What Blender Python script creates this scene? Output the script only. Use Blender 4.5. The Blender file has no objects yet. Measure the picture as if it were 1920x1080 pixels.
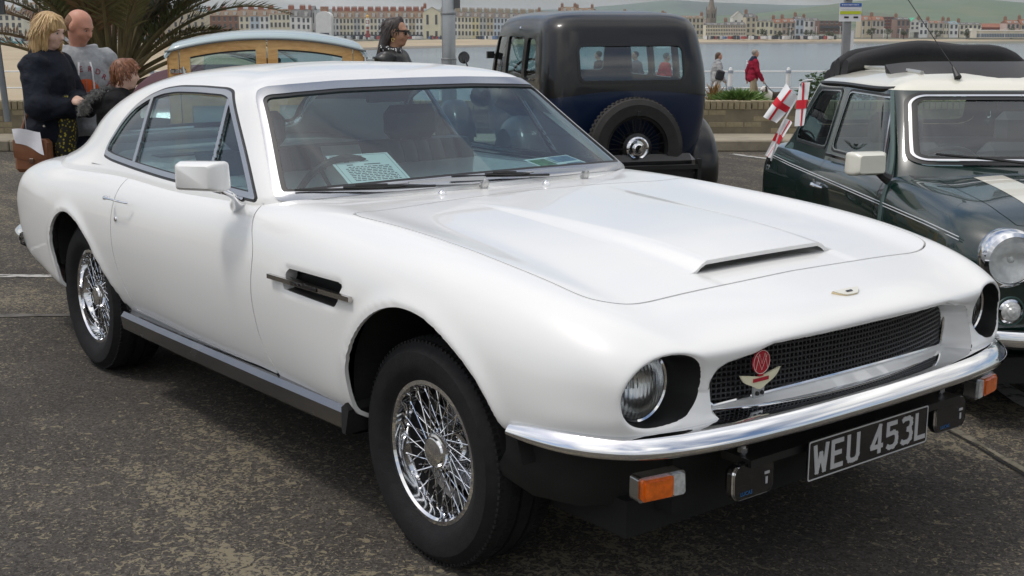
import bpy, math, random
import numpy as np
from mathutils import Vector, Matrix, noise
from mathutils.bvhtree import BVHTree
from mathutils.kdtree import KDTree
R_ = math.radians
scene = bpy.context.scene
COL = scene.collection
# ------------------------------------------------------------------ camera (x: nose of the white coupe, z: up, metres)
CAM = np.array([2.7815, -2.7297, 1.5089]); YAW, PITCH, FPX = R_(141.887), R_(-11.967), 2359.83
cd = bpy.data.cameras.new('camera'); co = bpy.data.objects.new('camera', cd); COL.objects.link(co)
cd.sensor_width = 36; cd.lens = FPX/1920*36; cd.clip_start = .05; cd.clip_end = 12000
fw = Vector((math.cos(PITCH)*math.cos(YAW), math.cos(PITCH)*math.sin(YAW), math.sin(PITCH)))
co.location = CAM; co.rotation_euler = fw.to_track_quat('-Z', 'Y').to_euler()
scene.camera = co
# ------------------------------------------------------------------ sky and sun: bright broken cloud, soft sun from the left behind the camera
SUN_TO = Vector((-.20, -.36, .91)).normalized()
wd = bpy.data.worlds.new('World'); scene.world = wd; wd.use_nodes = True
wn = wd.node_tree.nodes; wl = wd.node_tree.links; wn.clear()
def wnode(t, **k):
    n = wn.new(t)
    for a, v in k.items(): setattr(n, a, v)
    return n
sky = wnode('ShaderNodeTexSky', sky_type='NISHITA', sun_disc=False)
sky.sun_elevation = math.asin(SUN_TO.z); sky.sun_rotation = math.atan2(SUN_TO.x, SUN_TO.y)
sky.air_density = 1.0; sky.dust_density = 2.0; sky.ozone_density = 1.5
tc = wnode('ShaderNodeTexCoord'); sep = wnode('ShaderNodeSeparateXYZ'); wl.new(tc.outputs['Generated'], sep.inputs[0])
zz = wnode('ShaderNodeMath', operation='MAXIMUM'); wl.new(sep.outputs[2], zz.inputs[0]); zz.inputs[1].default_value = 0
za = wnode('ShaderNodeMath', operation='ADD'); wl.new(zz.outputs[0], za.inputs[0]); za.inputs[1].default_value = .22
dv = wnode('ShaderNodeVectorMath', operation='DIVIDE'); cb = wnode('ShaderNodeCombineXYZ')
for i in range(3): wl.new(za.outputs[0], cb.inputs[i])
wl.new(tc.outputs['Generated'], dv.inputs[0]); wl.new(cb.outputs[0], dv.inputs[1])
nz = wnode('ShaderNodeTexNoise'); nz.inputs['Scale'].default_value = 1.15; nz.inputs['Detail'].default_value = 7; nz.inputs['Roughness'].default_value = .55; nz.inputs['Distortion'].default_value = .4
wl.new(dv.outputs[0], nz.inputs['Vector'])
cr = wnode('ShaderNodeValToRGB'); cr.color_ramp.elements[0].position = .36; cr.color_ramp.elements[1].position = .62
wl.new(nz.outputs['Fac'], cr.inputs[0])
nz2 = wnode('ShaderNodeTexNoise'); nz2.inputs['Scale'].default_value = 2.3; nz2.inputs['Detail'].default_value = 6; wl.new(dv.outputs[0], nz2.inputs['Vector'])
cc = wnode('ShaderNodeValToRGB'); e = cc.color_ramp.elements
e[0].position = .3; e[0].color = (5.9, 5.85, 5.75, 1); e[1].position = .7; e[1].color = (12.4, 12.1, 11.6, 1)
wl.new(nz2.outputs['Fac'], cc.inputs[0])
mx = wnode('ShaderNodeMixRGB'); cf = wnode('ShaderNodeMath', operation='MULTIPLY'); cf.inputs[1].default_value = .96
# cloud layer brightens from horizon to zenith as an overcast sky does
gz = wnode('ShaderNodeMath', operation='MULTIPLY_ADD'); wl.new(zz.outputs[0], gz.inputs[0]); gz.inputs[1].default_value = .95; gz.inputs[2].default_value = .40
cg = wnode('ShaderNodeVectorMath', operation='SCALE'); wl.new(cc.outputs[0], cg.inputs[0]); wl.new(gz.outputs[0], cg.inputs['Scale'])
wl.new(cr.outputs[0], cf.inputs[0]); wl.new(cf.outputs[0], mx.inputs[0]); wl.new(sky.outputs[0], mx.inputs[1]); wl.new(cg.outputs[0], mx.inputs[2])
bg = wnode('ShaderNodeBackground'); bg.inputs['Strength'].default_value = .085
wl.new(mx.outputs[0], bg.inputs[0]); wo = wnode('ShaderNodeOutputWorld'); wl.new(bg.outputs[0], wo.inputs[0])
sd = bpy.data.lights.new('sun', 'SUN'); so = bpy.data.objects.new('sun', sd); COL.objects.link(so)
sd.energy = .85; sd.angle = R_(11); sd.color = (1, .965, .91); so.rotation_euler = SUN_TO.to_track_quat('Z', 'Y').to_euler()
so.location = (0, 0, 30)
scene.view_settings.view_transform = 'Standard'; scene.view_settings.look = 'None'; scene.view_settings.exposure = 0.6; scene.view_settings.gamma = 1
scene.view_settings.use_curve_mapping = False
scene.render.engine = 'CYCLES'
scene.cycles.max_bounces = 8; scene.cycles.transparent_max_bounces = 24; scene.cycles.glossy_bounces = 4; scene.cycles.transmission_bounces = 6
# ------------------------------------------------------------------ geometry toolkit
def nat_matrix(t, q):
    """natural cubic spline interpolation matrix: values at knots t -> values at q"""
    t = np.asarray(t, float); q = np.asarray(q, float); n = len(t); h = np.diff(t)
    A = np.zeros((n, n)); B = np.zeros((n, n)); A[0, 0] = A[-1, -1] = 1
    for i in range(1, n-1):
        A[i, i-1] = h[i-1]; A[i, i] = 2*(h[i-1]+h[i]); A[i, i+1] = h[i]
        B[i, i-1] = 6/h[i-1]; B[i, i] = -6/h[i-1]-6/h[i]; B[i, i+1] = 6/h[i]
    M = np.linalg.solve(A, B)
    k = np.clip(np.searchsorted(t, q, side='right')-1, 0, n-2)
    a = (t[k+1]-q)/h[k]; b = 1-a; I = np.eye(n)
    return a[:, None]*I[k]+b[:, None]*I[k+1]+((a**3-a)[:, None]*M[k]+(b**3-b)[:, None]*M[k+1])*(h[k]**2)[:, None]/6
def spline(pts, n, closed=False):
    """n points along an interpolating spline through pts"""
    P = np.asarray(pts, float)
    if closed: P = np.vstack([P[-3:], P, P[:4]])
    t = np.concatenate([[0], np.cumsum(np.maximum(np.linalg.norm(np.diff(P, axis=0), axis=1), 1e-6)**.6)])
    if closed: q = np.linspace(t[3], t[-4], n+1)[:-1]
    else: q = np.linspace(0, t[-1], n)
    return nat_matrix(t, q) @ P
def polyline(pts, step):
    P = np.asarray(pts, float); L = np.concatenate([[0], np.cumsum(np.linalg.norm(np.diff(P, axis=0), axis=1))])
    q = np.linspace(0, L[-1], max(2, int(L[-1]/step)+1))
    return np.stack([np.interp(q, L, P[:, i]) for i in range(P.shape[1])], 1)
def round_poly(pts, rad, seg=6):
    """closed polygon with rounded corners (rad: one value or a list)"""
    P = np.asarray(pts, float); n = len(P); out = []
    for i in range(n):
        p, a, b = P[i], P[i-1], P[(i+1) % n]; r = rad[i] if hasattr(rad, '__len__') else rad
        da, db = a-p, b-p; la, lb = np.linalg.norm(da), np.linalg.norm(db); k = min(r, la*.45, lb*.45)
        if k < 1e-6: out.append(p); continue
        A, B = p+da/la*k, p+db/lb*k
        for s in np.linspace(0, 1, seg+1): out.append((1-s)**2*A+2*s*(1-s)*p+s*s*B)
    return np.array(out)
def sd_poly(Q, poly):
    """signed distance of points Q (n,2) to a closed polygon, negative inside"""
    poly = np.asarray(poly, float); n = len(poly); d = np.full(len(Q), 1e18); s = np.ones(len(Q))
    for i in range(n):
        a, b = poly[i], poly[i-1]; e = b-a; w = Q-a
        t = np.clip((w@e)/max(e@e, 1e-18), 0, 1); bb = w-t[:, None]*e
        d = np.minimum(d, (bb**2).sum(1))
        c1 = Q[:, 1] >= a[1]; c2 = Q[:, 1] < b[1]; c3 = e[0]*w[:, 1] > e[1]*w[:, 0]
        s = np.where((c1 & c2 & c3) | (~c1 & ~c2 & ~c3), -s, s)
    return s*np.sqrt(d)
def sd_line(Q, line):
    """unsigned distance to an open polyline"""
    d = np.full(len(Q), 1e18)
    for a, b in zip(line[:-1], line[1:]):
        e = b-a; w = Q-a; t = np.clip((w@e)/max(e@e, 1e-18), 0, 1); d = np.minimum(d, ((w-t[:, None]*e)**2).sum(1))
    return np.sqrt(d)
def surf_normals(V, T):
    n = np.cross(V[T[:, 1]]-V[T[:, 0]], V[T[:, 2]]-V[T[:, 0]]); N = np.zeros_like(V)
    for i in range(3): np.add.at(N, T[:, i], n)
    return N/np.maximum(np.linalg.norm(N, axis=1), 1e-12)[:, None]
def grid_tris(nu, nv, flip=False):
    i = (np.arange(nu-1)[:, None]*nv+np.arange(nv-1)[None]).ravel()
    a, b, c, d = i, i+1, i+nv+1, i+nv
    T = np.vstack([np.stack([a, b, c], 1), np.stack([a, c, d], 1)])
    return T[:, ::-1] if flip else T
class Mesh:
    """triangle mesh with vertex normals; C marks vertices made by a cut"""
    def __init__(s, V, T, N=None, C=None, A=None):
        s.V = np.asarray(V, float); s.T = np.asarray(T, int).reshape(-1, 3)
        s.N = surf_normals(s.V, s.T) if N is None else np.asarray(N, float)
        s.C = np.zeros(len(s.V), bool) if C is None else C
        s.A = np.zeros(len(s.V)) if A is None else A
    def compact(s):
        u = np.unique(s.T); m = np.zeros(len(s.V), int); m[u] = np.arange(len(u))
        return Mesh(s.V[u], m[s.T], s.N[u], s.C[u], s.A[u])
    def copy(s): return Mesh(s.V.copy(), s.T.copy(), s.N.copy(), s.C.copy(), s.A.copy())
    def flip_y(s):
        r = np.array([1, -1, 1.]); return Mesh(s.V*r, s.T[:, ::-1], s.N*r, s.C.copy(), s.A.copy())
    def join(s, o): return Mesh(np.vstack([s.V, o.V]), np.vstack([s.T, o.T+len(s.V)]), np.vstack([s.N, o.N]), np.concatenate([s.C, o.C]), np.concatenate([s.A, o.A]))
    def cut(s, f):
        """split by the zero level of per-vertex f -> (inside f<0, outside f>0)"""
        f = np.asarray(f, float).copy(); f[np.abs(f) < 1e-6] = 1e-6; ins = f < 0
        k = ins[s.T].sum(1); mix = s.T[(k == 1) | (k == 2)]; km = ins[mix].sum(1)
        E = np.vstack([mix[:, [0, 1]], mix[:, [1, 2]], mix[:, [2, 0]]]); E.sort(axis=1)
        E = np.unique(E[ins[E[:, 0]] != ins[E[:, 1]]], axis=0) if len(E) else np.zeros((0, 2), int)
        t = (f[E[:, 0]]/(f[E[:, 0]]-f[E[:, 1]]))[:, None] if len(E) else np.zeros((0, 1))
        n0 = len(s.V); V = np.vstack([s.V, s.V[E[:, 0]]*(1-t)+s.V[E[:, 1]]*t])
        Nn = s.N[E[:, 0]]*(1-t)+s.N[E[:, 1]]*t; Nn /= np.maximum(np.linalg.norm(Nn, axis=1), 1e-9)[:, None]
        N = np.vstack([s.N, Nn]); C = np.concatenate([s.C, np.ones(len(E), bool)]); At = np.concatenate([s.A, s.A[E[:, 0]]*(1-t[:, 0])+s.A[E[:, 1]]*t[:, 0]])
        key = {(int(a), int(b)): n0+i for i, (a, b) in enumerate(E)}
        A = [s.T[k == 3]]; B = [s.T[k == 0]]; la, lb = [], []
        for tri, kk in zip(mix, km):
            tri = [int(v) for v in tri]
            j = next(i for i in range(3) if ins[tri[i]] == (kk == 1))
            a, b, c = tri[j], tri[(j+1) % 3], tri[(j+2) % 3]
            ab, ac = key[(min(a, b), max(a, b))], key[(min(a, c), max(a, c))]
            one, two = (la, lb) if kk == 1 else (lb, la)
            one.append((a, ab, ac)); two.append((ab, b, c)); two.append((ab, c, ac))
        A.append(np.array(la, int).reshape(-1, 3)); B.append(np.array(lb, int).reshape(-1, 3))
        return Mesh(V, np.vstack(A), N, C, At).compact(), Mesh(V, np.vstack(B), N, C, At).compact()
    def boundary(s, only_cut=True):
        E = np.vstack([s.T[:, [0, 1]], s.T[:, [1, 2]], s.T[:, [2, 0]]]); S = np.sort(E, axis=1)
        u, idx, cnt = np.unique(S, axis=0, return_index=True, return_counts=True); e = E[idx[cnt == 1]]
        if only_cut: e = e[s.C[e[:, 0]] & s.C[e[:, 1]]]
        return e
    def flange(s, depth, where=None, direction=None):
        """fold the cut edges inwards by depth so that the sheet has a visible thickness"""
        e = s.boundary()
        if where is not None: e = e[where(s.V[e].mean(1))]
        if not len(e): return s
        u, inv = np.unique(e, return_inverse=True); inv = inv.reshape(e.shape); n = len(u)
        P = s.V[u]; D = -s.N[u]*depth if direction is None else np.tile(np.asarray(direction, float)*depth, (n, 1))
        V = np.vstack([P, P+D]); a, b = inv[:, 0], inv[:, 1]
        T = np.vstack([np.stack([b, a, a+n], 1), np.stack([b, a+n, b+n], 1)])
        return s.join(Mesh(V, T))
def net_surface(C, tu, tv, flip=False):
    """bicubic surface through the net C (nu,nv,3) sampled at knots-fractions tu, tv"""
    C = np.asarray(C, float); nu, nv = C.shape[:2]
    ku = np.concatenate([[0], np.cumsum(np.linalg.norm(np.diff(C, axis=0), axis=2).mean(1))])
    kv = np.concatenate([[0], np.cumsum(np.linalg.norm(np.diff(C, axis=1), axis=2).mean(0)**.8)])
    A = nat_matrix(ku, np.interp(tu, np.arange(nu), ku)); B = nat_matrix(kv, np.interp(tv, np.arange(nv), kv))
    return np.einsum('ui,ijk,vj->uvk', A, C, B)

def smax(a, b, r):
    """rounded intersection of two distance fields"""
    return np.minimum(np.maximum(a, b), -r)+np.sqrt(np.maximum(a+r, 0)**2+np.maximum(b+r, 0)**2)
def roll_in(M, f, r, amount, direction):
    """bend the skin inwards just outside an opening (f = distance to its edge)"""
    d = np.clip(f, 0, r); k = 1-np.sqrt(np.maximum(0, 1-((r-d)/r)**2)); k[f < 0] = 1
    M.V += np.asarray(direction, float)[None]*(k*amount)[:, None]; M.N = surf_normals(M.V, M.T); return M
# ------------------------------------------------------------------ objects and materials
def link(o, parent=None, **props):
    COL.objects.link(o)
    if parent is not None: o.parent = parent
    for k, v in props.items(): o[k] = v
    return o
def thing(name, label, cat, loc=(0, 0, 0), rz=0, group=None):
    o = bpy.data.objects.new(name, None); o.empty_display_size = .1; o.location = loc; o.rotation_euler = (0, 0, rz)
    link(o, label=label, category=cat)
    if group: o['group'] = group
    return o
def tag(o, label, cat, group=None):
    o['label'] = label; o['category'] = cat
    if group: o['group'] = group
    return o
def finish(me, m, smooth=.6):
    for q in (m if isinstance(m, (list, tuple)) else [m]): me.materials.append(q)
    if smooth is not None:
        me.polygons.foreach_set('use_smooth', np.ones(len(me.polygons), bool)); me.set_sharp_from_angle(angle=smooth)
    me.update(); return me
def obj_mesh(name, M, m, parent=None):
    """Mesh (with its own smooth normals) -> object"""
    me = bpy.data.meshes.new(name); n, t = len(M.V), len(M.T)
    me.vertices.add(n); me.vertices.foreach_set('co', M.V.ravel().astype(np.float32))
    me.loops.add(3*t); me.loops.foreach_set('vertex_index', M.T.ravel().astype(np.int32))
    me.polygons.add(t); me.polygons.foreach_set('loop_start', np.arange(0, 3*t, 3, dtype=np.int32))
    me.update(calc_edges=True); me.polygons.foreach_set('use_smooth', np.ones(t, bool)); me.materials.append(m)
    me.normals_split_custom_set_from_vertices(M.N.astype(np.float32)); me.update()
    return link(bpy.data.objects.new(name, me), parent)
class MB:
    """collects shapes into one mesh; mi = material slot of the faces added next"""
    def __init__(s): s.v = []; s.f = []; s.m = []; s.mi = 0
    def add(s, V, F):
        k = len(s.v); s.v.extend([tuple(map(float, p)) for p in V]); s.f.extend([tuple(int(i)+k for i in f) for f in F]); s.m.extend([s.mi]*len(F)); return s
    def box(s, c, size, rot=None, bev=0):
        x, y, z = [q/2 for q in size]; c = np.asarray(c, float)
        if bev:
            b = min(bev, x*.99, y*.99, z*.99); V = []; 
            for sx in (-1, 1):
                for sy in (-1, 1):
                    for sz in (-1, 1):
                        V += [(sx*x, sy*(y-b), sz*(z-b)), (sx*(x-b), sy*y, sz*(z-b)), (sx*(x-b), sy*(y-b), sz*z)]
            F = []; I = lambda sx, sy, sz, k: ((sx > 0)*4+(sy > 0)*2+(sz > 0))*3+k
            for q in (-1, 1):
                F.append([I(q, -1, -1, 0), I(q, 1, -1, 0), I(q, 1, 1, 0), I(q, -1, 1, 0)][::q])
                F.append([I(-1, q, -1, 1), I(-1, q, 1, 1), I(1, q, 1, 1), I(1, q, -1, 1)][::q])
                F.append([I(-1, -1, q, 2), I(1, -1, q, 2), I(1, 1, q, 2), I(-1, 1, q, 2)][::q])
            for a in (-1, 1):
                for b2 in (-1, 1):
                    w = a*b2
                    F.append([I(a, b2, -1, 0), I(a, b2, -1, 1), I(a, b2, 1, 1), I(a, b2, 1, 0)][::w])
                    F.append([I(a, -1, b2, 0), I(a, 1, b2, 0), I(a, 1, b2, 2), I(a, -1, b2, 2)][::w])
                    F.append([I(-1, a, b2, 1), I(-1, a, b2, 2), I(1, a, b2, 2), I(1, a, b2, 1)][::w])
                    for d in (-1, 1): F.append([I(a, b2, d, 0), I(a, b2, d, 1), I(a, b2, d, 2)][::a*b2*d])
            V = np.array(V)
        else:
            V = np.array([(sx*x, sy*y, sz*z) for sx in (-1, 1) for sy in (-1, 1) for sz in (-1, 1)])
            F = [(0, 1, 3, 2), (4, 6, 7, 5), (0, 4, 5, 1), (2, 3, 7, 6), (0, 2, 6, 4), (1, 5, 7, 3)]
        if rot is not None: V = V @ np.array(rot).T
        return s.add(V+c, F)
    def bar(s, a, b, w, h, up=(0, 0, 1)):
        a, b = np.asarray(a, float), np.asarray(b, float); d = b-a; L = np.linalg.norm(d); d = d/L
        r = np.cross(d, up); r /= max(np.linalg.norm(r), 1e-9); u = np.cross(r, d)
        V = [p+r*sx*w/2+u*sz*h/2 for p in (a, b) for sx, sz in ((-1, -1), (1, -1), (1, 1), (-1, 1))]
        return s.add(V, [(0, 3, 2, 1), (4, 5, 6, 7), (0, 1, 5, 4), (1, 2, 6, 5), (2, 3, 7, 6), (3, 0, 4, 7)])
    def tube(s, path, r, seg=8, caps=True):
        P = np.asarray(path, float); n = len(P); rr = np.broadcast_to(np.asarray(r, float), (n,)); k = len(s.v); V = []
        T = np.gradient(P, axis=0); T /= np.maximum(np.linalg.norm(T, axis=1), 1e-9)[:, None]
        u = np.cross(T[0], (0, 0, 1)); u = np.cross(T[0], (0, 1, 0)) if np.linalg.norm(u) < .1 else u
        for i in range(n):
            u = u-T[i]*(u@T[i]); u /= max(np.linalg.norm(u), 1e-9); w = np.cross(T[i], u)
            for a in np.arange(seg)/seg*2*np.pi: V.append(P[i]+rr[i]*(np.cos(a)*u+np.sin(a)*w))
        F = [(i*seg+j, i*seg+(j+1) % seg, (i+1)*seg+(j+1) % seg, (i+1)*seg+j) for i in range(n-1) for j in range(seg)]
        if caps: F += [tuple(range(seg))[::-1], tuple(range((n-1)*seg, n*seg))]
        return s.add(V, F)
    def lathe(s, prof, c=(0, 0, 0), axis=(0, 0, 1), seg=24, closed=False, arc=None):
        """prof: (radius, height along axis)"""
        ax = np.asarray(axis, float); ax /= np.linalg.norm(ax); u = np.cross(ax, (0, 0, 1)); u = np.array([1., 0, 0]) if np.linalg.norm(u) < .1 else u/np.linalg.norm(u)
        w = np.cross(ax, u); n = len(prof); V = []; c = np.asarray(c, float)
        for r, h in prof:
            for a in np.arange(seg)/seg*2*np.pi: V.append(c+ax*h+r*(np.cos(a)*u+np.sin(a)*w))
        rng = n if closed else n-1
        F = [(i*seg+j, i*seg+(j+1) % seg, ((i+1) % n)*seg+(j+1) % seg, ((i+1) % n)*seg+j) for i in range(rng) for j in range(seg)]
        return s.add(V, F)
    def ball(s, c, r, seg=12, rings=8, rot=None):
        r = np.broadcast_to(np.asarray(r, float), (3,)); V = []; c = np.asarray(c, float)
        for i in range(rings+1):
            t = np.pi*i/rings
            for a in np.arange(seg)/seg*2*np.pi: V.append((np.sin(t)*np.cos(a)*r[0], np.sin(t)*np.sin(a)*r[1], np.cos(t)*r[2]))
        V = np.array(V)
        if rot is not None: V = V @ np.array(rot).T
        F = [(i*seg+j, (i+1)*seg+j, (i+1)*seg+(j+1) % seg, i*seg+(j+1) % seg) for i in range(rings) for j in range(seg)]
        return s.add(V+c, F)
    def prism(s, poly, a, b, frame=None):
        """poly (n,2) extruded from a to b along the third axis of frame (columns u,v,w + origin)"""
        P = np.asarray(poly, float); n = len(P)
        U, Vv, Wv, O = frame if frame else ((1, 0, 0), (0, 1, 0), (0, 0, 1), (0, 0, 0))
        U, Vv, Wv, O = map(lambda q: np.asarray(q, float), (U, Vv, Wv, O))
        V = [O+U*p[0]+Vv*p[1]+Wv*h for h in (a, b) for p in P]
        F = [tuple(range(n))[::-1], tuple(range(n, 2*n))]+[(i, (i+1) % n, n+(i+1) % n, n+i) for i in range(n)]
        return s.add(V, F)
    def loft(s, rings, closed=True, caps=True):
        n = len(rings[0]); V = np.vstack(rings); m = len(rings)
        F = [(i*n+j, i*n+(j+1) % n, (i+1)*n+(j+1) % n, (i+1)*n+j) for i in range(m-1) for j in range(n if closed else n-1)]
        if caps and closed: F += [tuple(range(n))[::-1], tuple(range((m-1)*n, m*n))]
        return s.add(V, F)
    def sheet(s, G):
        """G (nu,nv,3) grid of points"""
        G = np.asarray(G, float); nu, nv = G.shape[:2]
        return s.add(G.reshape(-1, 3), [(i*nv+j, i*nv+j+1, (i+1)*nv+j+1, (i+1)*nv+j) for i in range(nu-1) for j in range(nv-1)])
    def xf(s, M):
        M = np.array(M); V = np.array(s.v); V = V @ M[:3, :3].T+M[:3, 3]; s.v = [tuple(p) for p in V]; return s
    def mesh(s, name, m, smooth=.6):
        me = bpy.data.meshes.new(name); me.from_pydata(s.v, [], s.f); finish(me, m, smooth)
        if max(s.m, default=0): me.polygons.foreach_set('material_index', np.array(s.m, np.int32))
        return me
    def obj(s, name, m, parent=None, smooth=.6): return link(bpy.data.objects.new(name, s.mesh(name, m, smooth)), parent)
def copy_tree(o, parent=None, loc=None, rot=None, **props):
    c = o.copy(); link(c, parent)
    if loc is not None: c.location = loc
    if rot is not None: c.rotation_euler = rot
    for k, v in props.items(): c[k] = v
    for ch in list(o.children): copy_tree(ch, c)
    return c
def inst(name, me, parent=None, loc=(0, 0, 0), rot=(0, 0, 0), scale=(1, 1, 1)):
    o = bpy.data.objects.new(name, me); o.location = loc; o.rotation_euler = rot; o.scale = scale; return link(o, parent)
MATS = {}
def mat(name, col, rough=.5, metal=0, coat=0, spec=.5, vary=0, vscale=6, bump=0, bscale=40, alpha=None, emit=None, coat_rough=.03, rvary=0, sheen=0, detail=4):
    if name in MATS: return MATS[name]
    m = bpy.data.materials.new(name); m.use_nodes = True; nt = m.node_tree; p = nt.nodes['Principled BSDF']
    p.inputs['Base Color'].default_value = (*col, 1); p.inputs['Roughness'].default_value = rough; p.inputs['Metallic'].default_value = metal
    p.inputs['Coat Weight'].default_value = coat; p.inputs['Coat Roughness'].default_value = coat_rough; p.inputs['Specular IOR Level'].default_value = spec
    if sheen: p.inputs['Sheen Weight'].default_value = sheen
    if emit: p.inputs['Emission Color'].default_value = (*emit[0], 1); p.inputs['Emission Strength'].default_value = emit[1]
    if vary or bump or rvary:
        tc = nt.nodes.new('ShaderNodeTexCoord')
    if vary or rvary:
        n = nt.nodes.new('ShaderNodeTexNoise'); n.inputs['Scale'].default_value = vscale; n.inputs['Detail'].default_value = detail; n.inputs['Roughness'].default_value = .6
        nt.links.new(tc.outputs['Object'], n.inputs['Vector'])
    if vary:
        r = nt.nodes.new('ShaderNodeMapRange'); r.inputs[1].default_value = .3; r.inputs[2].default_value = .7; r.inputs[3].default_value = 1-vary; r.inputs[4].default_value = 1+vary
        nt.links.new(n.outputs['Fac'], r.inputs[0]); v = nt.nodes.new('ShaderNodeVectorMath'); v.operation = 'SCALE'; v.inputs[0].default_value = col
        nt.links.new(r.outputs[0], v.inputs['Scale']); nt.links.new(v.outputs[0], p.inputs['Base Color'])
    if rvary:
        r = nt.nodes.new('ShaderNodeMapRange'); r.inputs[1].default_value = .3; r.inputs[2].default_value = .7; r.inputs[3].default_value = max(0, rough-rvary); r.inputs[4].default_value = rough+rvary
        nt.links.new(n.outputs['Fac'], r.inputs[0]); nt.links.new(r.outputs[0], p.inputs['Roughness'])
    if bump:
        n2 = nt.nodes.new('ShaderNodeTexNoise'); n2.inputs['Scale'].default_value = bscale; n2.inputs['Detail'].default_value = 5
        b = nt.nodes.new('ShaderNodeBump'); b.inputs['Strength'].default_value = bump; b.inputs['Distance'].default_value = .01
        nt.links.new(tc.outputs['Object'], n2.inputs['Vector']); nt.links.new(n2.outputs['Fac'], b.inputs['Height']); nt.links.new(b.outputs[0], p.inputs['Normal'])
    MATS[name] = m; return m
def glass(name, tint=(.78, .88, .86), rough=0.0, ior=1.5):
    """thin pane: lets light straight through with a tint, mirrors by Fresnel"""
    if name in MATS: return MATS[name]
    m = bpy.data.materials.new(name); m.use_nodes = True; nt = m.node_tree; nt.nodes.clear()
    o = nt.nodes.new('ShaderNodeOutputMaterial'); t = nt.nodes.new('ShaderNodeBsdfTransparent'); g = nt.nodes.new('ShaderNodeBsdfGlossy'); x = nt.nodes.new('ShaderNodeMixShader'); f = nt.nodes.new('ShaderNodeLayerWeight'); f.inputs[0].default_value = .5
    pw = nt.nodes.new('ShaderNodeMath'); pw.operation = 'POWER'; pw.inputs[1].default_value = 5; ma = nt.nodes.new('ShaderNodeMath'); ma.operation = 'MULTIPLY_ADD'; f0 = 2.6*((ior-1)/(ior+1))**2; ma.inputs[1].default_value = 1-f0; ma.inputs[2].default_value = f0
    t.inputs[0].default_value = (*tint, 1); g.inputs['Roughness'].default_value = rough; g.inputs[0].default_value = (.95, .97, 1, 1)
    nt.links.new(f.outputs['Facing'], pw.inputs[0]); nt.links.new(pw.outputs[0], ma.inputs[0]); nt.links.new(ma.outputs[0], x.inputs[0]); nt.links.new(t.outputs[0], x.inputs[1]); nt.links.new(g.outputs[0], x.inputs[2]); nt.links.new(x.outputs[0], o.inputs[0])
    MATS[name] = m; return m
def nodes_of(m):
    nt = m.node_tree; return nt, nt.nodes['Principled BSDF'], lambda t, **k: _mk(nt, t, k)
def _mk(nt, t, k):
    n = nt.nodes.new(t)
    for a, v in k.items():
        if a.startswith('i_'): n.inputs[a[2:].replace('_', ' ')].default_value = v
        else: setattr(n, a, v)
    return n
def place(d, s, z=0.0):
    """world point d metres ahead of the camera and s metres to its right, at height z"""
    return np.array([CAM[0]+d*math.cos(YAW)+s*math.sin(YAW), CAM[1]+d*math.sin(YAW)-s*math.cos(YAW), z])
AHEAD = YAW          # heading that points away from the photographer, towards the sea
PAINT_WHITE = mat('white_paint', (.82, .82, .805), .35, coat=.8, coat_rough=.025, spec=.3)
CHROME = mat('chrome', (.80, .81, .83), .05, 1, rvary=.03, vscale=9)
ALU = mat('brushed_aluminium', (.47, .48, .50), .24, 1, rvary=.03, vscale=5, detail=2)
RUBBER = mat('tyre_rubber', (.013, .013, .014), .75, spec=.25, vary=.25, vscale=30, bump=.15, bscale=160)
RUBBER_SEAL = mat('rubber_seal', (.012, .012, .013), .45)
BLACK = mat('black_satin', (.012, .012, .012), .42)
BLACK_GLOSS = mat('black_gloss_plastic', (.008, .008, .009), .12, coat=.5)
BLACK_MATT = mat('black_underside', (.01, .01, .01), .85, vary=.3)
GLASS = glass('window_glass', (.56, .71, .72))
LENS = glass('clear_lens', (.92, .94, .94), .02)
MIRROR = mat('reflector', (.9, .9, .9), .22, 1)
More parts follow.
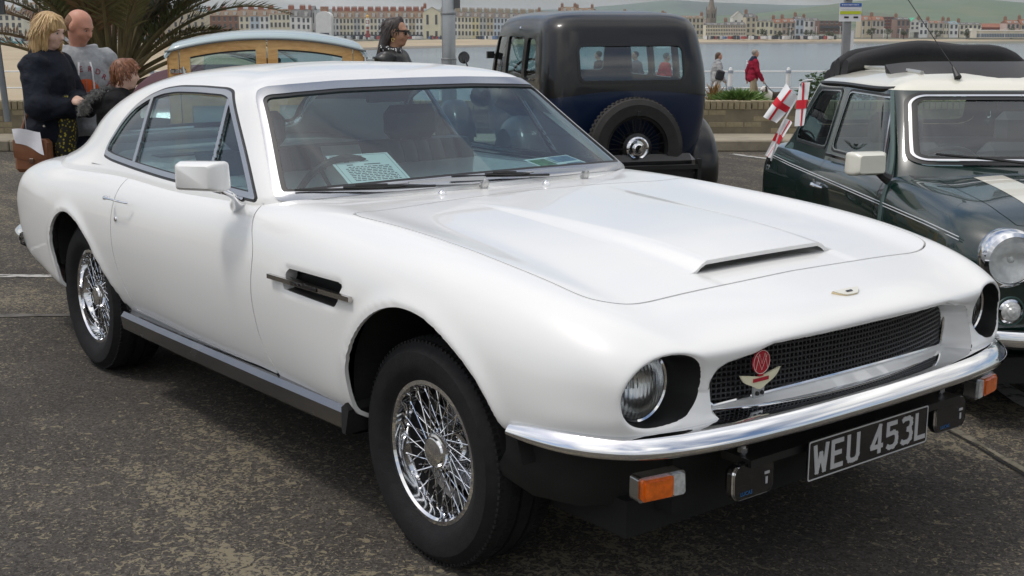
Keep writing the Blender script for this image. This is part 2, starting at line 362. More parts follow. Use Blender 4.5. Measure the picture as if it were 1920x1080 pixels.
# ------------------------------------------------------------------ setting: car park, kerb, promenade, beach, sea, hills
def structure(o): o['kind'] = 'structure'; return o
def ds_sheet(ds_rows, zf):
    return np.array([[place(d, s, zf(d, s)) for d, s in row] for row in ds_rows])
def asphalt():
    m = mat('asphalt', (.05, .047, .044), .9); nt, p, N = nodes_of(m); L = nt.links.new
    tc = N('ShaderNodeTexCoord'); vec = tc.outputs['Object']
    def nz_(sc, det=4, rough=.6, dist=0): n = N('ShaderNodeTexNoise', i_Scale=sc, i_Detail=det, i_Roughness=rough, i_Distortion=dist); L(vec, n.inputs['Vector']); return n.outputs['Fac']
    def rng(x, a, b, c=0, d=1): r = N('ShaderNodeMapRange'); L(x, r.inputs[0]); [setattr(r.inputs[i+1], 'default_value', v) for i, v in enumerate((a, b, c, d))]; return r.outputs[0]
    def mul(a, b): q = N('ShaderNodeMath', operation='MULTIPLY'); L(a, q.inputs[0]); L(b, q.inputs[1]) if hasattr(b, 'is_output') else setattr(q.inputs[1], 'default_value', b); return q.outputs[0]
    def add(a, b): q = N('ShaderNodeMath', operation='ADD'); L(a, q.inputs[0]); L(b, q.inputs[1]) if hasattr(b, 'is_output') else setattr(q.inputs[1], 'default_value', b); return q.outputs[0]
    def mix(f, a, b):
        q = N('ShaderNodeMixRGB'); L(f, q.inputs[0])
        for k, v in ((1, a), (2, b)): L(v, q.inputs[k]) if hasattr(v, 'is_output') else setattr(q.inputs[k], 'default_value', (*v, 1))
        return q.outputs[0]
    big = nz_(.55, 5, .6, .5); mid = nz_(2.2, 4); fine = nz_(210, 3, .7); fleck = nz_(34, 3, .62, 1.6); fleck2 = nz_(75, 3, .6, 1.0)
    # streaks of washed-in grit run along the bay, roughly with the white car
    mp = N('ShaderNodeMapping'); L(vec, mp.inputs['Vector']); mp.inputs['Rotation'].default_value = (0, 0, .45); mp.inputs['Scale'].default_value = (.5, 2.2, 1)
    st = N('ShaderNodeTexNoise', i_Scale=1.0, i_Detail=5, i_Roughness=.65); L(mp.outputs[0], st.inputs['Vector'])
    dens = add(mul(rng(big, .38, .62), .55), mul(rng(st.outputs['Fac'], .45, .68), .75))
    thr = rng(dens, 0, 1.2, .63, .45)
    d1 = N('ShaderNodeMath', operation='SUBTRACT'); L(fleck, d1.inputs[0]); L(thr, d1.inputs[1]); f1 = rng(d1.outputs[0], 0, .025)
    d2 = N('ShaderNodeMath', operation='SUBTRACT'); L(fleck2, d2.inputs[0]); L(add(thr, .035), d2.inputs[1]); f2 = rng(d2.outputs[0], 0, .03)
    vo = N('ShaderNodeTexVoronoi', i_Scale=120.); L(vec, vo.inputs['Vector']); sp = N('ShaderNodeSeparateColor'); L(vo.outputs['Color'], sp.inputs[0])
    base = mix(rng(mid, .3, .7), (.042, .038, .034), (.064, .057, .050)); base = mix(mul(rng(fine, .45, .75), .55), base, (.12, .108, .092))
    sc = N('ShaderNodeVectorMath', operation='SCALE'); L(base, sc.inputs[0]); L(rng(sp.outputs[0], 0, 1, .55, 1.45), sc.inputs['Scale']); base = sc.outputs[0]
    c = mix(mul(f1, .8), base, (.24, .205, .135)); c = mix(mul(f2, .6), c, (.21, .185, .14))
    L(c, p.inputs['Base Color']); b = N('ShaderNodeBump', i_Strength=.5, i_Distance=.006); L(add(fine, mul(fleck, .8)), b.inputs['Height']); L(b.outputs[0], p.inputs['Normal']); p.inputs['Specular IOR Level'].default_value = .25
    return m
def sand_mat():
    m = mat('beach_sand', (.36, .29, .19), .95, vary=.12, vscale=.02); return m
KERB_D = 14.9
g = MB(); g.add([place(-60, -80, 0), place(-60, 80, 0), place(KERB_D+.06, 80, 0), place(KERB_D+.06, -80, 0)], [(0, 1, 2, 3)][::1]); structure(g.obj('car_park', asphalt(), None, None))
def worn_paint():
    m = mat('worn_line_paint', (.5, .5, .47), .85); nt, p, N = nodes_of(m); L = nt.links.new
    tc = N('ShaderNodeTexCoord'); n = N('ShaderNodeTexNoise', i_Scale=14., i_Detail=6., i_Roughness=.7); L(tc.outputs['Object'], n.inputs['Vector'])
    r = N('ShaderNodeValToRGB'); e = r.color_ramp.elements; e[0].position = .40; e[0].color = (.09, .085, .08, 1); e[1].position = .52; e[1].color = (.44, .43, .40, 1); L(n.outputs['Fac'], r.inputs[0]); L(r.outputs[0], p.inputs['Base Color']); return m
def ribbon(pts, w, z=.004, rough_edge=.008, seed=1):
    rnd = random.Random(seed); P = polyline(pts, .12); T = np.gradient(P, axis=0); T /= np.linalg.norm(T, axis=1)[:, None]; n = np.stack([-T[:, 1], T[:, 0]], 1)
    return np.array([[place(*(p+q*(sd*w/2+rnd.uniform(-1, 1)*rough_edge)), z) for sd in (-1, 1)] for p, q in zip(P, n)])
for k, (pts, w) in enumerate((([(7.43, -6.5), (7.47, -1.8), (7.6, 1.0)], .085), ([(5.9, 2.02), (4.9, 2.08), (4.0, 2.13)], .09), ([(14.6, 2.55), (13.4, 3.3), (11.5, 3.9)], .09), ([(12.6, 5.0), (9.6, 5.6)], .09))):
    m = MB(); m.sheet(ribbon(pts, w, seed=k)); structure(m.obj('parking_line', worn_paint(), None, None))
m = MB(); m.sheet(ribbon([(6.36, -6), (6.42, -2.2)], .07, rough_edge=.02, seed=9)); structure(m.obj('worn_joint', mat('joint_grit', (.12, .112, .10), .95, vary=.5, vscale=9, detail=6), None, None))
m = MB(); m.sheet(ribbon([(5.05, 1.48), (4.7, 1.60), (4.3, 1.69), (3.7, 1.80)], .014, rough_edge=.006, seed=5)); structure(m.obj('pavement_crack', mat('crack_dark', (.012, .011, .010), .95), None, None))
m = MB(); m.sheet(ribbon([(5.05, 1.50), (4.7, 1.63), (4.3, 1.72), (3.7, 1.83)], .022, .0035, .014, seed=6)); structure(m.obj('pavement_crack', mat('crack_grit', (.15, .135, .10), .95, vary=.5, vscale=25), None, None))
# kerb stones, footway
KERB = mat('kerb_concrete', (.26, .225, .165), .9, vary=.22, vscale=5, bump=.3, bscale=60)
kerb_me = MB().box((0, 0, .065), (.146, .905, .13), bev=.012).mesh('kerb_stone', KERB)
fp = MB(); A, B, C, D = place(KERB_D+.15, -30, .12), place(KERB_D+.15, 30, .12), place(17.3, 30, .12), place(17.3, -30, .12); fp.add([A, B, C, D], [(0, 1, 2, 3)]); foot = structure(fp.obj('footway', mat('footway_concrete', (.30, .265, .20), .9, vary=.2, vscale=3, bump=.2), None, None))
for i in range(-16, 17): inst('kerb_stone', kerb_me, foot, place(KERB_D+.075, i*.915, 0), (0, 0, AHEAD))
# lower promenade and its retaining edge
pm = MB(); A = [place(17.2, -60, -1.07), place(17.2, 60, -1.07), place(41.6, 60, -1.07), place(41.6, -60, -1.07)]; pm.add(A, [(0, 1, 2, 3)]); pm.add([place(17.2, -60, .12), place(17.2, 60, .12), place(17.25, 60, -1.07), place(17.25, -60, -1.07)], [(0, 1, 2, 3)])
pm.add([place(41.6, -60, -1.07), place(41.6, 60, -1.07), place(41.6, 60, -3.5), place(41.6, -60, -3.5)], [(0, 1, 2, 3)]); structure(pm.obj('promenade', mat('promenade_surface', (.22, .19, .16), .9, vary=.2, vscale=.8), None, None))
# water line in (ahead, right): sand lies to the left of it and beyond it
SHORE = np.array([(40, -9.), (70, -15.), (110, -24.), (180, -40.), (300, -60.), (390, -70.), (430, -62.), (460, -50.), (500, -20.), (545, 40.), (580, 100.), (600, 180.), (610, 300.), (640, 900.)])
SH = spline(SHORE, 120)
sea = MB(); sea.add([place(40, -300, -8.5), place(40, 2500, -8.5), place(900, 2500, -8.5), place(900, -300, -8.5)], [(0, 1, 2, 3)])
def sea_mat():
    m = mat('sea_water', (.085, .12, .125), .22, spec=.5); nt, p, N = nodes_of(m); L = nt.links.new; tc = N('ShaderNodeTexCoord')
    mp = N('ShaderNodeMapping'); L(tc.outputs['Object'], mp.inputs['Vector']); mp.inputs['Rotation'].default_value = (0, 0, -AHEAD); mp.inputs['Scale'].default_value = (.35, .09, 1)
    n = N('ShaderNodeTexNoise', i_Scale=2.2, i_Detail=6., i_Roughness=.6); L(mp.outputs[0], n.inputs['Vector']); b = N('ShaderNodeBump', i_Strength=.3, i_Distance=.25); L(n.outputs['Fac'], b.inputs['Height']); L(b.outputs[0], p.inputs['Normal'])
    n2 = N('ShaderNodeTexNoise', i_Scale=.05, i_Detail=4.); L(mp.outputs[0], n2.inputs['Vector']); r = N('ShaderNodeValToRGB'); e = r.color_ramp.elements; e[0].position = .35; e[0].color = (.10, .125, .128, 1); e[1].position = .65; e[1].color = (.15, .178, .18, 1); L(n2.outputs['Fac'], r.inputs[0]); L(r.outputs[0], p.inputs['Base Color']); return m
structure(sea.obj('sea', sea_mat(), None, None))
def shore_dir(d):
    t = min(1, max(0, (d-250)/190)); t = t*t*(3-2*t); n = np.array((t, t-1)); return n/np.linalg.norm(n), t
def sand_rows():
    rows = []
    for d, s in SH:
        n, t = shore_dir(d); row = []
        for w in (-1, 0, 4, 10, 25, 60, 120, 220):
            q = np.array((d, s))+n*w*(1-.4*t); dry = -1.75-5.3*min(1, max(0, (q[0]-46)/520))**.75
            z = (dry+(-8.6-dry)*math.exp(-w/9.))*(1-t)+t*(-8.6+1.5*(1-math.exp(-w/14.)))
            row.append(place(max(q[0], 41.5), q[1], -14 if w < 0 else z))
        rows.append(row)
    return np.array(rows)
def two_tone_sand():
    m = mat('beach_sand', (.40, .32, .21), .95); nt, p, N = nodes_of(m); L = nt.links.new; tc = N('ShaderNodeTexCoord'); n = N('ShaderNodeTexNoise', i_Scale=.035, i_Detail=6., i_Roughness=.6); L(tc.outputs['Object'], n.inputs['Vector'])
    r = N('ShaderNodeValToRGB'); e = r.color_ramp.elements; e[0].position = .3; e[0].color = (.33, .26, .165, 1); e[1].position = .7; e[1].color = (.45, .37, .25, 1); L(n.outputs['Fac'], r.inputs[0]); L(r.outputs[0], p.inputs['Base Color']); return m
sb = MB(); sb.sheet(sand_rows()); structure(sb.obj('beach', two_tone_sand(), None, .8))
wet = MB(); wr = []
for d, s in SH:
    if d < 300: continue
    n, t = shore_dir(d); row = []
    for w in (0, 3, 6, 9):
        q = np.array((d, s))+n*w*(1-.4*t); dry = -1.75-5.3*min(1, max(0, (q[0]-46)/520))**.75; row.append(place(q[0]-.3*n[0], q[1]-.3*n[1], (dry+(-8.6-dry)*math.exp(-w/9.))*(1-t)+t*(-8.6+1.5*(1-math.exp(-w/14.)))+.15))
    wr.append(row)
wet.sheet(np.array(wr)); structure(wet.obj('wet_sand', mat('wet_sand', (.20, .165, .12), .5, vary=.15, vscale=.05), None, .8))
# land behind the far beach
def land_z(d, s): return -7.0+max(0, d-640)*.002
ld = MB(); ld.sheet(ds_sheet([[(d, s) for s in np.linspace(-900, 2600, 30)] for d in (575, 640, 900, 1300)], lambda d, s: -8.9 if d < 600 else land_z(d, s))); structure(ld.obj('land', mat('far_land', (.16, .16, .12), .95, vary=.3, vscale=.01), None, .8))
rnd = random.Random(3)
def hill(name, d0, prof, depth, col1, col2, fscale):
    """ridge whose crest follows prof: (u in the 1920 px frame, degrees-like height v above the horizon)"""
    m = mat(name, col1, .95); nt, p, N = nodes_of(m); L = nt.links.new; tc = N('ShaderNodeTexCoord'); v = N('ShaderNodeTexVoronoi', i_Scale=fscale); L(tc.outputs['Object'], v.inputs['Vector'])
    n = N('ShaderNodeTexNoise', i_Scale=fscale*2.2, i_Detail=6., i_Roughness=.65); L(tc.outputs['Object'], n.inputs['Vector']); r = N('ShaderNodeValToRGB'); e = r.color_ramp.elements; e[0].position = .40; e[0].color = (*col1, 1); e[1].position = .62; e[1].color = (*col2, 1); L(n.outputs['Fac'], r.inputs[0])
    x = N('ShaderNodeMixRGB', blend_type='MULTIPLY'); x.inputs[0].default_value = .45; L(r.outputs[0], x.inputs[1]); h = N('ShaderNodeHueSaturation'); h.inputs['Saturation'].default_value = .25; h.inputs['Value'].default_value = 1.6; L(v.outputs['Color'], h.inputs['Color']); L(h.outputs[0], x.inputs[2]); L(x.outputs[0], p.inputs['Base Color'])
    us = np.arange(prof[0][0], prof[-1][0]+1, 12.); vs = np.interp(us, [q[0] for q in prof], [q[1] for q in prof]); k = np.ones(5)/5; vs = np.convolve(np.pad(vs, 2, 'edge'), k, 'valid'); G = []
    for t in np.linspace(0, 1, 12):
        row = []
        for u, vv in zip(us, vs):
            zc = 1.5+vv/2360*(d0+depth); hh = t*t*(3-2*t) if t < .85 else 1-(t-.85)**2*2; bump = math.sin(u*.013+t*3)*.06+math.sin(u*.031+1.3*t)*.03
            d = d0+depth*t*1.0; row.append(place(d, (u-960)/2360*d, -8+(zc+8)*min(1, hh+bump*t*(1-t)*2)))
        G.append(row)
    h = MB(); h.sheet(np.array(G)); return structure(h.obj('hill', m, None, None))
hill('hill_far', 3300, [(-500, 26), (300, 24), (560, 22), (800, 21), (880, 21), (1000, 20), (1080, 22), (1120, 27), (1180, 31), (1235, 37), (1262, 38), (1290, 35), (1330, 33), (1480, 28), (1560, 30), (1800, 30), (2400, 34)], 900, (.055, .085, .065), (.07, .105, .07), .004)
hill('hill_near', 1700, [(1080, -6), (1250, 6), (1400, 13), (1470, 20), (1530, 28), (1580, 35), (1640, 39), (1700, 41), (1790, 41), (1850, 36), (1910, 31), (2000, 30), (2400, 34)], 900, (.065, .11, .05), (.10, .125, .065), .006)

# sea air between here and the far hills
hz = MB(); hz.box(place(2300, 0, 30), (9400, 9400, 90), Matrix.Rotation(AHEAD, 3, 'Z')); hm = bpy.data.materials.new('haze'); hm.use_nodes = True; hm.node_tree.nodes.clear(); ho = hm.node_tree.nodes.new('ShaderNodeOutputMaterial'); hv = hm.node_tree.nodes.new('ShaderNodeVolumePrincipled'); hv.inputs['Color'].default_value = (.82, .88, .93, 1); hv.inputs['Density'].default_value = .00012; hv.inputs['Anisotropy'].default_value = .2; hm.node_tree.links.new(hv.outputs[0], ho.inputs['Volume'])
ho_ = hz.obj('haze', hm, None, None); ho_['kind'] = 'stuff'; ho_['label'] = 'thin sea haze over the bay'; ho_['category'] = 'haze'
# ------------------------------------------------------------------ far shore: houses, landmarks, trees
def zv(v, d): return 1.509-(v-40)/2360*d
ORD = ['first', 'second', 'third', 'fourth', 'fifth', 'sixth', 'seventh', 'eighth', 'ninth', 'tenth', 'eleventh', 'twelfth', 'thirteenth', 'fourteenth']
WIN = mat('far_window', (.085, .09, .095), .3); WINW = mat('far_window_frame', (.62, .62, .60), .6)
def wallmat(c): return mat('render_%d_%d_%d' % tuple(int(q*100) for q in c), c, .85, vary=.08, vscale=.3)
def roofmat(c): return mat('slates_%d_%d_%d' % tuple(int(q*100) for q in c), c, .8, vary=.2, vscale=.5)
def house(u0, u1, v_eave, v_ridge, v_base, col, roof, label, d=650., rows=4, cols=None, gable=False, chim=2, dorm=True, group=None, cat='house', balcony=False, chcol=(.30, .17, .11), base_col=None):
    k = d/2360; W = (u1-u0)*k; s = ((u0+u1)/2-960)*k; zb, ze, zr = zv(v_base, d)-1.0, zv(v_eave, d), zv(v_ridge, d); D = 9.
    o = thing('town_house' if cat == 'house' else cat.replace(' ', '_'), label, cat, place(d, s, zb), AHEAD-math.pi/2, group)   # local x right, y away
    h = ze-zb; r = zr-zb; w = MB(); w.box((0, D/2, h/2), (W, D, h))
    if gable: w.prism([(-W/2, h), (W/2, h), (0, r)], 0, D, ((1, 0, 0), (0, 0, 1), (0, 1, 0), (0, 0, 0)))
    w.obj('wall', wallmat(col), o, None)
    if zr > ze+.3:
        q = MB()
        if gable: q.add([(-W/2-.2, -.25, h-.1), (0, -.25, r+.15), (0, D, r+.15), (-W/2-.2, D, h-.1), (W/2+.2, -.25, h-.1), (W/2+.2, D, h-.1)], [(0, 1, 2, 3), (1, 4, 5, 2)])
        else: q.prism([(-.3, h), (D/2, r), (D+.3, h)], -W/2+.02, W/2-.02, ((0, 1, 0), (0, 0, 1), (1, 0, 0), (0, 0, 0)))
        ro = q.obj('roof', roofmat(roof), o, None)
        if dorm and not gable and W > 3:
            dm = MB(); n = max(1, int(W/3.2))
            for i in range(n): dm.box(((i+.5)/n*W-W/2, 1.3, h+(r-h)*.42), (1.3, 1.8, (r-h)*.55))
            dm.obj('dormer', wallmat((.55, .54, .50)), ro, None)['kind'] = 'stuff'
    cols = cols or max(2, int(W/2.0)); m = MB(); f = MB(); hh = h-.9
    for i in range(rows):
        zc = 1.0+hh*(i+.52)/rows; wh = hh/rows*(.62 if i else .55)
        for j in range(cols):
            x = (j+.5)/cols*W-W/2; ww = min(1.15, W/cols*.52); m.box((x, -.02, zc), (ww, .16, wh)); f.box((x, -.015, zc-wh/2-.06), (ww+.2, .25, .1))
    wo = m.obj('windows', WIN, o, None); wo['kind'] = 'stuff'; f.obj('sills', WINW, o, None)['kind'] = 'stuff'
    if balcony:
        b = MB(); zc = 1.0+hh*1.05/rows; b.box((0, -.6, zc), (W*.98, 1.2, .14)); b.box((0, -1.15, zc+.55), (W*.98, .06, 1.0)); b.obj('balcony', mat('iron_balcony', (.07, .075, .08), .6), o, None)
    if base_col: b = MB(); b.box((0, -.1, 1.9), (W*.97, .5, 2.2)); b.obj('shop_front', wallmat(base_col), o, None)
    for i in range(chim):
        c = MB(); x = (-W/2+.7, W/2-.7, 0)[i]; c.box((x, D*.5, r+.5), (1.5, .9, 2.2))
        for t in (-.45, 0, .45): c.lathe([(.16, 0), (.13, .7)], (x+t, D*.5, r+1.5), (0, 0, 1), 6)
        c.obj('chimney', mat('chimney_%d' % int(chcol[0]*100), chcol, .9, vary=.2, vscale=1.), o, None)
    return o
CREAM, WHITE, YEL, BLUE, BRICK, GREY, SAND_, PINK = (.74, .68, .53), (.80, .79, .76), (.72, .63, .38), (.55, .61, .68), (.28, .14, .09), (.52, .52, .50), (.58, .50, .36), (.60, .45, .39)
SL, BR, TER = (.13, .125, .12), (.20, .135, .085), (.24, .11, .065)
RB = (.34, .13, .08)
# behind the palm and the family, left
house(-40, 16, 32, 14, 80, BLUE, SL, 'pale blue seafront house cut off by the left edge of the picture', 520., 4)
house(17, 62, 28, 20, 80, CREAM, SL, 'cream seafront house with turquoise shop front left of the blonde woman', 520., 4, 4, base_col=(.20, .45, .45), chim=1)
for i, (a, b, c, e, r) in enumerate(((62, 120, BRICK, 18, 6), (120, 176, PINK, 14, 2), (176, 240, BRICK, 20, 6), (240, 312, BRICK, 18, 4))):
    house(a, b, e, r, 80, c, BR, '%s brick seafront house seen through the palm, %s from the left' % ('red' if c == BRICK else 'pinkish', ORD[i]), 600., 4, 4, group=None, chcol=RB)
house(312, 398, 26, 13, 80, SAND_, SL, 'large stone seafront building with a wide pediment right of the palm', 620., 4, 7, gable=True, chim=0, cat='building')
for i, (a, b) in enumerate(((399, 428), (428, 459))): house(a, b, 30, 20, 80, BRICK, BR, 'tall red brick house with white bays above the wooden estate car, %s one' % ('left' if i == 0 else 'right'), 650., 4, 3, chcol=RB)
for i, (a, b, c, e, bal) in enumerate(((459, 479, CREAM, 31, 0), (479, 497, BLUE, 31, 0), (497, 515, WHITE, 31, 0), (515, 553, CREAM, 27, 1), (553, 574, WHITE, 32, 0), (574, 590, WHITE, 33, 0))):
    house(a, b, e, 18, 80, c, BR if i < 4 else SL, '%s house, %s from the left in the terrace above the wooden estate car' % (('cream', 'grey blue', 'white', 'wide cream balconied', 'white', 'end white')[i], ORD[i]), 650., 4, chcol=RB, balcony=bool(bal))
house(590, 598, 20, 12, 80, GREY, SL, 'narrow grey slate gable beside the gap with the hill', 655., 2, 2, chim=0)
# big white rounded gable wall
def rounded_gable():
    d = 640.; k = d/2360; o = thing('gable_building', 'white building with tall rounded blank gable facing the beach', 'building', place(d, (614-960)*k, zv(80, d)-1), AHEAD-math.pi/2); W = 28*k; h = zv(33, d)-zv(80, d)+1
    m = MB(); P = [(-W/2, 0), (W/2, 0), (W/2, h)]+[(W/2*math.cos(a), h+3.0*math.sin(a)) for a in np.linspace(0, math.pi, 14)][1:-1]+[(-W/2, h)]; m.prism(P, 0, 10, ((1, 0, 0), (0, 0, 1), (0, 1, 0), (0, 0, 0))); m.obj('wall', wallmat((.78, .77, .75)), o, None)
    b = MB(); b.box((.3, -.1, 4.4), (4.8, .2, 3.6)); b.obj('billboard', mat('dark_hoarding', (.05, .06, .09), .5, vary=.4, vscale=.4), o, None); c = MB(); c.box((0, 5, h+4), (4., 1.2, 2.6)); c.obj('chimney', mat('chimney_30', RB, .9), o, None)
rounded_gable()
seq = [(629, WHITE), (643, CREAM), (656, CREAM), (669, GREY), (682, CREAM), (699, CREAM), (713, WHITE), (727, GREY), (741, WHITE), (756, WHITE), (770, SAND_), (783, WHITE), (797, WHITE)]
nm = {WHITE: 'white', CREAM: 'cream', GREY: 'grey', SAND_: 'sand coloured', YEL: 'yellow', BLUE: 'pale blue', BRICK: 'brick'}
for i, (a, c) in enumerate(seq[:-1]): house(a, seq[i+1][0], 34.5, 21, 80, c, BR if i % 3 else (.17, .13, .10), '%s house, %s from the left in the long terrace behind the dark haired woman' % (nm[c], ORD[i]), 650., 4, balcony=True, chcol=RB)
house(797, 829, 24, 15, 80, (.74, .68, .50), BR, 'tall pale yellow end house with blank gable left of the lamp post', 645., 2, 2, gable=True, chim=1, chcol=RB)
seq = [(829, WHITE), (846, WHITE), (860, CREAM), (873, CREAM), (886, YEL), (900, GREY), (913, SAND_), (926, BLUE), (939, BLUE), (952, WHITE), (966, CREAM), (980, WHITE), (995, YEL), (1008, CREAM)]
for i, (a, c) in enumerate(seq[:-1]): house(a, seq[i+1][0], 31+i*.4, 22+i*.3, 80, c, SL if i % 2 else (.17, .13, .10), '%s house, %s from the lamp post in the terrace left of the vintage saloon' % (nm[c], ORD[i]), 650., 4, chcol=(.36, .30, .22))
for i, (a, b, e, r, c) in enumerate(((1008, 1050, 28, 22, CREAM), (1050, 1078, 22, 14, SAND_), (1078, 1110, 23, 16, BRICK), (1110, 1170, 30, 25, SAND_), (1170, 1240, 32, 28, WHITE), (1240, 1312, 34, 30, SAND_))): house(a, b, e, r, 76, c, BR, '%s roofed house, %s from the left among those just over the vintage saloon roof' % (('brown', 'high', 'red', 'low', 'broad', 'last')[i], ORD[i]), 700., 4)
# hotels and houses right of the vintage saloon
house(1316, 1352, 47, 43, 72, (.72, .66, .50), SL, 'cream arcaded hotel below the church spire', 640., 4, 12, cat='hotel', chim=0)
house(1352, 1389, 47, 41, 72, (.70, .62, .50), SL, 'pinkish cream hotel right of the church spire', 640., 4, 12, cat='hotel', chim=1)
house(1389, 1408, 33, 26, 72, SAND_, SL, 'tall stone house with slate roof right of the hotels', 660., 4, 2, chim=1)
house(1365, 1388, 33, 23, 60, (.75, .72, .64), (.32, .30, .26), 'white gabled hall behind the hotels', 740., 1, 2, gable=True, chim=0)
tail = [(1408, 1440, 40, 37, (.72, .66, .48), SL, 'long cream guest house'), (1440, 1456, 43, 36, SAND_, TER, 'sandy house with red roof'), (1456, 1480, 42, 35, (.45, .36, .28), TER, 'dark house with white gable boards'), (1480, 1496, 36, 31, BLUE, SL, 'pale blue narrow house'), (1496, 1524, 39, 34, WHITE, SL, 'white bay fronted house'), (1600, 1620, 38, 30, SAND_, TER, 'beige house with red roof'), (1621, 1643, 38, 31, (.55, .48, .40), TER, 'tan house with grey gables'), (1666, 1690, 37, 33, (.30, .20, .16), SL, 'dark brown house'), (1708, 1724, 41, 37, WHITE, SL, 'small white house'), (1725, 1752, 43, 39, (.55, .50, .42), TER, 'low house with red roof'), (1753, 1762, 44, 39, CREAM, SL, 'small cream house'), (1763, 1780, 45, 40, WHITE, (.2, .27, .30), 'white house with blue gable'), (1782, 1822, 46, 42, CREAM, SL, 'cream bungalow row'), (1868, 1892, 44, 38, PINK, TER, 'pinkish house with red roof'), (1894, 1935, 46, 36, (.62, .52, .36), TER, 'red roofed house at the right edge')]
for a, b, e, r, c, rf, lb in tail: house(a, b, e, r, 66, c, rf, lb+' on the far shore right of the church', 660., 2, chim=1)
house(1524, 1570, 39, 38.5, 60, (.20, .12, .09), SL, 'flat roofed brown apartment block with white balconies', 650., 3, 5, chim=0, cat='apartment block', balcony=True)
house(1642, 1666, 32, 31, 50, (.24, .10, .07), SL, 'plain red brown block on the far shore', 680., 3, 4, chim=0, cat='apartment block')
house(1691, 1708, 41, 34, 56, (.72, .70, .64), (.10, .42, .25), 'white villa with a bright green roof on the far shore', 660., 2, 2, chim=0, gable=True)
house(1822, 1860, 51, 44, 66, (.28, .10, .06), (.27, .11, .065), 'large red brown roofed hall above the white pavilion', 670., 1, 6, chim=0, cat='building', dorm=False)
def pavilion():
    d = 630.; k = d/2360; o = thing('beach_pavilion', 'long low white pavilion with glazed front on the far beach', 'pavilion', place(d, (1856-960)*k, zv(70, d)), AHEAD-math.pi/2); W = 106*k
    m = MB(); m.box((0, 4, 1.7), (W, 8, 3.4)); m.box((-W/2+1.2, 3, 2.3), (2.4, 9, 4.6)); m.obj('wall', wallmat((.70, .67, .58)), o, None); r = MB(); r.box((0, 3.8, 3.6), (W+.6, 9.5, .35)); r.obj('roof', wallmat((.78, .77, .74)), o, None)
    g = MB()
    for i in range(30): g.box((-W/2+3.4+i*(W-4.2)/30, -.05, 1.2), ((W-4.2)/30*.8, .2, 1.7))
    g.obj('windows', mat('pavilion_glass', (.17, .22, .28), .2), o, None)['kind'] = 'stuff'
pavilion()
def church():
    d = 800.; k = d/2360; z0 = zv(72, d); o = thing('church', 'grey stone church with tall pointed spire on the far shore', 'church', place(d, (1325-960)*k, z0), AHEAD-math.pi/2+.5); st = mat('church_stone', (.23, .19, .15), .9, vary=.2, vscale=.4)
    h = zv(21, d)-z0; m = MB(); m.box((0, 0, h/2), (4.6, 4.6, h)); m.obj('tower', st, o, None); top = zv(-14, d)-z0
    s = MB(); s.lathe([(2.75, h), (2.2, h+1.2), (1.2, h+(top-h)*.55), (.05, top)], (0, 0, 0), (0, 0, 1), 8); s.obj('spire', st, o, .3); p = MB()
    for a in (-1, 1):
        for b in (-1, 1): p.lathe([(.4, h), (.35, h+1.4), (0, h+3)], (a*2.1, b*2.1, 0), (0, 0, 1), 6)
    p.obj('pinnacle', st, o, .3); w = MB()
    for a in (-.9, .9): w.box((a, -2.32, h*.82), (.7, .1, 2.6)); w.box((-2.32, a, h*.82), (.1, .7, 2.6))
    w.obj('louvre', mat('louvre_dark', (.04, .04, .04), .8), o, None); n = MB(); n.prism([(-4, 0), (4, 0), (4, h*.45), (0, h*.72), (-4, h*.45)], 2, 20, ((1, 0, 0), (0, 0, 1), (0, 1, 0), (0, 0, 0))); n.obj('nave', st, o, None)
church()
def clock_tower():
    d = 600.; k = d/2360; z0 = zv(69, d); H = zv(27, d)-z0; o = thing('clock_tower', 'slim red and white clock tower with gilded top on the esplanade', 'clock tower', place(d, (695-960)*k, z0), AHEAD-math.pi/2); red = mat('tower_red', (.30, .06, .06), .6); wh = mat('tower_white', (.7, .68, .66), .6)
    m = MB(); m.box((0, 0, H*.08), (2.2, 2.2, H*.16)); m.lathe([(.75, H*.16), (.6, H*.45)], (0, 0, 0), (0, 0, 1), 8); m.box((0, 0, H*.66), (1.5, 1.5, H*.14)); m.obj('shaft', red, o, .4); w = MB(); w.lathe([(.8, H*.3), (.8, H*.34)], (0, 0, 0), (0, 0, 1), 8); w.lathe([(.7, H*.45), (1., H*.5), (.8, H*.59)], (0, 0, 0), (0, 0, 1), 8); w.lathe([(.9, H*.73), (.7, H*.84)], (0, 0, 0), (0, 0, 1), 8); w.obj('band', wh, o, .4)
    c = MB(); c.lathe([(0, .06), (.6, .06), (.6, 0)], (0, -.76, H*.66), (0, -1, 0), 16); c.obj('clock_face', wh, o, None); t = MB(); t.lathe([(.85, H*.84), (.75, H*.92), (.1, H*.97), (0, H)], (0, 0, 0), (0, 0, 1), 8); t.obj('cupola', mat('gilding', (.6, .36, .08), .35, .6), o, .4)
clock_tower()
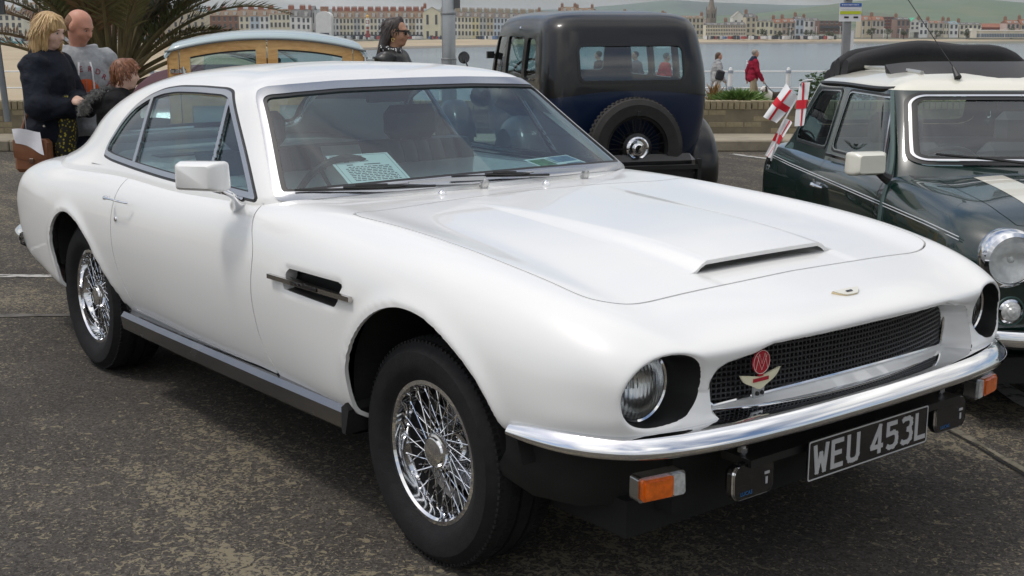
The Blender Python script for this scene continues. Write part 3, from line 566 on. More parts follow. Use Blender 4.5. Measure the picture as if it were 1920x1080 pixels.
# trees, hedges and white lamp standards along the far front
def leaf_cloud(c, r, n, size, seed, squash=1.0, up=.3):
    """n small leaf faces through an uneven crown"""
    q = np.random.RandomState(seed); m = MB(); c = np.array(c, float); r = np.array(r, float); k = max(3, n//60); cent = q.normal(0, .42, (k, 3)); V = []; F = []
    for i in range(n):
        ce = cent[q.randint(k)]; p = ce+q.normal(0, .26, 3); L = np.linalg.norm(p); p = p/L*min(L, 1) if L > 1 else p
        p = c+p*r; a = q.normal(0, 1, 3); a[2] = abs(a[2])*up; a /= np.linalg.norm(a); b = np.cross(a, q.normal(0, 1, 3)); b /= max(np.linalg.norm(b), 1e-6); s = size*q.uniform(.6, 1.4)
        j = len(V); V += [p-b*s*.3, p+a*s*.5-b*s*.05, p+a*s, p+a*s*.5+b*s*.35]; F.append((j, j+1, j+2, j+3))
    return m.add(V, F)
def leafmat(name, c1, c2, sc=3.):
    m = mat(name, c1, .65); nt, p, N = nodes_of(m); L = nt.links.new; g = N('ShaderNodeNewGeometry'); r = N('ShaderNodeValToRGB'); e = r.color_ramp.elements; e[0].color = (*c1, 1); e[1].color = (*c2, 1); L(g.outputs['Random Per Island'], r.inputs[0]); L(r.outputs[0], p.inputs['Base Color']); p.inputs['Subsurface Weight'].default_value = 0; return m
FAR_LEAF = leafmat('far_leaves', (.045, .06, .025), (.10, .115, .05))
for i, (u, w, v, lb) in enumerate(((1418, 18, 59, 'in front of the cream guest house'), (1448, 22, 61, 'below the sandy house'), (1472, 16, 57, 'below the dark gabled house'), (1508, 26, 60, 'below the white bay fronted house'), (1545, 30, 61, 'below the brown apartment block'), (1622, 26, 58, 'below the beige houses'), (1650, 22, 58, 'by the red brown block'), (1680, 20, 60, 'below the dark brown house'), (1740, 24, 61, 'below the low red roofed house'), (1797, 12, 59, 'left of the white pavilion'), (1878, 22, 53, 'right of the white pavilion'))):
    d = 632.; k = d/2360; z0 = zv(68, d); h = zv(v-3, d)-z0; o = thing('shore_tree', 'low dark green tree clump on the far shore '+lb, 'tree', place(d, (u-960)*k, z0), 0, 'trees along the far shore')
    leaf_cloud((0, 0, h*.55), (w*k*.5, 2.5, h*.55), 240, .9, i).obj('crown', FAR_LEAF, o, None); t = MB(); t.tube([(0, 0, -1), (0, 0, h*.6)], [.3, .12], 6); t.obj('trunk', mat('bark', (.08, .06, .045), .9), o)
for i, u in enumerate((1429, 1471, 1519, 1563, 1604, 1643, 1673, 1690, 1735, 1779, 1821, 1866)):
    d = 622.; k = d/2360; o = thing('shore_lamp', 'white lamp standard on the far shore, %s from the left' % ORD[i], 'street lamp', place(d, (u-960)*k, zv(70, d)), 0, 'lamp standards on the far shore'); m = MB(); m.tube([(0, 0, 0), (0, 0, zv(50 if i < 5 else 53, d)-zv(70, d))], .14, 6); m.obj('pole', WINW, o); m = MB(); m.box((0, 0, zv(50 if i < 5 else 53, d)-zv(70, d)), (.9, .4, .2)); m.obj('lantern', WINW, o, None)
# low sea wall with bits of colour (parked cars, beach huts, people) along the far front: too small to count
q = np.random.RandomState(5)
for nm_, col, n, h in (('white', (.65, .65, .64), 90, 1.6), ('dark', (.05, .055, .06), 170, 1.7), ('red', (.35, .07, .06), 24, 1.5), ('blue', (.10, .17, .30), 30, 1.5)):
    m = MB()
    for i in range(n):
        u = q.uniform(0, 1030) if i % 3 else q.uniform(1318, 1560); d = q.uniform(600, 625) if u > 480 else q.uniform(500, 512); k = d/2360; w = q.uniform(.4, 3.2) if nm_ != 'dark' else q.uniform(.3, 1.6); m.box(place(d, (u-960)*k, zv(72.5 if u > 480 else 76, d)+h*.5), (w, w, q.uniform(.7, 1.1)*h))
    o = m.obj('esplanade_crowd', mat('crowd_'+nm_, col, .7), None, None); o['kind'] = 'stuff'; o['label'] = 'far-off %s specks of cars, people and huts along the esplanade' % nm_; o['category'] = 'crowd'
sw = MB(); P = [place(d, (u-960)/2360*d, zv(76, 610)-1.2) for u, d in ((-60, 498), (330, 500), (480, 596), (1030, 596), (1330, 612), (1960, 616))]
for a, b in zip(P[:-1], P[1:]): sw.bar(a+np.array((0, 0, .7)), b+np.array((0, 0, .7)), .5, 1.5)
tag(sw.obj('sea_wall', mat('sea_wall', (.25, .245, .24), .9, vary=.2, vscale=.05), None, None), 'low grey sea wall running behind the far beach', 'wall')
# ------------------------------------------------------------------ brick planter, railing, posts, palm, shrubs, boats
def planter():
    d = 15.95; o = thing('planter_wall', 'low buff brick planter wall with upright coping beyond the cars', 'wall', place(d, 0, .12), AHEAD-math.pi/2)     # local x right, y away
    bm = [mat('buff_brick_%d' % i, c, .9, vary=.15, vscale=20, bump=.3, bscale=90) for i, c in enumerate(((.27, .225, .14), (.255, .215, .135), (.285, .235, .145), (.24, .205, .13)))]
    mo = MB(); mo.box((0, .11, .155), (30, .19, .31)); mo.obj('mortar_core', mat('mortar', (.17, .145, .10), .95, vary=.2), o, None)
    me = [MB().box((0, 0, 0), (.214, .10, .064), bev=.004).mesh('brick', b) for b in bm]; mc = [MB().box((0, 0, 0), (.064, .215, .103), bev=.004).mesh('coping_brick', b) for b in bm]
    q = random.Random(8); rest = MB(); zs = [.037+.0755*k for k in range(4)]
    for k, z in enumerate(zs):
        for i in range(-66, 67):
            x = i*.225+(.1125 if k % 2 else 0)
            if -6.75 < x < -4.7 or 2.3 < x < 6.75: inst('brick', q.choice(me), o, (x, .065+q.uniform(-.003, .003), z), (0, 0, 0))
            else: rest.box((x, .065, z), (.214, .10, .064))
    for i in range(-200, 201):
        x = i*.0745
        if -6.75 < x < -4.7 or 2.3 < x < 6.75: inst('coping_brick', q.choice(mc), o, (x, .112+q.uniform(-.004, .004), .356+q.uniform(-.003, .002)), (q.uniform(-.02, .02), 0, q.uniform(-.03, .03)))
        else: rest.box((x, .112, .356), (.064, .215, .103))
    r = rest.obj('brickwork', bm[0], o, None); r['kind'] = 'stuff'
    s = MB(); s.box((0, .72, .16), (30, .98, .34)); s.obj('soil', mat('planter_soil', (.22, .16, .09), .95, vary=.3, vscale=4, bump=.6, bscale=15), o, None)
planter()
def railing():
    d = 41.; o = thing('sea_railing', 'white painted sea railing with grey banded posts along the promenade', 'railing', place(d, 0, -1.075), AHEAD-math.pi/2); w = mat('rail_white', (.75, .75, .74), .5); gb = mat('rail_band', (.32, .36, .42), .5)
    post = MB(); post.lathe([(.075, 0), (.075, 1.04), (.06, 1.06), (.045, 1.075), (.055, 1.10), (.03, 1.13), (0, 1.135)], seg=12); pm = post.mesh('post', w); bm = MB().lathe([(.088, -.05), (.092, 0), (.088, .05)], seg=12).mesh('post_band', gb)
    for i in range(-14, 15): p = inst('post', pm, o, (7.02+i*1.86, 0, 0)); inst('post_band', bm, p, (0, 0, 1.0)); inst('post_band', bm, p, (0, 0, .48))
    for z in (1.005, .485): m = MB(); m.tube([(-22, 0, z), (35, 0, z)], .022, 8); m.obj('rail', w, o)
railing()
def lamp_post():
    d = 13.2; o = thing('lamp_post', 'tall round silver lamp post behind the white coupe', 'lamp post', place(d, (843.5-960)/2360*d, .0)); g = mat('galvanised', (.42, .43, .43), .38, .75, vary=.12, vscale=7)
    m = MB(); m.lathe([(.078, 0), (.078, 1.12), (.071, 1.13), (.071, 1.60), (.068, 1.61), (.066, 5.5), (.05, 7.0)], seg=24); m.obj('column', g, o); m = MB()
    for z in (1.125, 1.585, .5): m.lathe([(.07, z-.012), (.081, z-.008), (.081, z+.008), (.07, z+.012)], seg=24)
    m.obj('collar', mat('galvanised_dark', (.3, .31, .31), .5, .6), o); m = MB(); r = np.array((math.sin(YAW), -math.cos(YAW), 0)); m.box(np.array((0, 0, 1.705))+r*.085, (.07, .07, .13), Matrix.Rotation(YAW, 3, 'Z')); m.obj('control_box', mat('box_grey', (.12, .12, .12), .6), o, None); m = MB(); m.bar((0, 0, 6.9), np.array((0, 0, 7.1))-r*1.2, .1, .08); m.box(np.array((0, 0, 7.1))-r*1.4, (.5, .22, .12)); m.obj('lamp_head', g, o, None)
lamp_post()
def parking_sign():
    d = 20.; r = d/2360; o = thing('sign_post', 'grey sign post with white parking notice, blue header and lime stripe', 'sign', place(d, (1576-960)*r, -1.07), AHEAD-math.pi/2); zc = zv(24, d)+1.07
    m = MB(); m.box((0, .05, 1.6), (.11, .11, 3.3)); m.obj('post', mat('post_grey', (.30, .31, .32), .5, .5, vary=.15, vscale=9), o, None)
    W, H = 40*r, 33*r; m = MB(); m.box((.025, -.03, zc), (W, .012, H)); b = m.obj('notice_board', mat('sign_white', (.78, .79, .80), .4), o, None); m = MB(); m.box((.025, -.040, zc+H*.40), (W*.98, .006, H*.19)); m.obj('header_band', mat('sign_blue', (.03, .12, .42), .4), b, None)
    m = MB(); m.box((.025, -.040, zc-H*.02), (W*.96, .006, H*.17)); m.obj('stripe', mat('sign_lime', (.55, .62, .03), .4), b, None)
    for x in (-.06, .085): m = MB(); m.box((.025+x, -.040, zc-H*.27), (.07, .006, .026)); m.obj('pictogram', BLACK, b, None)
    m = MB(); q = random.Random(2)
    for z, n, h in ((H*.40, 16, .018), (H*.17, 18, .012)):
        for i in range(n): m.box((.025-W*.40+i*W*.8/n, -.0445, zc+z), (W*.8/n*q.uniform(.5, .8), .004, h*q.uniform(.6, 1)))
    l = m.obj('print', mat('sign_print', (.72, .75, .8), .5), b, None); m = MB(); m.box((.08, .0, zc-.42), (.045, .02, .28)); m.obj('notice_strip', mat('sign_white', (.78, .79, .80), .4), o, None); m = MB(); m.box((-.0, -.03, zv(1.0, d)+1.07+.25), (.76, .012, .5)); m.obj('upper_board', mat('board_green', (.22, .36, .28), .5), o, None)
parking_sign()
def left_pole():
    d = 15.6; r = d/2360; a = place(d, (20-960)*r, .30); b = place(d, (3-960)*r, 2.3); o = thing('leaning_pole', 'leaning grey metal pole with dark sign at the left edge', 'pole', a)
    m = MB(); m.tube([(0, 0, 0), b-a], .040, 12); m.obj('pole', mat('pole_grey', (.20, .215, .23), .5, .4, vary=.1), o); m = MB(); rr = np.array((math.sin(YAW), -math.cos(YAW), 0)); m.box(np.array((0, 0, zv(8, d)-.30))+rr*-.055, (.03, .26, .26), Matrix.Rotation(YAW, 3, 'Z')); m.obj('sign_back', mat('sign_back', (.07, .075, .08), .6), o, None)
left_pole()
def palm():
    d = 16.7; r = d/2360; o = thing('palm_tree', 'bushy date palm with arching olive and brown fronds behind the family', 'palm tree', place(d, (220-960)*r, .3), AHEAD-math.pi/2); q = np.random.RandomState(12); mats = [leafmat('frond_olive', (.085, .085, .028), (.15, .135, .05)), leafmat('frond_green', (.06, .08, .026), (.115, .125, .045)), leafmat('frond_brown', (.15, .09, .04), (.24, .15, .07))]; st = mat('frond_stem', (.13, .105, .045), .7, vary=.3, vscale=4)
    t = MB(); t.lathe([(.20, -.2), (.24, .1), (.20, .42), (.12, .6)], seg=12)
    for k in range(70): a = q.uniform(0, 6.28); z = q.uniform(-.1, .5); t.bar((.21*math.cos(a), .21*math.sin(a), z), (.29*math.cos(a), .29*math.sin(a), z+.2), .06, .03)
    t.obj('trunk', mat('palm_bark', (.07, .05, .03), .95, vary=.3, vscale=9), o, None)
    spec = [(.15, 2.4, .55), (-.1, 2.3, .5), (.35, 2.5, .75), (3.3, 2.4, .6), (2.9, 2.3, .8), (3.0, 2.6, .55)]
    spec += [(q.uniform(0, 6.28), q.uniform(1.5, 2.6), q.uniform(.95, 1.50)) for _ in range(52)]
    spec += [(-.05, 2.1, .62), (.1, 2.2, .95), (-.15, 1.7, .85), (3.14, 1.9, .95), (0, 1.6, 1.1), (.05, 2.0, .35)]
    for i, (az, ln, el) in enumerate(spec):
        n = 22; ts = np.linspace(0, 1, n); e = el-(1.25-el*.35)*ts**1.7*1.15; dr = np.stack([np.cos(e)*math.cos(az), np.cos(e)*math.sin(az), np.sin(e)], 1); p = np.array((.16*math.cos(az), .16*math.sin(az), .45+q.uniform(-.1, .1)))+np.cumsum(dr, 0)*ln/n
        f = MB(); f.mi = 0; f.tube(p, np.linspace(.034, .005, n), 5); f.mi = 1; V = []; F = []; m_i = 2 if q.rand() < .32 else q.randint(2)
        for t in np.linspace(.34, 1, 42):
            j = t*(n-1); k = min(int(j), n-2); c = p[k]+(p[k+1]-p[k])*(j-k); tg = dr[k]; side = np.cross(tg, (0, 0, 1)); side /= max(np.linalg.norm(side), 1e-6); up = np.cross(side, tg); L = .36*math.sin(math.pi*min(1, t*.85+.12))**.7*q.uniform(.8, 1.15)
            for s in (-1, 1):
                dd = side*s*.80+tg*.55+up*q.uniform(.1, .5)-np.array((0, 0, .12)); dd /= np.linalg.norm(dd); w = np.cross(dd, up); w /= max(np.linalg.norm(w), 1e-6); h = len(V); V += [c-w*.006, c+dd*L*.5-w*.017, c+dd*L-np.array((0, 0, .05*L)), c+dd*L*.5+w*.017]; F.append((h, h+1, h+2, h+3))
        f.add(V, F); f.obj('frond', [st, mats[m_i]], o, None)
palm()
def tuft(name, label, d, u, w, h, n, m, cat='shrub', seed=1, blade=True):
    r = d/2360; o = thing(name, label, cat, place(d, (u-960)*r, .42)); q = np.random.RandomState(seed); k = MB(); V = []; F = []
    for i in range(n):
        a = q.uniform(0, 6.28); rr = w*.5*math.sqrt(q.rand()); b = np.array((rr*math.cos(a)*.7, rr*math.sin(a)*.7, 0)); L = h*q.uniform(.6, 1.15)*(1-.35*(rr/(w*.5))**2); lean = np.array((math.cos(a)*rr*.55+q.normal(0, .05), math.sin(a)*rr*.55+q.normal(0, .05), L)); s = np.cross(lean, q.normal(0, 1, 3)); s /= np.linalg.norm(s); s *= q.uniform(.006, .014); j = len(V); V += [b-s*.6, b+lean*.6-s, b+lean+lean*np.array((.35, .35, -.12)), b+lean*.6+s]; F.append((j, j+1, j+2, j+3))
    k.add(V, F); k.obj('foliage', m, o, None); return o
GR = leafmat('tuft_green', (.08, .15, .03), (.18, .28, .07))
tuft('green_shrub', 'bright green tufted shrub on the planter behind the vintage saloon', 16.45, 1381, .52, .27, 1300, GR)
tuft('dry_plant', 'dry orange brown plant at the right edge of the vintage saloon', 16.6, 1334, .16, .36, 90, leafmat('dry_stems', (.22, .12, .04), (.34, .20, .08)), 'plant', 2)
tuft('dry_grass', 'strip of short dry grass on the planter right of the green shrub', 16.4, 1432, .50, .06, 260, leafmat('dry_grass', (.24, .18, .08), (.34, .27, .13)), 'grass', 4)
HL = leafmat('hedge_leaves', (.02, .05, .014), (.07, .115, .03))
for i, (u, w) in enumerate(((1560, 1.1), (1660, .9), (1750, 1.0))):
    d = 16.6; o = thing('hedge_shrub', 'dark green hedge shrub seen through the %s of the small green car' % ('rear side window', 'door window', 'windscreen')[i], 'shrub', place(d, (u-960)/2360*d, .4)); leaf_cloud((0, 0, .22), (w*.5, .3, .26), 1500, .06, 30+i).obj('foliage', HL, o, None); t = MB(); t.tube([(0, 0, -.05), (0, 0, .3)], .02, 6); t.obj('stem', mat('bark', (.08, .06, .045), .9), o)
tuft('garden_plant', 'small leafy plant on the planter behind the blonde woman', 16.4, 70, .5, .10, 150, GR, 'plant', 6)
def boat(label, d, u, L, cab=(.7, .7, .7), z=-8.5, hullc=(.72, .72, .70)):
    o = thing('small_boat', label, 'boat', place(d, (u-960)/2360*d, z), AHEAD-math.pi/2); m = MB(); rings = []
    for t, w, h0 in ((-.5, .30, .0), (-.2, .36, -.05), (.15, .34, -.02), (.38, .2, .08), (.5, .02, .25)): rings.append(np.array([(t*L, -w*L*.5, .55), (t*L, -w*L*.35, .1+h0), (t*L, 0, -.15+h0), (t*L, w*L*.35, .1+h0), (t*L, w*L*.5, .55)]))
    m.loft(rings, closed=False, caps=False); m.add(rings[0], [(0, 1, 2, 3, 4)]); m.loft([np.array([r[0], r[4]]) for r in rings], closed=False, caps=False); m.obj('hull', mat('hull_%d' % int(hullc[2]*100), hullc, .4), o, .5); c = MB(); c.prism([(-.1*L, .5), (.22*L, .5), (.12*L, 1.05), (-.08*L, 1.1)], -.12*L, .12*L, ((1, 0, 0), (0, 0, 1), (0, 1, 0), (0, 0, 0))); c.obj('cabin', mat('boat_cabin', cab, .4), o, None); e = MB(); e.box((-.52*L, 0, .5), (.3, .4, .9)); e.obj('outboard', BLACK, o, None)
boat('small white motor boat with dark seat left of the dark haired woman', 330., 705, 3.4, (.06, .06, .07))
boat('white and yellow boat lying on the wet sand beside the wooden estate car', 260., 322, 4.2, (.75, .75, .72), zv(117, 260.), (.70, .55, .25))
# ------------------------------------------------------------------ white coupe: surfaces
def am_net():
    S = []
    def st(x, *yz): S.append([(x,)+p for p in yz])
    def wr(*p): S.append(list(p))
    wr((-3.72, 0, .58), (-3.72, .25, .58), (-3.72, .45, .58), (-3.72, .52, .58), (-3.72, .55, .58), (-3.72, .57, .58), (-3.72, .58, .58), (-3.72, .57, .57), (-3.72, .55, .56), (-3.72, .5, .55), (-3.72, .3, .55), (-3.72, 0, .55))
    wr((-3.80, 0, .77), (-3.80, .25, .77), (-3.795, .5, .768), (-3.79, .60, .76), (-3.78, .675, .74), (-3.77, .725, .705), (-3.765, .745, .65), (-3.75, .745, .59), (-3.72, .735, .52), (-3.69, .70, .48), (-3.67, .5, .47), (-3.67, 0, .47))
    wr((-3.76, 0, .812), (-3.76, .25, .811), (-3.75, .5, .807), (-3.74, .62, .800), (-3.73, .705, .780), (-3.715, .768, .738), (-3.70, .80, .66), (-3.69, .80, .59), (-3.65, .785, .49), (-3.61, .75, .445), (-3.59, .55, .43), (-3.59, 0, .43))
    st(-3.54, (0, .868), (.25, .867), (.5, .860), (.62, .851), (.715, .832), (.795, .785), (.838, .70), (.85, .60), (.84, .465), (.81, .41), (.6, .395), (0, .39))
    st(-3.2, (0, .915), (.25, .913), (.5, .905), (.63, .893), (.735, .870), (.825, .820), (.878, .73), (.895, .60), (.885, .43), (.86, .37), (.6, .35), (0, .34))
    st(-2.9, (0, .93), (.25, .929), (.5, .925), (.64, .913), (.755, .888), (.850, .835), (.898, .74), (.912, .60), (.90, .39), (.875, .33), (.6, .31), (0, .30))
    st(-2.6, (0, .93), (.25, .93), (.5, .927), (.66, .920), (.780, .898), (.862, .845), (.904, .745), (.915, .60), (.90, .39), (.87, .33), (.6, .31), (0, .30))
    st(-2.2, (0, .92), (.25, .92), (.5, .92), (.70, .920), (.805, .902), (.873, .846), (.907, .745), (.915, .615), (.886, .42), (.848, .345), (.6, .32), (0, .31))
    st(-1.6, (0, .91), (.25, .91), (.5, .91), (.71, .916), (.815, .900), (.877, .843), (.908, .745), (.915, .615), (.886, .42), (.848, .345), (.6, .32), (0, .31))
    st(-1.1, (0, .92), (.25, .92), (.5, .918), (.70, .926), (.805, .913), (.873, .857), (.906, .752), (.915, .615), (.886, .42), (.848, .345), (.6, .32), (0, .31))
    st(-.7, (0, .938), (.25, .936), (.5, .931), (.67, .930), (.775, .922), (.855, .868), (.900, .762), (.914, .615), (.889, .42), (.853, .345), (.6, .32), (0, .31))
    st(-.4, (0, .927), (.25, .925), (.5, .918), (.65, .918), (.760, .916), (.850, .862), (.900, .762), (.914, .60), (.90, .42), (.87, .36), (.6, .34), (0, .33))
    st(0, (0, .899), (.25, .897), (.5, .890), (.645, .891), (.755, .896), (.848, .848), (.900, .752), (.915, .60), (.905, .45), (.88, .40), (.6, .38), (0, .37))
    st(.3, (0, .868), (.25, .867), (.5, .861), (.64, .862), (.745, .868), (.836, .822), (.892, .732), (.908, .62), (.90, .53), (.88, .495), (.6, .48), (0, .47))
    st(.5, (0, .840), (.25, .838), (.5, .831), (.63, .831), (.730, .835), (.815, .794), (.868, .716), (.885, .62), (.878, .54), (.855, .505), (.6, .49), (0, .48))
    wr((.70, 0, .810), (.695, .25, .807), (.675, .48, .797), (.66, .615, .795), (.65, .712, .796), (.645, .79, .760), (.635, .835, .70), (.63, .848, .62), (.625, .842, .55), (.62, .81, .51), (.60, .6, .495), (.60, 0, .49))
    wr((.80, 0, .785), (.795, .25, .780), (.768, .46, .764), (.748, .595, .760), (.735, .688, .760), (.727, .757, .734), (.718, .798, .685), (.712, .807, .62), (.707, .80, .56), (.705, .765, .525), (.715, .5, .51), (.735, 0, .51))
    wr((.842, 0, .755), (.838, .24, .750), (.812, .44, .737), (.785, .58, .735), (.770, .668, .738), (.760, .728, .717), (.752, .766, .677), (.746, .775, .625), (.743, .769, .575), (.752, .725, .542), (.785, .45, .53), (.82, 0, .53))
    wr((.840, 0, .725), (.836, .23, .720), (.812, .42, .708), (.790, .56, .711), (.776, .640, .715), (.770, .688, .70), (.765, .715, .67), (.763, .722, .635), (.766, .717, .60), (.783, .66, .570), (.820, .40, .553), (.845, 0, .553))
    wr((.825, 0, .67), (.822, .22, .668), (.802, .40, .665), (.785, .53, .67), (.775, .60, .672), (.770, .64, .665), (.768, .655, .65), (.767, .658, .64), (.768, .652, .63), (.780, .60, .615), (.812, .38, .605), (.832, 0, .605))
    wr(*[(float(np.interp(p[1], [0, .22, .4, .53, .66], [.829, .825, .806, .784, .764])), p[1]*.985 if 2 < i < 10 else p[1], .640) for i, p in enumerate(S[-1])])
    return np.array(S)
def am_body():
    C = am_net(); n = len(C)
    tu = np.concatenate([np.linspace(0, 3, 14)[:-1], np.linspace(3, 10, 110)[:-1], np.linspace(10, 14, 100)[:-1], np.linspace(14, n-1, 72)])
    tv = np.concatenate([np.linspace(0, 4, 56)[:-1], np.linspace(4, 9, 56)[:-1], np.linspace(9, 11, 14)])
    G = net_surface(C, tu, tv)
    G[:, 0, 1] = 0; G[:, -1, 1] = 0
    m = Mesh(G.reshape(-1, 3), grid_tris(len(tu), len(tv), True)); k = len(tv); m.A[-3*k:] = 1.
    return m
def am_roof_net():
    # rings from belt up over the roof; columns run front centre -> pillar -> side -> rear centre
    R = []
    R.append([(-.66, 0, .905), (-.71, .40, .90), (-.875, .795, .878), (-.985, .843, .876), (-1.10, .850, .875), (-1.65, .852, .872), (-2.2, .842, .878), (-2.69, .838, .868), (-3.13, .795, .857), (-3.50, .66, .842), (-3.68, .33, .818), (-3.72, 0, .812)])
    R.append([(-.735, 0, .944), (-.78, .40, .938), (-.94, .785, .922), (-1.05, .820, .921), (-1.17, .823, .920), (-1.66, .826, .918), (-2.2, .815, .925), (-2.65, .787, .937), (-3.03, .715, .928), (-3.31, .565, .915), (-3.44, .28, .902), (-3.48, 0, .900)])
    R.append([(-.975, 0, 1.08), (-1.015, .39, 1.075), (-1.135, .715, 1.065), (-1.25, .747, 1.06), (-1.36, .750, 1.06), (-1.73, .752, 1.065), (-2.18, .742, 1.07), (-2.58, .715, 1.075), (-2.91, .645, 1.065), (-3.11, .50, 1.06), (-3.20, .26, 1.06), (-3.23, 0, 1.06)])
    R.append([(-1.205, 0, 1.205), (-1.24, .37, 1.20), (-1.305, .652, 1.195), (-1.42, .681, 1.19), (-1.53, .684, 1.19), (-1.80, .686, 1.198), (-2.15, .677, 1.20), (-2.48, .650, 1.19), (-2.73, .585, 1.18), (-2.88, .46, 1.175), (-2.95, .24, 1.178), (-2.97, 0, 1.18)])
    R.append([(-1.365, 0, 1.285), (-1.385, .35, 1.281), (-1.42, .605, 1.274), (-1.52, .626, 1.267), (-1.62, .630, 1.268), (-1.83, .631, 1.274), (-2.12, .621, 1.270), (-2.37, .59, 1.257), (-2.55, .525, 1.248), (-2.68, .42, 1.246), (-2.74, .22, 1.25), (-2.76, 0, 1.252)])
    R.append([(-1.425, 0, 1.309), (-1.44, .33, 1.305), (-1.475, .565, 1.297), (-1.56, .582, 1.293), (-1.65, .585, 1.294), (-1.84, .584, 1.298), (-2.10, .572, 1.293), (-2.31, .54, 1.283), (-2.45, .475, 1.277), (-2.55, .38, 1.277), (-2.60, .20, 1.281), (-2.62, 0, 1.283)])
    R.append([(-1.59, 0, 1.336), (-1.60, .25, 1.333), (-1.62, .43, 1.326), (-1.66, .455, 1.323), (-1.73, .458, 1.323), (-1.85, .455, 1.324), (-2.03, .445, 1.320), (-2.16, .42, 1.315), (-2.26, .365, 1.313), (-2.33, .29, 1.315), (-2.36, .16, 1.318), (-2.37, 0, 1.319)])
    R.append([(-1.82, 0, 1.345), (-1.82, .08, 1.344), (-1.82, .14, 1.343), (-1.83, .16, 1.342), (-1.85, .165, 1.342), (-1.88, .165, 1.342), (-1.93, .16, 1.341), (-1.96, .15, 1.341), (-1.98, .13, 1.341), (-2.0, .10, 1.341), (-2.01, .06, 1.341), (-2.02, 0, 1.341)])
    return np.array(R)
def am_roof():
    C = am_roof_net(); n = len(C)
    tu = np.concatenate([np.linspace(0, 5, 90)[:-1], np.linspace(5, n-1, 30)]); tv = np.linspace(0, 11, 230)
    G = net_surface(C, tu, tv); G[:, 0, 1] = 0; G[:, -1, 1] = 0
    V = G.reshape(-1, 3); T = grid_tris(len(tu), len(tv), False)
    # close the crown
    k = len(V); V = np.vstack([V, [[-1.92, 0, 1.3455]]]); b = (len(tu)-1)*len(tv)
    T = np.vstack([T, [(b+i, b+i+1, k) for i in range(len(tv)-1)]])
    A = np.concatenate([np.tile(tv, len(tu)), [5.]])
    m = Mesh(V, T, A=A)
    if m.N[:, 2].mean() < 0: m = Mesh(V, T[:, ::-1], A=A)
    return m
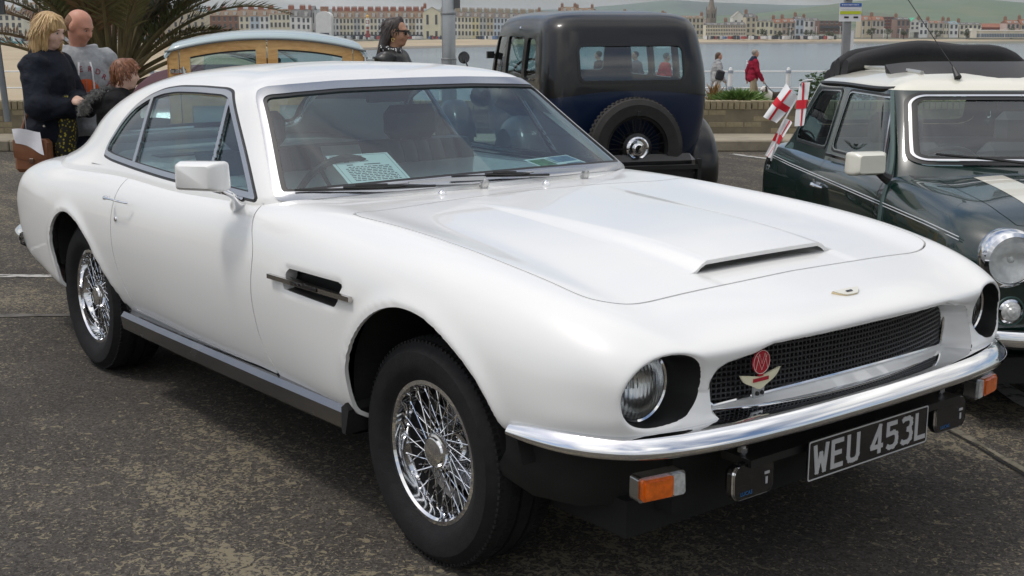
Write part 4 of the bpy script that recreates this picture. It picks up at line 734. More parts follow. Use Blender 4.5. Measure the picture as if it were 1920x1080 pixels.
# ------------------------------------------------------------------ white coupe: parts
def wire_wheel(parent, loc, side, name='wheel', R=.325, rim=.205, detail=True):
    """wheel with its outer face towards side (-1: -y, +1: +y)"""
    w = MB(); W = .105
    prof = [(rim-.012, -W+.02), (rim+.003, -W+.012), (rim+.02, -W-.004), (rim+.05, -W-.016), (rim+.085, -W-.012), (R-.022, -W), (R-.008, -W+.012), (R, -W+.03)]
    prof += [(R+.001, -.03), (R-.009, -.028), (R-.009, -.020), (R+.001, -.018), (R+.001, .018), (R-.009, .02), (R-.009, .028), (R+.001, .03)]
    prof += [(R, W-.03), (R-.008, W-.012), (R-.022, W), (R-.06, W+.012), (rim+.003, W-.012), (rim-.012, W-.02)]
    w.lathe([(r, h*-side) for r, h in prof], axis=(0, 1, 0), seg=72)
    for k in range(110):                      # shoulder blocks
        a = k/110*2*math.pi
        for hh in (-.085, -.05, .055):
            rr = R-.003-(.006 if hh < -.08 else 0); aa = a+(.02 if hh == -.05 else 0)
            rot = Matrix.Rotation(-aa, 3, 'Y')@Matrix.Rotation(.35*side, 3, 'X'); w.box((rr*math.sin(aa+math.pi/2), hh*-side, rr*math.cos(aa+math.pi/2)), (.009, .022, .0125), Matrix.Rotation(aa+math.pi/2, 3, 'Y'))
    root = w.obj(name, RUBBER, parent, .5); root.location = loc
    s = -side                                 # profile height grows towards the outer face when multiplied by side
    o = lambda h: h*side
    r = MB(); r.lathe([(rim+.004, o(.078)), (rim+.006, o(.086)), (rim+.002, o(.094)), (rim-.010, o(.095)), (rim-.016, o(.088)), (rim-.018, o(.07)), (rim-.028, o(.045))], axis=(0, 1, 0), seg=72)
    ro = r.obj('rim', CHROME, root, .5); r = MB(); r.lathe([(rim-.028, o(.045)), (rim-.032, o(.0)), (rim-.05, o(-.02)), (rim-.05, o(-.07)), (rim-.02, o(-.09)), (rim+.004, o(-.09))], axis=(0, 1, 0), seg=72); r.obj('rim_barrel', mat('dull_rim', (.10, .10, .10), .35, 1), root, .5)
    h = MB(); h.lathe([(.0, o(.088)), (.036, o(.088)), (.041, o(.086)), (.044, o(.080)), (.050, o(.078)), (.053, o(.070)), (.053, o(.05)), (.045, o(.046)), (.043, o(.02)), (.05, o(.01)), (.062, o(-.02)), (.066, o(-.05)), (.05, o(-.06))], axis=(0, 1, 0), seg=40)
    for k in range(28):
        a = k/28*2*math.pi; h.bar((.0435*math.cos(a), o(.047), .0435*math.sin(a)), (.0435*math.cos(a), o(.018), .0435*math.sin(a)), .004, .004, (math.cos(a), 0, math.sin(a)))
    hub = h.obj('hub', CHROME, root, .5)
    d = MB(); d.lathe([(rim-.033, o(-.05)), (.12, o(-.055)), (.0, o(-.055))], axis=(0, 1, 0), seg=32); d.obj('brake_backing', BLACK_MATT, root)
    dd = MB(); dd.lathe([(.138, o(-.045)), (.138, o(-.028)), (.07, o(-.026))], axis=(0, 1, 0), seg=40); dd.obj('brake_disc', ALU, root)
    # spokes: crossed pairs from hub to rim, two layers
    def sp(hr, hh, rr, rh, da, rad=.0022):
        m = MB(); a = np.array((hr*math.cos(da), o(hh), hr*math.sin(da))); b = np.array((rr, o(rh), 0.)); m.tube([a, b], rad, 5); m.tube([b+(a-b)*.075, b-(a-b)*.01], [.0034, .0042], 6)
        return m.mesh('spoke', CHROME if hh > 0 else mat('dull_spoke', (.30, .30, .31), .25, 1), .9)
    n = 20
    for hr, hh, rr, rh, da, off in ((.05, .062, rim-.022, .058, .62, 0), (.05, .058, rim-.024, .052, -.62, .5), (.060, -.012, rim-.03, .030, .75, .25), (.060, -.016, rim-.032, .022, -.75, .75)):
        me = sp(hr, hh, rr, rh, da, .0017 if hh > 0 else .0014)
        for k in range(n): inst('spoke', me, root, (0, 0, 0), (0, (k+off)/n*2*math.pi, 0))
    return root
GLYPH = {  # stroke centre lines on a 50 x 79 field
 'W': [[(3, 79), (12, 6), (25, 52), (38, 6), (47, 79)]], 'E': [[(46, 73), (7, 73), (7, 6), (46, 6)], [(7, 41), (40, 41)]],
 'U': [[(7, 79), (7, 18), (12, 8), (22, 6), (28, 6), (38, 8), (43, 18), (43, 79)]], '4': [[(34, 0), (34, 76), (6, 24), (6, 20), (48, 20)]],
 '5': [[(44, 73), (8, 73), (8, 44), (32, 46), (42, 40), (44, 27), (42, 14), (32, 6), (16, 6), (6, 12)]],
 '3': [[(6, 68), (15, 73), (33, 73), (42, 67), (43, 55), (38, 45), (26, 42)], [(26, 42), (40, 38), (44, 27), (42, 13), (33, 6), (15, 6), (5, 12)]], 'L': [[(7, 79), (7, 6), (46, 6)]]}
def stroke_mesh(lines, t, h, depth=.0012):
    m = MB(); k = 0
    for L in lines:
        P = np.array(L, float)
        for i in range(len(P)-1):
            a, b = P[i], P[i+1]; d = (b-a)/np.linalg.norm(b-a); n = np.array((-d[1], d[0])); e = t/2*.92
            a2 = a-d*(e if i > 0 else 0); b2 = b+d*(e if i < len(P)-2 else 0); k += 1
            q = [a2+n*t/2, b2+n*t/2, b2-n*t/2, a2-n*t/2]
            m.prism([(p[0]*h/79, p[1]*h/79) for p in q][::-1], 0, depth+k*1.2e-5)
    return m
def fluted_glass():
    if 'fluted_glass' in MATS: return MATS['fluted_glass']
    m = bpy.data.materials.new('fluted_glass'); m.use_nodes = True; nt = m.node_tree; nt.nodes.clear(); N = lambda t, **k: _mk(nt, t, k); L = nt.links.new
    o = N('ShaderNodeOutputMaterial'); tc = N('ShaderNodeTexCoord'); w = N('ShaderNodeTexWave', wave_type='BANDS', bands_direction='Y', i_Scale=26., i_Distortion=.15, i_Detail=0.); L(tc.outputs['Object'], w.inputs['Vector'])
    w2 = N('ShaderNodeTexWave', wave_type='BANDS', bands_direction='Z', i_Scale=6.5, i_Distortion=.6); L(tc.outputs['Object'], w2.inputs['Vector']); ad = N('ShaderNodeMath', operation='MULTIPLY_ADD'); L(w2.outputs['Fac'], ad.inputs[0]); ad.inputs[1].default_value = .7; L(w.outputs['Fac'], ad.inputs[2])
    b = N('ShaderNodeBump', i_Strength=.8, i_Distance=.004); L(ad.outputs[0], b.inputs['Height']); g = N('ShaderNodeBsdfRefraction', i_IOR=1.22, i_Roughness=.02); g.inputs[0].default_value = (.93, .95, .95, 1); L(b.outputs[0], g.inputs['Normal']); gl = N('ShaderNodeBsdfGlossy', i_Roughness=.04); L(b.outputs[0], gl.inputs['Normal']); x = N('ShaderNodeMixShader'); x.inputs[0].default_value = .16; L(g.outputs[0], x.inputs[1]); L(gl.outputs[0], x.inputs[2]); L(x.outputs[0], o.inputs[0]); MATS['fluted_glass'] = m; return m
def build_coupe():
    car = thing('sports_coupe', 'white two-door sports coupe with wire wheels, parked in front', 'car')
    B = am_body(); B0 = B.copy(); roof = am_roof(); sides = ((1, lambda m: m), (-1, lambda m: m.flip_y()))
    white = PAINT_WHITE
    fa = np.array([(-.322, .0), (-.324, .36), (-.329, .463), (-.319, .531), (-.279, .608), (-.217, .675), (-.138, .722), (-.06, .743), (.02, .745), (.10, .730), (.192, .695), (.285, .644), (.345, .590), (.392, .515), (.43, .42), (.45, .0)])
    fa = np.vstack([[fa[0]], spline(fa[1:-1], 60), [fa[-1]]])
    ra = np.array([(-2.16, .0), (-2.165, .352), (-2.19, .393), (-2.235, .440), (-2.298, .506), (-2.382, .585), (-2.48, .648), (-2.60, .690), (-2.72, .697), (-2.83, .652), (-2.90, .575), (-2.91, .498), (-2.89, .42), (-2.87, .0)])
    ra = np.vstack([[ra[0]], spline(ra[1:-1], 60), [ra[-1]]])
    V = B.V; Q = V[:, [0, 2]]
    f_arch = np.minimum(sd_poly(Q, fa), sd_poly(Q, ra)); outer = np.clip((V[:, 1]-.6)/.15, 0, 1)
    flare = np.exp(-(np.maximum(f_arch, 0)/.035)**2)*outer*.010*np.clip((V[:, 2]-.40)/.14, 0, 1); lip = np.clip(1-f_arch/.010, 0, 1)**2*outer*.006
    V[:, 1] += flare-lip; B.N = surf_normals(V, B.T)
    hl = np.array([(.793, .622), (.793, .654), (.780, .686), (.756, .711), (.722, .730), (.682, .739), (.641, .738), (.608, .728), (.584, .706), (.574, .677), (.577, .643), (.596, .611), (.639, .584), (.685, .574), (.727, .570), (.765, .578), (.785, .597)])
    hl = spline(hl, 80, True); hl = (hl-hl.mean(0))*np.array([.985, 1.0])+hl.mean(0)
    gr = np.array([(-.2, .734), (0, .735), (.30, .735), (.372, .733), (.398, .726), (.43, .714), (.47, .707), (.505, .700), (.53, .687), (.547, .660), (.553, .63), (.554, .595), (.548, .569), (.530, .559), (.50, .558), (.35, .566), (.2, .573), (0, .577), (-.2, .573)])
    front = (V[:, 0] > .60)
    f_h = np.where(front, sd_poly(V[:, 1:], hl), 1.); f_g = np.where(front, sd_poly(V[:, 1:], gr), 1.)
    B.V[B.A > .5, 0] += 0
    roll_in(B, f_h, .016, .012, (-1, 0, 0)); roll_in(B, f_g, .014, .010, (-1, 0, 0))
    vent = round_poly([(-.690, .754), (-.355, .760), (-.385, .683), (-.715, .686)], .016)
    f_v = np.where(B.V[:, 1] > .6, sd_poly(B.V[:, [0, 2]], vent), 1.); roll_in(B, f_v, .012, .007, (0, -1, 0))
    # openings
    def fields(m):
        v = m.V; q = v[:, [0, 2]]; yz = v[:, 1:]
        return (np.maximum(np.minimum(sd_poly(q, fa), sd_poly(q, ra)), .56-v[:, 1]), np.where(v[:, 0] > .6, sd_poly(yz, hl), 1.), np.where(v[:, 0] > .6, sd_poly(yz, gr), 1.), np.where(v[:, 1] > .6, sd_poly(q, vent), 1.))
    seam = B.A > .5; B.N[seam] = np.stack([np.full(seam.sum(), .96), .22*np.ones(seam.sum()), np.zeros(seam.sum())], 1)
    for i in range(4): B = B.cut(fields(B)[i])[1]
    # door and bonnet seams
    dr = np.array([(-1.02, .97), (-1.01, .91), (-.931, .792), (-.918, .723), (-.918, .66), (-.914, .60), (-.905, .55), (-.885, .472), (-.835, .385), (-.83, .368)])
    dr = np.vstack([spline(dr, 40), [(-2.06, .368)], spline([(-2.07, .42), (-2.098, .472), (-2.132, .563), (-2.145, .661), (-2.152, .754), (-2.145, .86), (-2.14, .97)], 30)])
    bo = np.array([(.562, 0), (.566, .235), (.563, .437), (.560, .566), (.552, .625), (.535, .668), (.50, .700), (.403, .715), (.228, .724), (-.048, .722), (-.297, .728), (-.50, .742)])
    bo = np.vstack([[(.562, -.3)], spline(bo, 70), [(-.555, .735), (-.565, .70), (-.585, .3), (-.59, -.3)]])
    gap = .003
    def f_door(m): return np.maximum(sd_poly(m.V[:, [0, 2]], dr), (.70-m.V[:, 1]))
    def f_bon(m): return np.where(m.V[:, 2] > .75, sd_poly(m.V[:, :2], bo), 1.)
    door = B.cut(f_door(B)+gap)[0]; B = B.cut(f_door(B)-gap)[1]
    bon = B.cut(f_bon(B)+.0034)[0]; B = B.cut(f_bon(B)-.0034)[1]
    lampy = lambda P: (P[:, 0] > .6) & ((sd_poly(np.abs(P[:, 1:]), hl) < .03) | (sd_poly(np.abs(P[:, 1:]), gr) < .03))
    rim_pts = B.V[np.unique(B.boundary())]; rim_pts = rim_pts[lampy(rim_pts)]
    def on_rim(yz): return np.array([rim_pts[np.argmin(((rim_pts[:, 1:]-q)**2).sum(1))] for q in yz])
    archy = lambda P: (np.minimum(np.abs(sd_poly(P[:, [0, 2]], fa)), np.abs(sd_poly(P[:, [0, 2]], ra))) < .012) & (P[:, 1] > .5)
    inwards = B.flange(.013, where=archy).flange(.045, where=lambda P: ~lampy(P) & ~archy(P))
    body = None
    for s, fn in sides: body = fn(inwards) if body is None else body.join(fn(inwards))
    # roof shell with windscreen, side and rear window openings
    zb = lambda y: np.interp(y, [0, .2, .4, .6, .74, .80], [.951, .949, .944, .936, .926, .922]); zt = lambda y: np.interp(y, [0, .3, .5, .6], [1.291, 1.288, 1.281, 1.275])
    sw = round_poly([(-2.507, .947), (-2.525, 1.0), (-2.47, 1.10), (-2.40, 1.165), (-2.287, 1.212), (-2.15, 1.246), (-2.0, 1.262), (-1.80, 1.268), (-1.60, 1.268), (-1.540, 1.258), (-1.035, .925), (-1.05, .913), (-1.363, .916), (-1.80, .919), (-2.10, .926), (-2.40, .937)], [.02, .03, .05, .05, .05, .05, .05, .05, .03, .02, .012, .006, .1, .1, .1, .06])
    def f_ws(m):
        a = smax((m.A-2.12)*.145, zb(m.V[:, 1])-m.V[:, 2], .03); return smax(a, m.V[:, 2]-zt(m.V[:, 1]), .05)
    def f_rw(m):
        a = smax((8.95-m.A)*.16, .975-m.V[:, 2], .05); return smax(a, m.V[:, 2]-1.215, .05)
    def f_sw(m): return np.maximum(sd_poly(m.V[:, [0, 2]], sw), np.maximum(.45-m.V[:, 1], 2.35-m.A))
    # the roof skin dives under the body where the two meet
    kd = KDTree(len(B0.V)); [kd.insert(p, i) for i, p in enumerate(B0.V)]; kd.balance()
    for i, p in enumerate(roof.V):
        if p[2] < .96:
            _, j, _ = kd.find(p); h = (p-B0.V[j])@B0.N[j]
            if h < .014: roof.V[i, 2] -= (.014-h)*2.2
    roof.N = surf_normals(roof.V, roof.T)
    ws, rest = roof.cut(f_ws(roof)); rw, rest = rest.cut(f_rw(rest)); sg, rest = rest.cut(f_sw(rest))
    rs = rest.flange(.02); shell = rs.join(rs.flip_y())
    obj_mesh('body', body, white, car); obj_mesh('roof', shell, white, car)
    def two(m): return m.join(m.flip_y())
    def split(m, f, t1, t2):
        a, out = m.cut(f(m)+t1); g, mid = a.cut(f(a)+t2); return out, mid, g
    def lift(m, h): m = m.copy(); m.V = m.V+m.N*h; return m
    out, mid, g = split(ws, f_ws, .026, .034)
    obj_mesh('windscreen_trim', two(lift(out, .004).flange(.012)), ALU, car); obj_mesh('windscreen_seal', two(lift(mid, .001).flange(.01)), RUBBER_SEAL, car)
    g.V[:, 1] = np.where(np.abs(g.V[:, 1]) < 1e-6, 0, g.V[:, 1]); obj_mesh('windscreen', two(lift(g, -.004)), GLASS, car)
    out, mid, g = split(rw, f_rw, .016, .026)
    obj_mesh('rear_window_trim', two(lift(out, .003).flange(.01)), CHROME, car); obj_mesh('rear_window_seal', two(lift(mid, .001)), RUBBER_SEAL, car); obj_mesh('rear_window', two(lift(g, -.004)), GLASS, car)
    # side glazing: gutter seal, alloy frame, divider bars, three panes a side
    d1 = np.array([(-2.238, 1.25), (-2.118, .90)]); d2 = np.array([(-1.545, 1.262), (-1.405, .90)])
    def f_div(m): q = m.V[:, [0, 2]]; return np.minimum(sd_line(q, d1)-.0135, sd_line(q, d2)-.011)
    gut, m1 = sg.cut(-(f_sw(sg)+.009)); fr, m2 = m1.cut(-(f_sw(m1)+.027)); dv, panes = m2.cut(f_div(m2))
    panes, seal2 = panes.cut(-np.minimum(-(f_sw(panes)+.032), f_div(panes)-.005)*1.0)
    for s, fn in sides:
        obj_mesh('window_gutter', fn(gut), RUBBER_SEAL, car)
        obj_mesh('window_frame', fn(lift(fr, .004).flange(.010).join(lift(dv, .006).flange(.012))), ALU, car)
        obj_mesh('window_seal', fn(lift(seal2, -.001)), RUBBER_SEAL, car)
        xm = panes.V[:, 0]; zz = panes.V[:, 2]
        s1 = xm-(-2.118-(zz-.90)*.343); s2 = xm-(-1.405-(zz-.90)*.387)
        q, r2 = panes.cut(s1); a, b = r2.cut(r2.V[:, 0]-(-1.405-(r2.V[:, 2]-.90)*.387))
        for p in (q, a, b): obj_mesh('side_window', fn(lift(p, -.006)), GLASS, car)
        o = obj_mesh('door', fn(door.flange(.045)), white, car)
        # outer handle and lock
        y = .912*s*1.0; h = MB(); h.tube(spline([(-2.135, y*1.006, .821), (-2.12, y*1.030, .823), (-2.05, y*1.036, .826), (-1.98, y*1.026, .823), (-1.94, y*1.004, .819)], 12), [.006, .011, .010, .007, .004, .004, .004, .004, .004, .004, .004, .004][::1], 8)
        h.obj('door_handle', CHROME, o); k = MB(); k.lathe([(0, .009), (.009, .009), (.011, .004), (.011, -.006)], (-2.098, .905*s, .737), (0, s, 0), 16); k.obj('door_lock', CHROME, o)
    # bonnet with its intake
    bx = lambda x: np.clip((x+.58)/(.462+.58), 0, 1)
    sst = lambda t: t*t*(3-2*t)
    def bump(v):
        wv = .235+.025*(1-bx(v[:, 0])); sl = .058; yy = np.abs(v[:, 1]); return .028*sst(bx(v[:, 0]))*(1-sst(np.clip((yy-wv)/sl, 0, 1)))
    sheet = bon.cut(bon.V[:, 0]-.462)[0]; sheet = sheet.cut(sheet.V[:, 1]-.325)[0]; sheet = sheet.cut(-.53-sheet.V[:, 0])[0]
    sheet.V[:, 2] += bump(sheet.V)+.0006-.0012*(np.clip((np.abs(sheet.V[:, 1])-.30)/.025, 0, 1)); sheet.N = surf_normals(sheet.V, sheet.T)
    sheet.C[:] = np.abs(sheet.V[:, 0]-.462) < 1e-4
    # floor of the intake dips below the lip
    dip = sst(np.clip((.475-bon.V[:, 0])/.14, 0, 1))*(1-sst(np.clip((np.abs(bon.V[:, 1])-.235)/.03, 0, 1)))*np.clip((bon.V[:, 0]+.1)/.2, 0, 1)
    bf = bon.flange(.045); k = len(bon.V); bf.V[:k, 2] -= .030*dip; hide = bump(bon.V); bf.V[:k, 2] -= .003*(hide > .002); bf.N[:k] = surf_normals(bf.V[:k], bon.T)
    ob = obj_mesh('bonnet', two(bf), white, car); obj_mesh('bonnet_scoop', two(sheet.flange(.012, direction=(-.25, 0, -1))), white, ob)
    # dark backing below the seams
    u = MB(); u.box((.02, 0, .70), (1.05, 1.30, .02)); u.box((-1.5, .845, .60), (1.6, .012, .40)); u.box((-1.5, -.845, .60), (1.6, .012, .40)); u.box((-1.45, 0, .27), (4.1, 1.30, .10)); u.box((.35, 0, .36), (.62, 1.1, .16)); u.box((-3.2, 0, .36), (.6, 1.2, .10))
    u.obj('underbody', BLACK_MATT, car, None)
    for s, fn in sides:
        for ar in (fa, ra):
            c = np.array([ar[:, 0].mean(), .33]); big = ar[1:-1]+(ar[1:-1]-c)/np.linalg.norm(ar[1:-1]-c, axis=1)[:, None]*.025
            m = MB(); m.sheet(np.array([[(p[0], s*yy, p[1]) for p in big] for yy in (.45, .60, .75, .87)])); m.prism(np.vstack([big]), -.01, 0, ((1, 0, 0), (0, 0, 1), (0, 1, 0), (0, s*.46, 0)))
            m.obj('wheel_well', BLACK_MATT, car, None)
    # lower valance, sills
    v = MB(); rings = []
    for x, y, z0, z1 in ((.36, .85, .36, .51), (.48, .82, .32, .51), (.57, .74, .30, .51), (.635, .58, .29, .50), (.665, .35, .285, .50), (.675, 0, .285, .50)): rings.append([(x, -y, z1), (x+.0, -y, (z0+z1)/2), (x-.06, -y*.985, z0), (x-.25, -y*.9, z0)])
    rr = [np.array(r, float) for r in rings]; rr += [r*np.array([1, -1, 1]) for r in rr[:-1][::-1]]
    v.loft(rr, closed=False, caps=False); v.obj('front_valance', BLACK_MATT, car, .9)
    for s in (1, -1):
        m = MB(); rings = [[(x, s*y, z+dz) for y, z in ((.84, .372), (.884, .370), (.899, .352), (.892, .300), (.874, .285), (.80, .282))] for x, dz in ((-2.14, -.020), (-1.8, -.017), (-.9, -.003), (-.355, .008))]
        m.loft([np.array(r) for r in rings], closed=True); m.obj('sill', mat('polished_sill', (.26, .265, .28), .20, 1, rvary=.12, vscale=8), car, .4)
        b = MB(); b.prism([(-.352, .30), (-.33, .38), (-.345, .40), (-.372, .38), (-.372, .30)], .80, .905, ((1, 0, 0), (0, 0, 1), (0, s, 0), (0, 0, 0))); b.obj('sill_end', BLACK_MATT, car, None)
    # wing vents
    for s in (1, -1):
        m = MB(); big = vent+(vent-vent.mean(0))*.05; m.prism(big, .845, .850, ((1, 0, 0), (0, 0, 1), (0, s, 0), (0, 0, 0)))
        m.sheet(np.array([[(p[0], s*y, p[1]) for p in np.vstack([big, big[:1]])] for y in (.85, .895)]))
        o = m.obj('wing_vent', BLACK, car, None)
        sl = MB(); sl.add([(-.70, s*.862, .700), (-.37, s*.862, .700), (-.36, s*.895, .726), (-.69, s*.895, .728)], [(0, 1, 2, 3)]); sl.obj('vent_blade', mat('dark_alloy', (.12, .13, .13), .3, 1), o, None)
        b = MB(); b.bar((-.775, s*.922, .7195), (-.283, s*.917, .7265), .013, .0145); bb = b.obj('vent_bar', mat('bar_chrome', (.46, .44, .42), .18, 1), o, None)
        sc = MB(); P = [(-.615+.012*i, .7145+.002*i+(.004 if i % 2 else -.004)) for i in range(10)]; sc.tube([(x, s*.9292, z+.003) for x, z in P], .0007, 4); sc.bar((-.62, s*.9285, .7220), (-.46, s*.9275, .7242), .0006, .011); sc.obj('vent_script', BLACK_GLOSS, o, None)
    # headlamps
    for s in (1, -1):
        n = len(hl); e = hl; bw = MB(); rings = []
        xe = np.interp(e[:, 0], [.578, .64, .72, .793], [.775, .763, .745, .720])
        cx, cy, cz = .674, .690, .650; rim_e = on_rim(e); rim_e[:, 1:] = rim_e[:, 1:]*.4+e*.6
        ang = np.arctan2(e[:, 1]-cz, e[:, 0]-cy)
        for t in (0, .25, .5, .75, 1):
            cir = np.stack([np.full(n, cx), cy+.092*np.cos(ang), cz+.092*np.sin(ang)], 1); op = rim_e.copy(); k = t**.8
            rings.append((op*(1-k)+cir*k)*np.array([1, s, 1]))
        bw.loft(rings, True, False); bowl = bw.obj('headlamp_bowl', mat('bowl_black', (.010, .010, .010), .5), car)
        hd = MB(); hd.lathe([(.094, -.004), (.094, .004), (.088, .009), (.083, .006)], (cx, s*cy, cz), (1, 0, 0), 48); hd.obj('lamp_rim', CHROME, bowl)
        rf = MB(); rf.lathe([(.083, .0), (.076, -.02), (.06, -.045), (.03, -.06), (.0, -.064)], (cx, s*cy, cz), (1, 0, 0), 40); rf.obj('reflector', MIRROR, bowl)
        bu = MB(); bu.ball((cx-.035, s*cy, cz), (.014, .014, .014)); bu.obj('bulb', mat('bulb_glass', (.7, .7, .68), .1), bowl)
        le = MB(); G = [[(cx+.004+.024*(1-(i/10)**2), s*(cy+.084*i/10*math.cos(a)), cz+.084*i/10*math.sin(a)) for a in np.linspace(0, 2*math.pi, 49)] for i in range(11)]
        le.sheet(G); le.obj('lens', fluted_glass(), bowl, 1.2)
    # grille: surround floor, bars, trim
    xg = lambda y: .797-.32*y*y
    g = MB(); gm = mat('grille_black', (.028, .028, .03), .38)
    yy = np.linspace(-.57, .57, 33); bk = MB(); bk.sheet(np.array([[(xg(y)-.025, y, z) for y in yy] for z in (.54, .75)])); bk.obj('grille_backing', BLACK_MATT, car, None)
    for z in np.arange(.561, .742, .0135): g.sheet(np.array([[(xg(y)+.001-dx, y, z+dz) for y in yy] for dx, dz in ((.010, -.0022), (0, -.0022), (0, .0022), (.010, .0022))]))
    for y in np.arange(-.566, .567, .0135):
        x = xg(y); g.box((x-.005, y, .650), (.010, .0044, .184))
    go = g.obj('grille_mesh', gm, car, None); go['kind'] = 'stuff'
    sd = MB(); edge = np.vstack([gr[1:-1], gr[1:-1][::-1]*np.array([-1, 1])]); keep = [0]
    for i in range(1, len(edge)):
        if np.linalg.norm(edge[i]-edge[keep[-1]]) > 1e-3: keep.append(i)
    edge = polyline(np.vstack([edge[keep], edge[:1]]), .018)[:-1]; n = len(edge)
    xo = lambda y: np.interp(abs(y), [0, .24, .44, .56], [.826, .822, .797, .772])
    zbot = lambda y: .602-.13*y*y; inn = [(p[0]*.905, .722 if p[1] > .72 else (max(zbot(p[0]*.905)+.002, p[1]-.004) if p[1] > .60 else zbot(p[0]*.905))) for p in edge]; er = on_rim(np.abs(edge)*np.array((1, 1))); er = er*np.stack([np.ones(n), np.sign(edge[:, 0]+1e-9), np.ones(n)], 1)
    sd.loft([er, er*.985+np.array([(xg(q[0]), q[0], q[1]) for q in inn])*.015-np.array((.003, 0, 0)), np.array([(xg(q[0])+.002, q[0], q[1]) for q in inn]), np.array([(xg(q[0])-.02, q[0], q[1]) for q in inn])], True, False); sd.obj('grille_surround', white, car)
    tr = MB(); P = [(xg(y)+.006, y, zbot(y)+.003) for y in np.linspace(-.485, .485, 30)]; e2 = [(xg(.499)+.006, .4965, zbot(.49)+.014), (xg(.5)+.006, .502, .63), (xg(.5)+.006, .502, .66), (xg(.497)+.006, .498, .70)]; P = [(p[0], -p[1], p[2]) for p in e2[::-1]]+P+e2; tr.tube(P, .0055, 8); tr.obj('grille_trim', CHROME, car)
    # bumper: wide polished top, rounded nose, wrapping round to the arches
    path = spline([(.914, 0), (.909, .20), (.891, .42), (.857, .60), (.809, .722), (.758, .792), (.69, .842), (.60, .884), (.50, .905), (.435, .911)], 60)
    tg = np.gradient(path, axis=0); tg /= np.linalg.norm(tg, axis=1)[:, None]; nr = np.stack([tg[:, 1], -tg[:, 0]], 1)
    prof = [(-.16, .573), (-.10, .573), (-.050, .572), (-.032, .569), (-.019, .561), (-.009, .550), (-.002, .539), (0, .531), (-.003, .522), (-.014, .515), (-.04, .511), (-.16, .511)]
    half = []
    for i, (p, q) in enumerate(zip(path, nr)):
        k = 1-.45*max(0, (i-47)/12)**2; half.append([(p[0]+q[0]*a*k, p[1]+q[1]*a*k, .540+(z-.535)*k-.032*min(p[1], .85)**2) for a, z in prof])
    H = np.array(half); full = np.vstack([H[::-1]*np.array([1, -1, 1]), H[1:]]); b = MB(); b.loft(list(full), closed=False, caps=False); b.add(full[0], [tuple(range(len(prof)))]); b.add(full[-1], [tuple(range(len(prof)))[::-1]])
    b.obj('front_bumper', CHROME, car, .9)
    # rear bumper
    path = spline([(-3.90, 0), (-3.89, .4), (-3.85, .68), (-3.77, .80), (-3.62, .86), (-3.50, .875)], 40); tg = np.gradient(path, axis=0); tg /= np.linalg.norm(tg, axis=1)[:, None]; nr = np.stack([-tg[:, 1], tg[:, 0]], 1)
    H = np.array([[(p[0]+q[0]*a, p[1]+q[1]*a, z) for a, z in ((-.12, .505), (-.03, .505), (-.006, .492), (0, .47), (-.006, .44), (-.03, .425), (-.12, .42))] for p, q in zip(path, nr)])
    full = np.vstack([H[::-1]*np.array([1, -1, 1]), H[1:]]); b = MB(); b.loft(list(full), closed=False, caps=False); b.obj('rear_bumper', CHROME, car, .9)
    # number plate
    pl = MB(); pl.box((0, 0, 0), (.520, .111, .005), bev=.001); po = pl.obj('number_plate', BLACK_GLOSS, car, None)
    U, N = np.array((0, 1., 0)), np.array((1., 0, .0)); N /= np.linalg.norm(N); Vv = np.cross(N, U)
    po.matrix_world = Matrix(((U[0], Vv[0], N[0], .850), (U[1], Vv[1], N[1], 0), (U[2], Vv[2], N[2], .410), (0, 0, 0, 1)))
    pw = mat('plate_silver', (.62, .63, .64), .35, .3)
    bd = MB(); o_ = round_poly([(-.258, -.0535), (.258, -.0535), (.258, .0535), (-.258, .0535)], .008); i_ = round_poly([(-.254, -.0495), (.254, -.0495), (.254, .0495), (-.254, .0495)], .006)
    n = len(o_); bd.add([(p[0], p[1], .0034) for p in o_]+[(p[0], p[1], .0034) for p in i_], [(i, (i+1) % n, n+(i+1) % n, n+i) for i in range(n)]); bd.obj('plate_border', pw, po, None)
    x = -.236
    for ch in 'WEU 453L':
        if ch == ' ': x += .038; continue
        m = stroke_mesh(GLYPH[ch], 12.5, .079); o = m.obj('character', pw, po, None); o.location = (x, -.0395, .0027); o.scale = (1.12, 1, 1); x += .0655 if ch != 'W' else .068
    # indicators and fog lamps
    am = mat('amber_lens', (.75, .14, .005), .12, coat=1, vary=.25, vscale=60); cl = mat('clear_lamp', (.55, .56, .55), .15, coat=1, vary=.3, vscale=70)
    for s in (1, -1):
        a, bq = np.array((.745, s*.755, .420)), np.array((.768, s*.620, .420)); d = (bq-a)/np.linalg.norm(bq-a); nn = np.cross(d, (0, 0, 1))*s*1.0; nn = nn if nn[0] > 0 else -nn
        fr = (d, (0, 0, 1), nn, (a+bq)/2)
        m = MB(); m.prism(round_poly([(-.070, -.032), (.070, -.032), (.066, .032), (-.070, .032)], .012), -.03, .006, fr); o = m.obj('indicator', ALU, car, .4)
        m = MB(); m.prism(round_poly([(-.064, -.027), (.026, -.027), (.026, .027), (-.064, .027)], .009), .004, .016, fr); m.prism(round_poly([(-.058, -.021), (.021, -.021), (.021, .021), (-.058, .021)], .008), .016, .021, fr); m.obj('amber_lens', am, o, .4)
        m = MB(); m.prism(round_poly([(.0265, -.027), (.063, -.027), (.060, .027), (.0265, .027)], .008), .004, .014, fr); m.obj('clear_lens', cl, o, .4)
        c = np.array((.800, s*.425, .393)); fr = ((0, -1, 0) if s > 0 else (0, 1, 0), (0, 0, 1), (1, 0, 0), c)
        if s > 0: fr = ((0, 1, 0), (0, 0, 1), (1, 0, 0), c)
        ov = .86*round_poly([(-.090, -.032), (-.072, -.054), (.072, -.054), (.090, -.032), (.090, .036), (.072, .056), (-.072, .056), (-.090, .036)], .02)
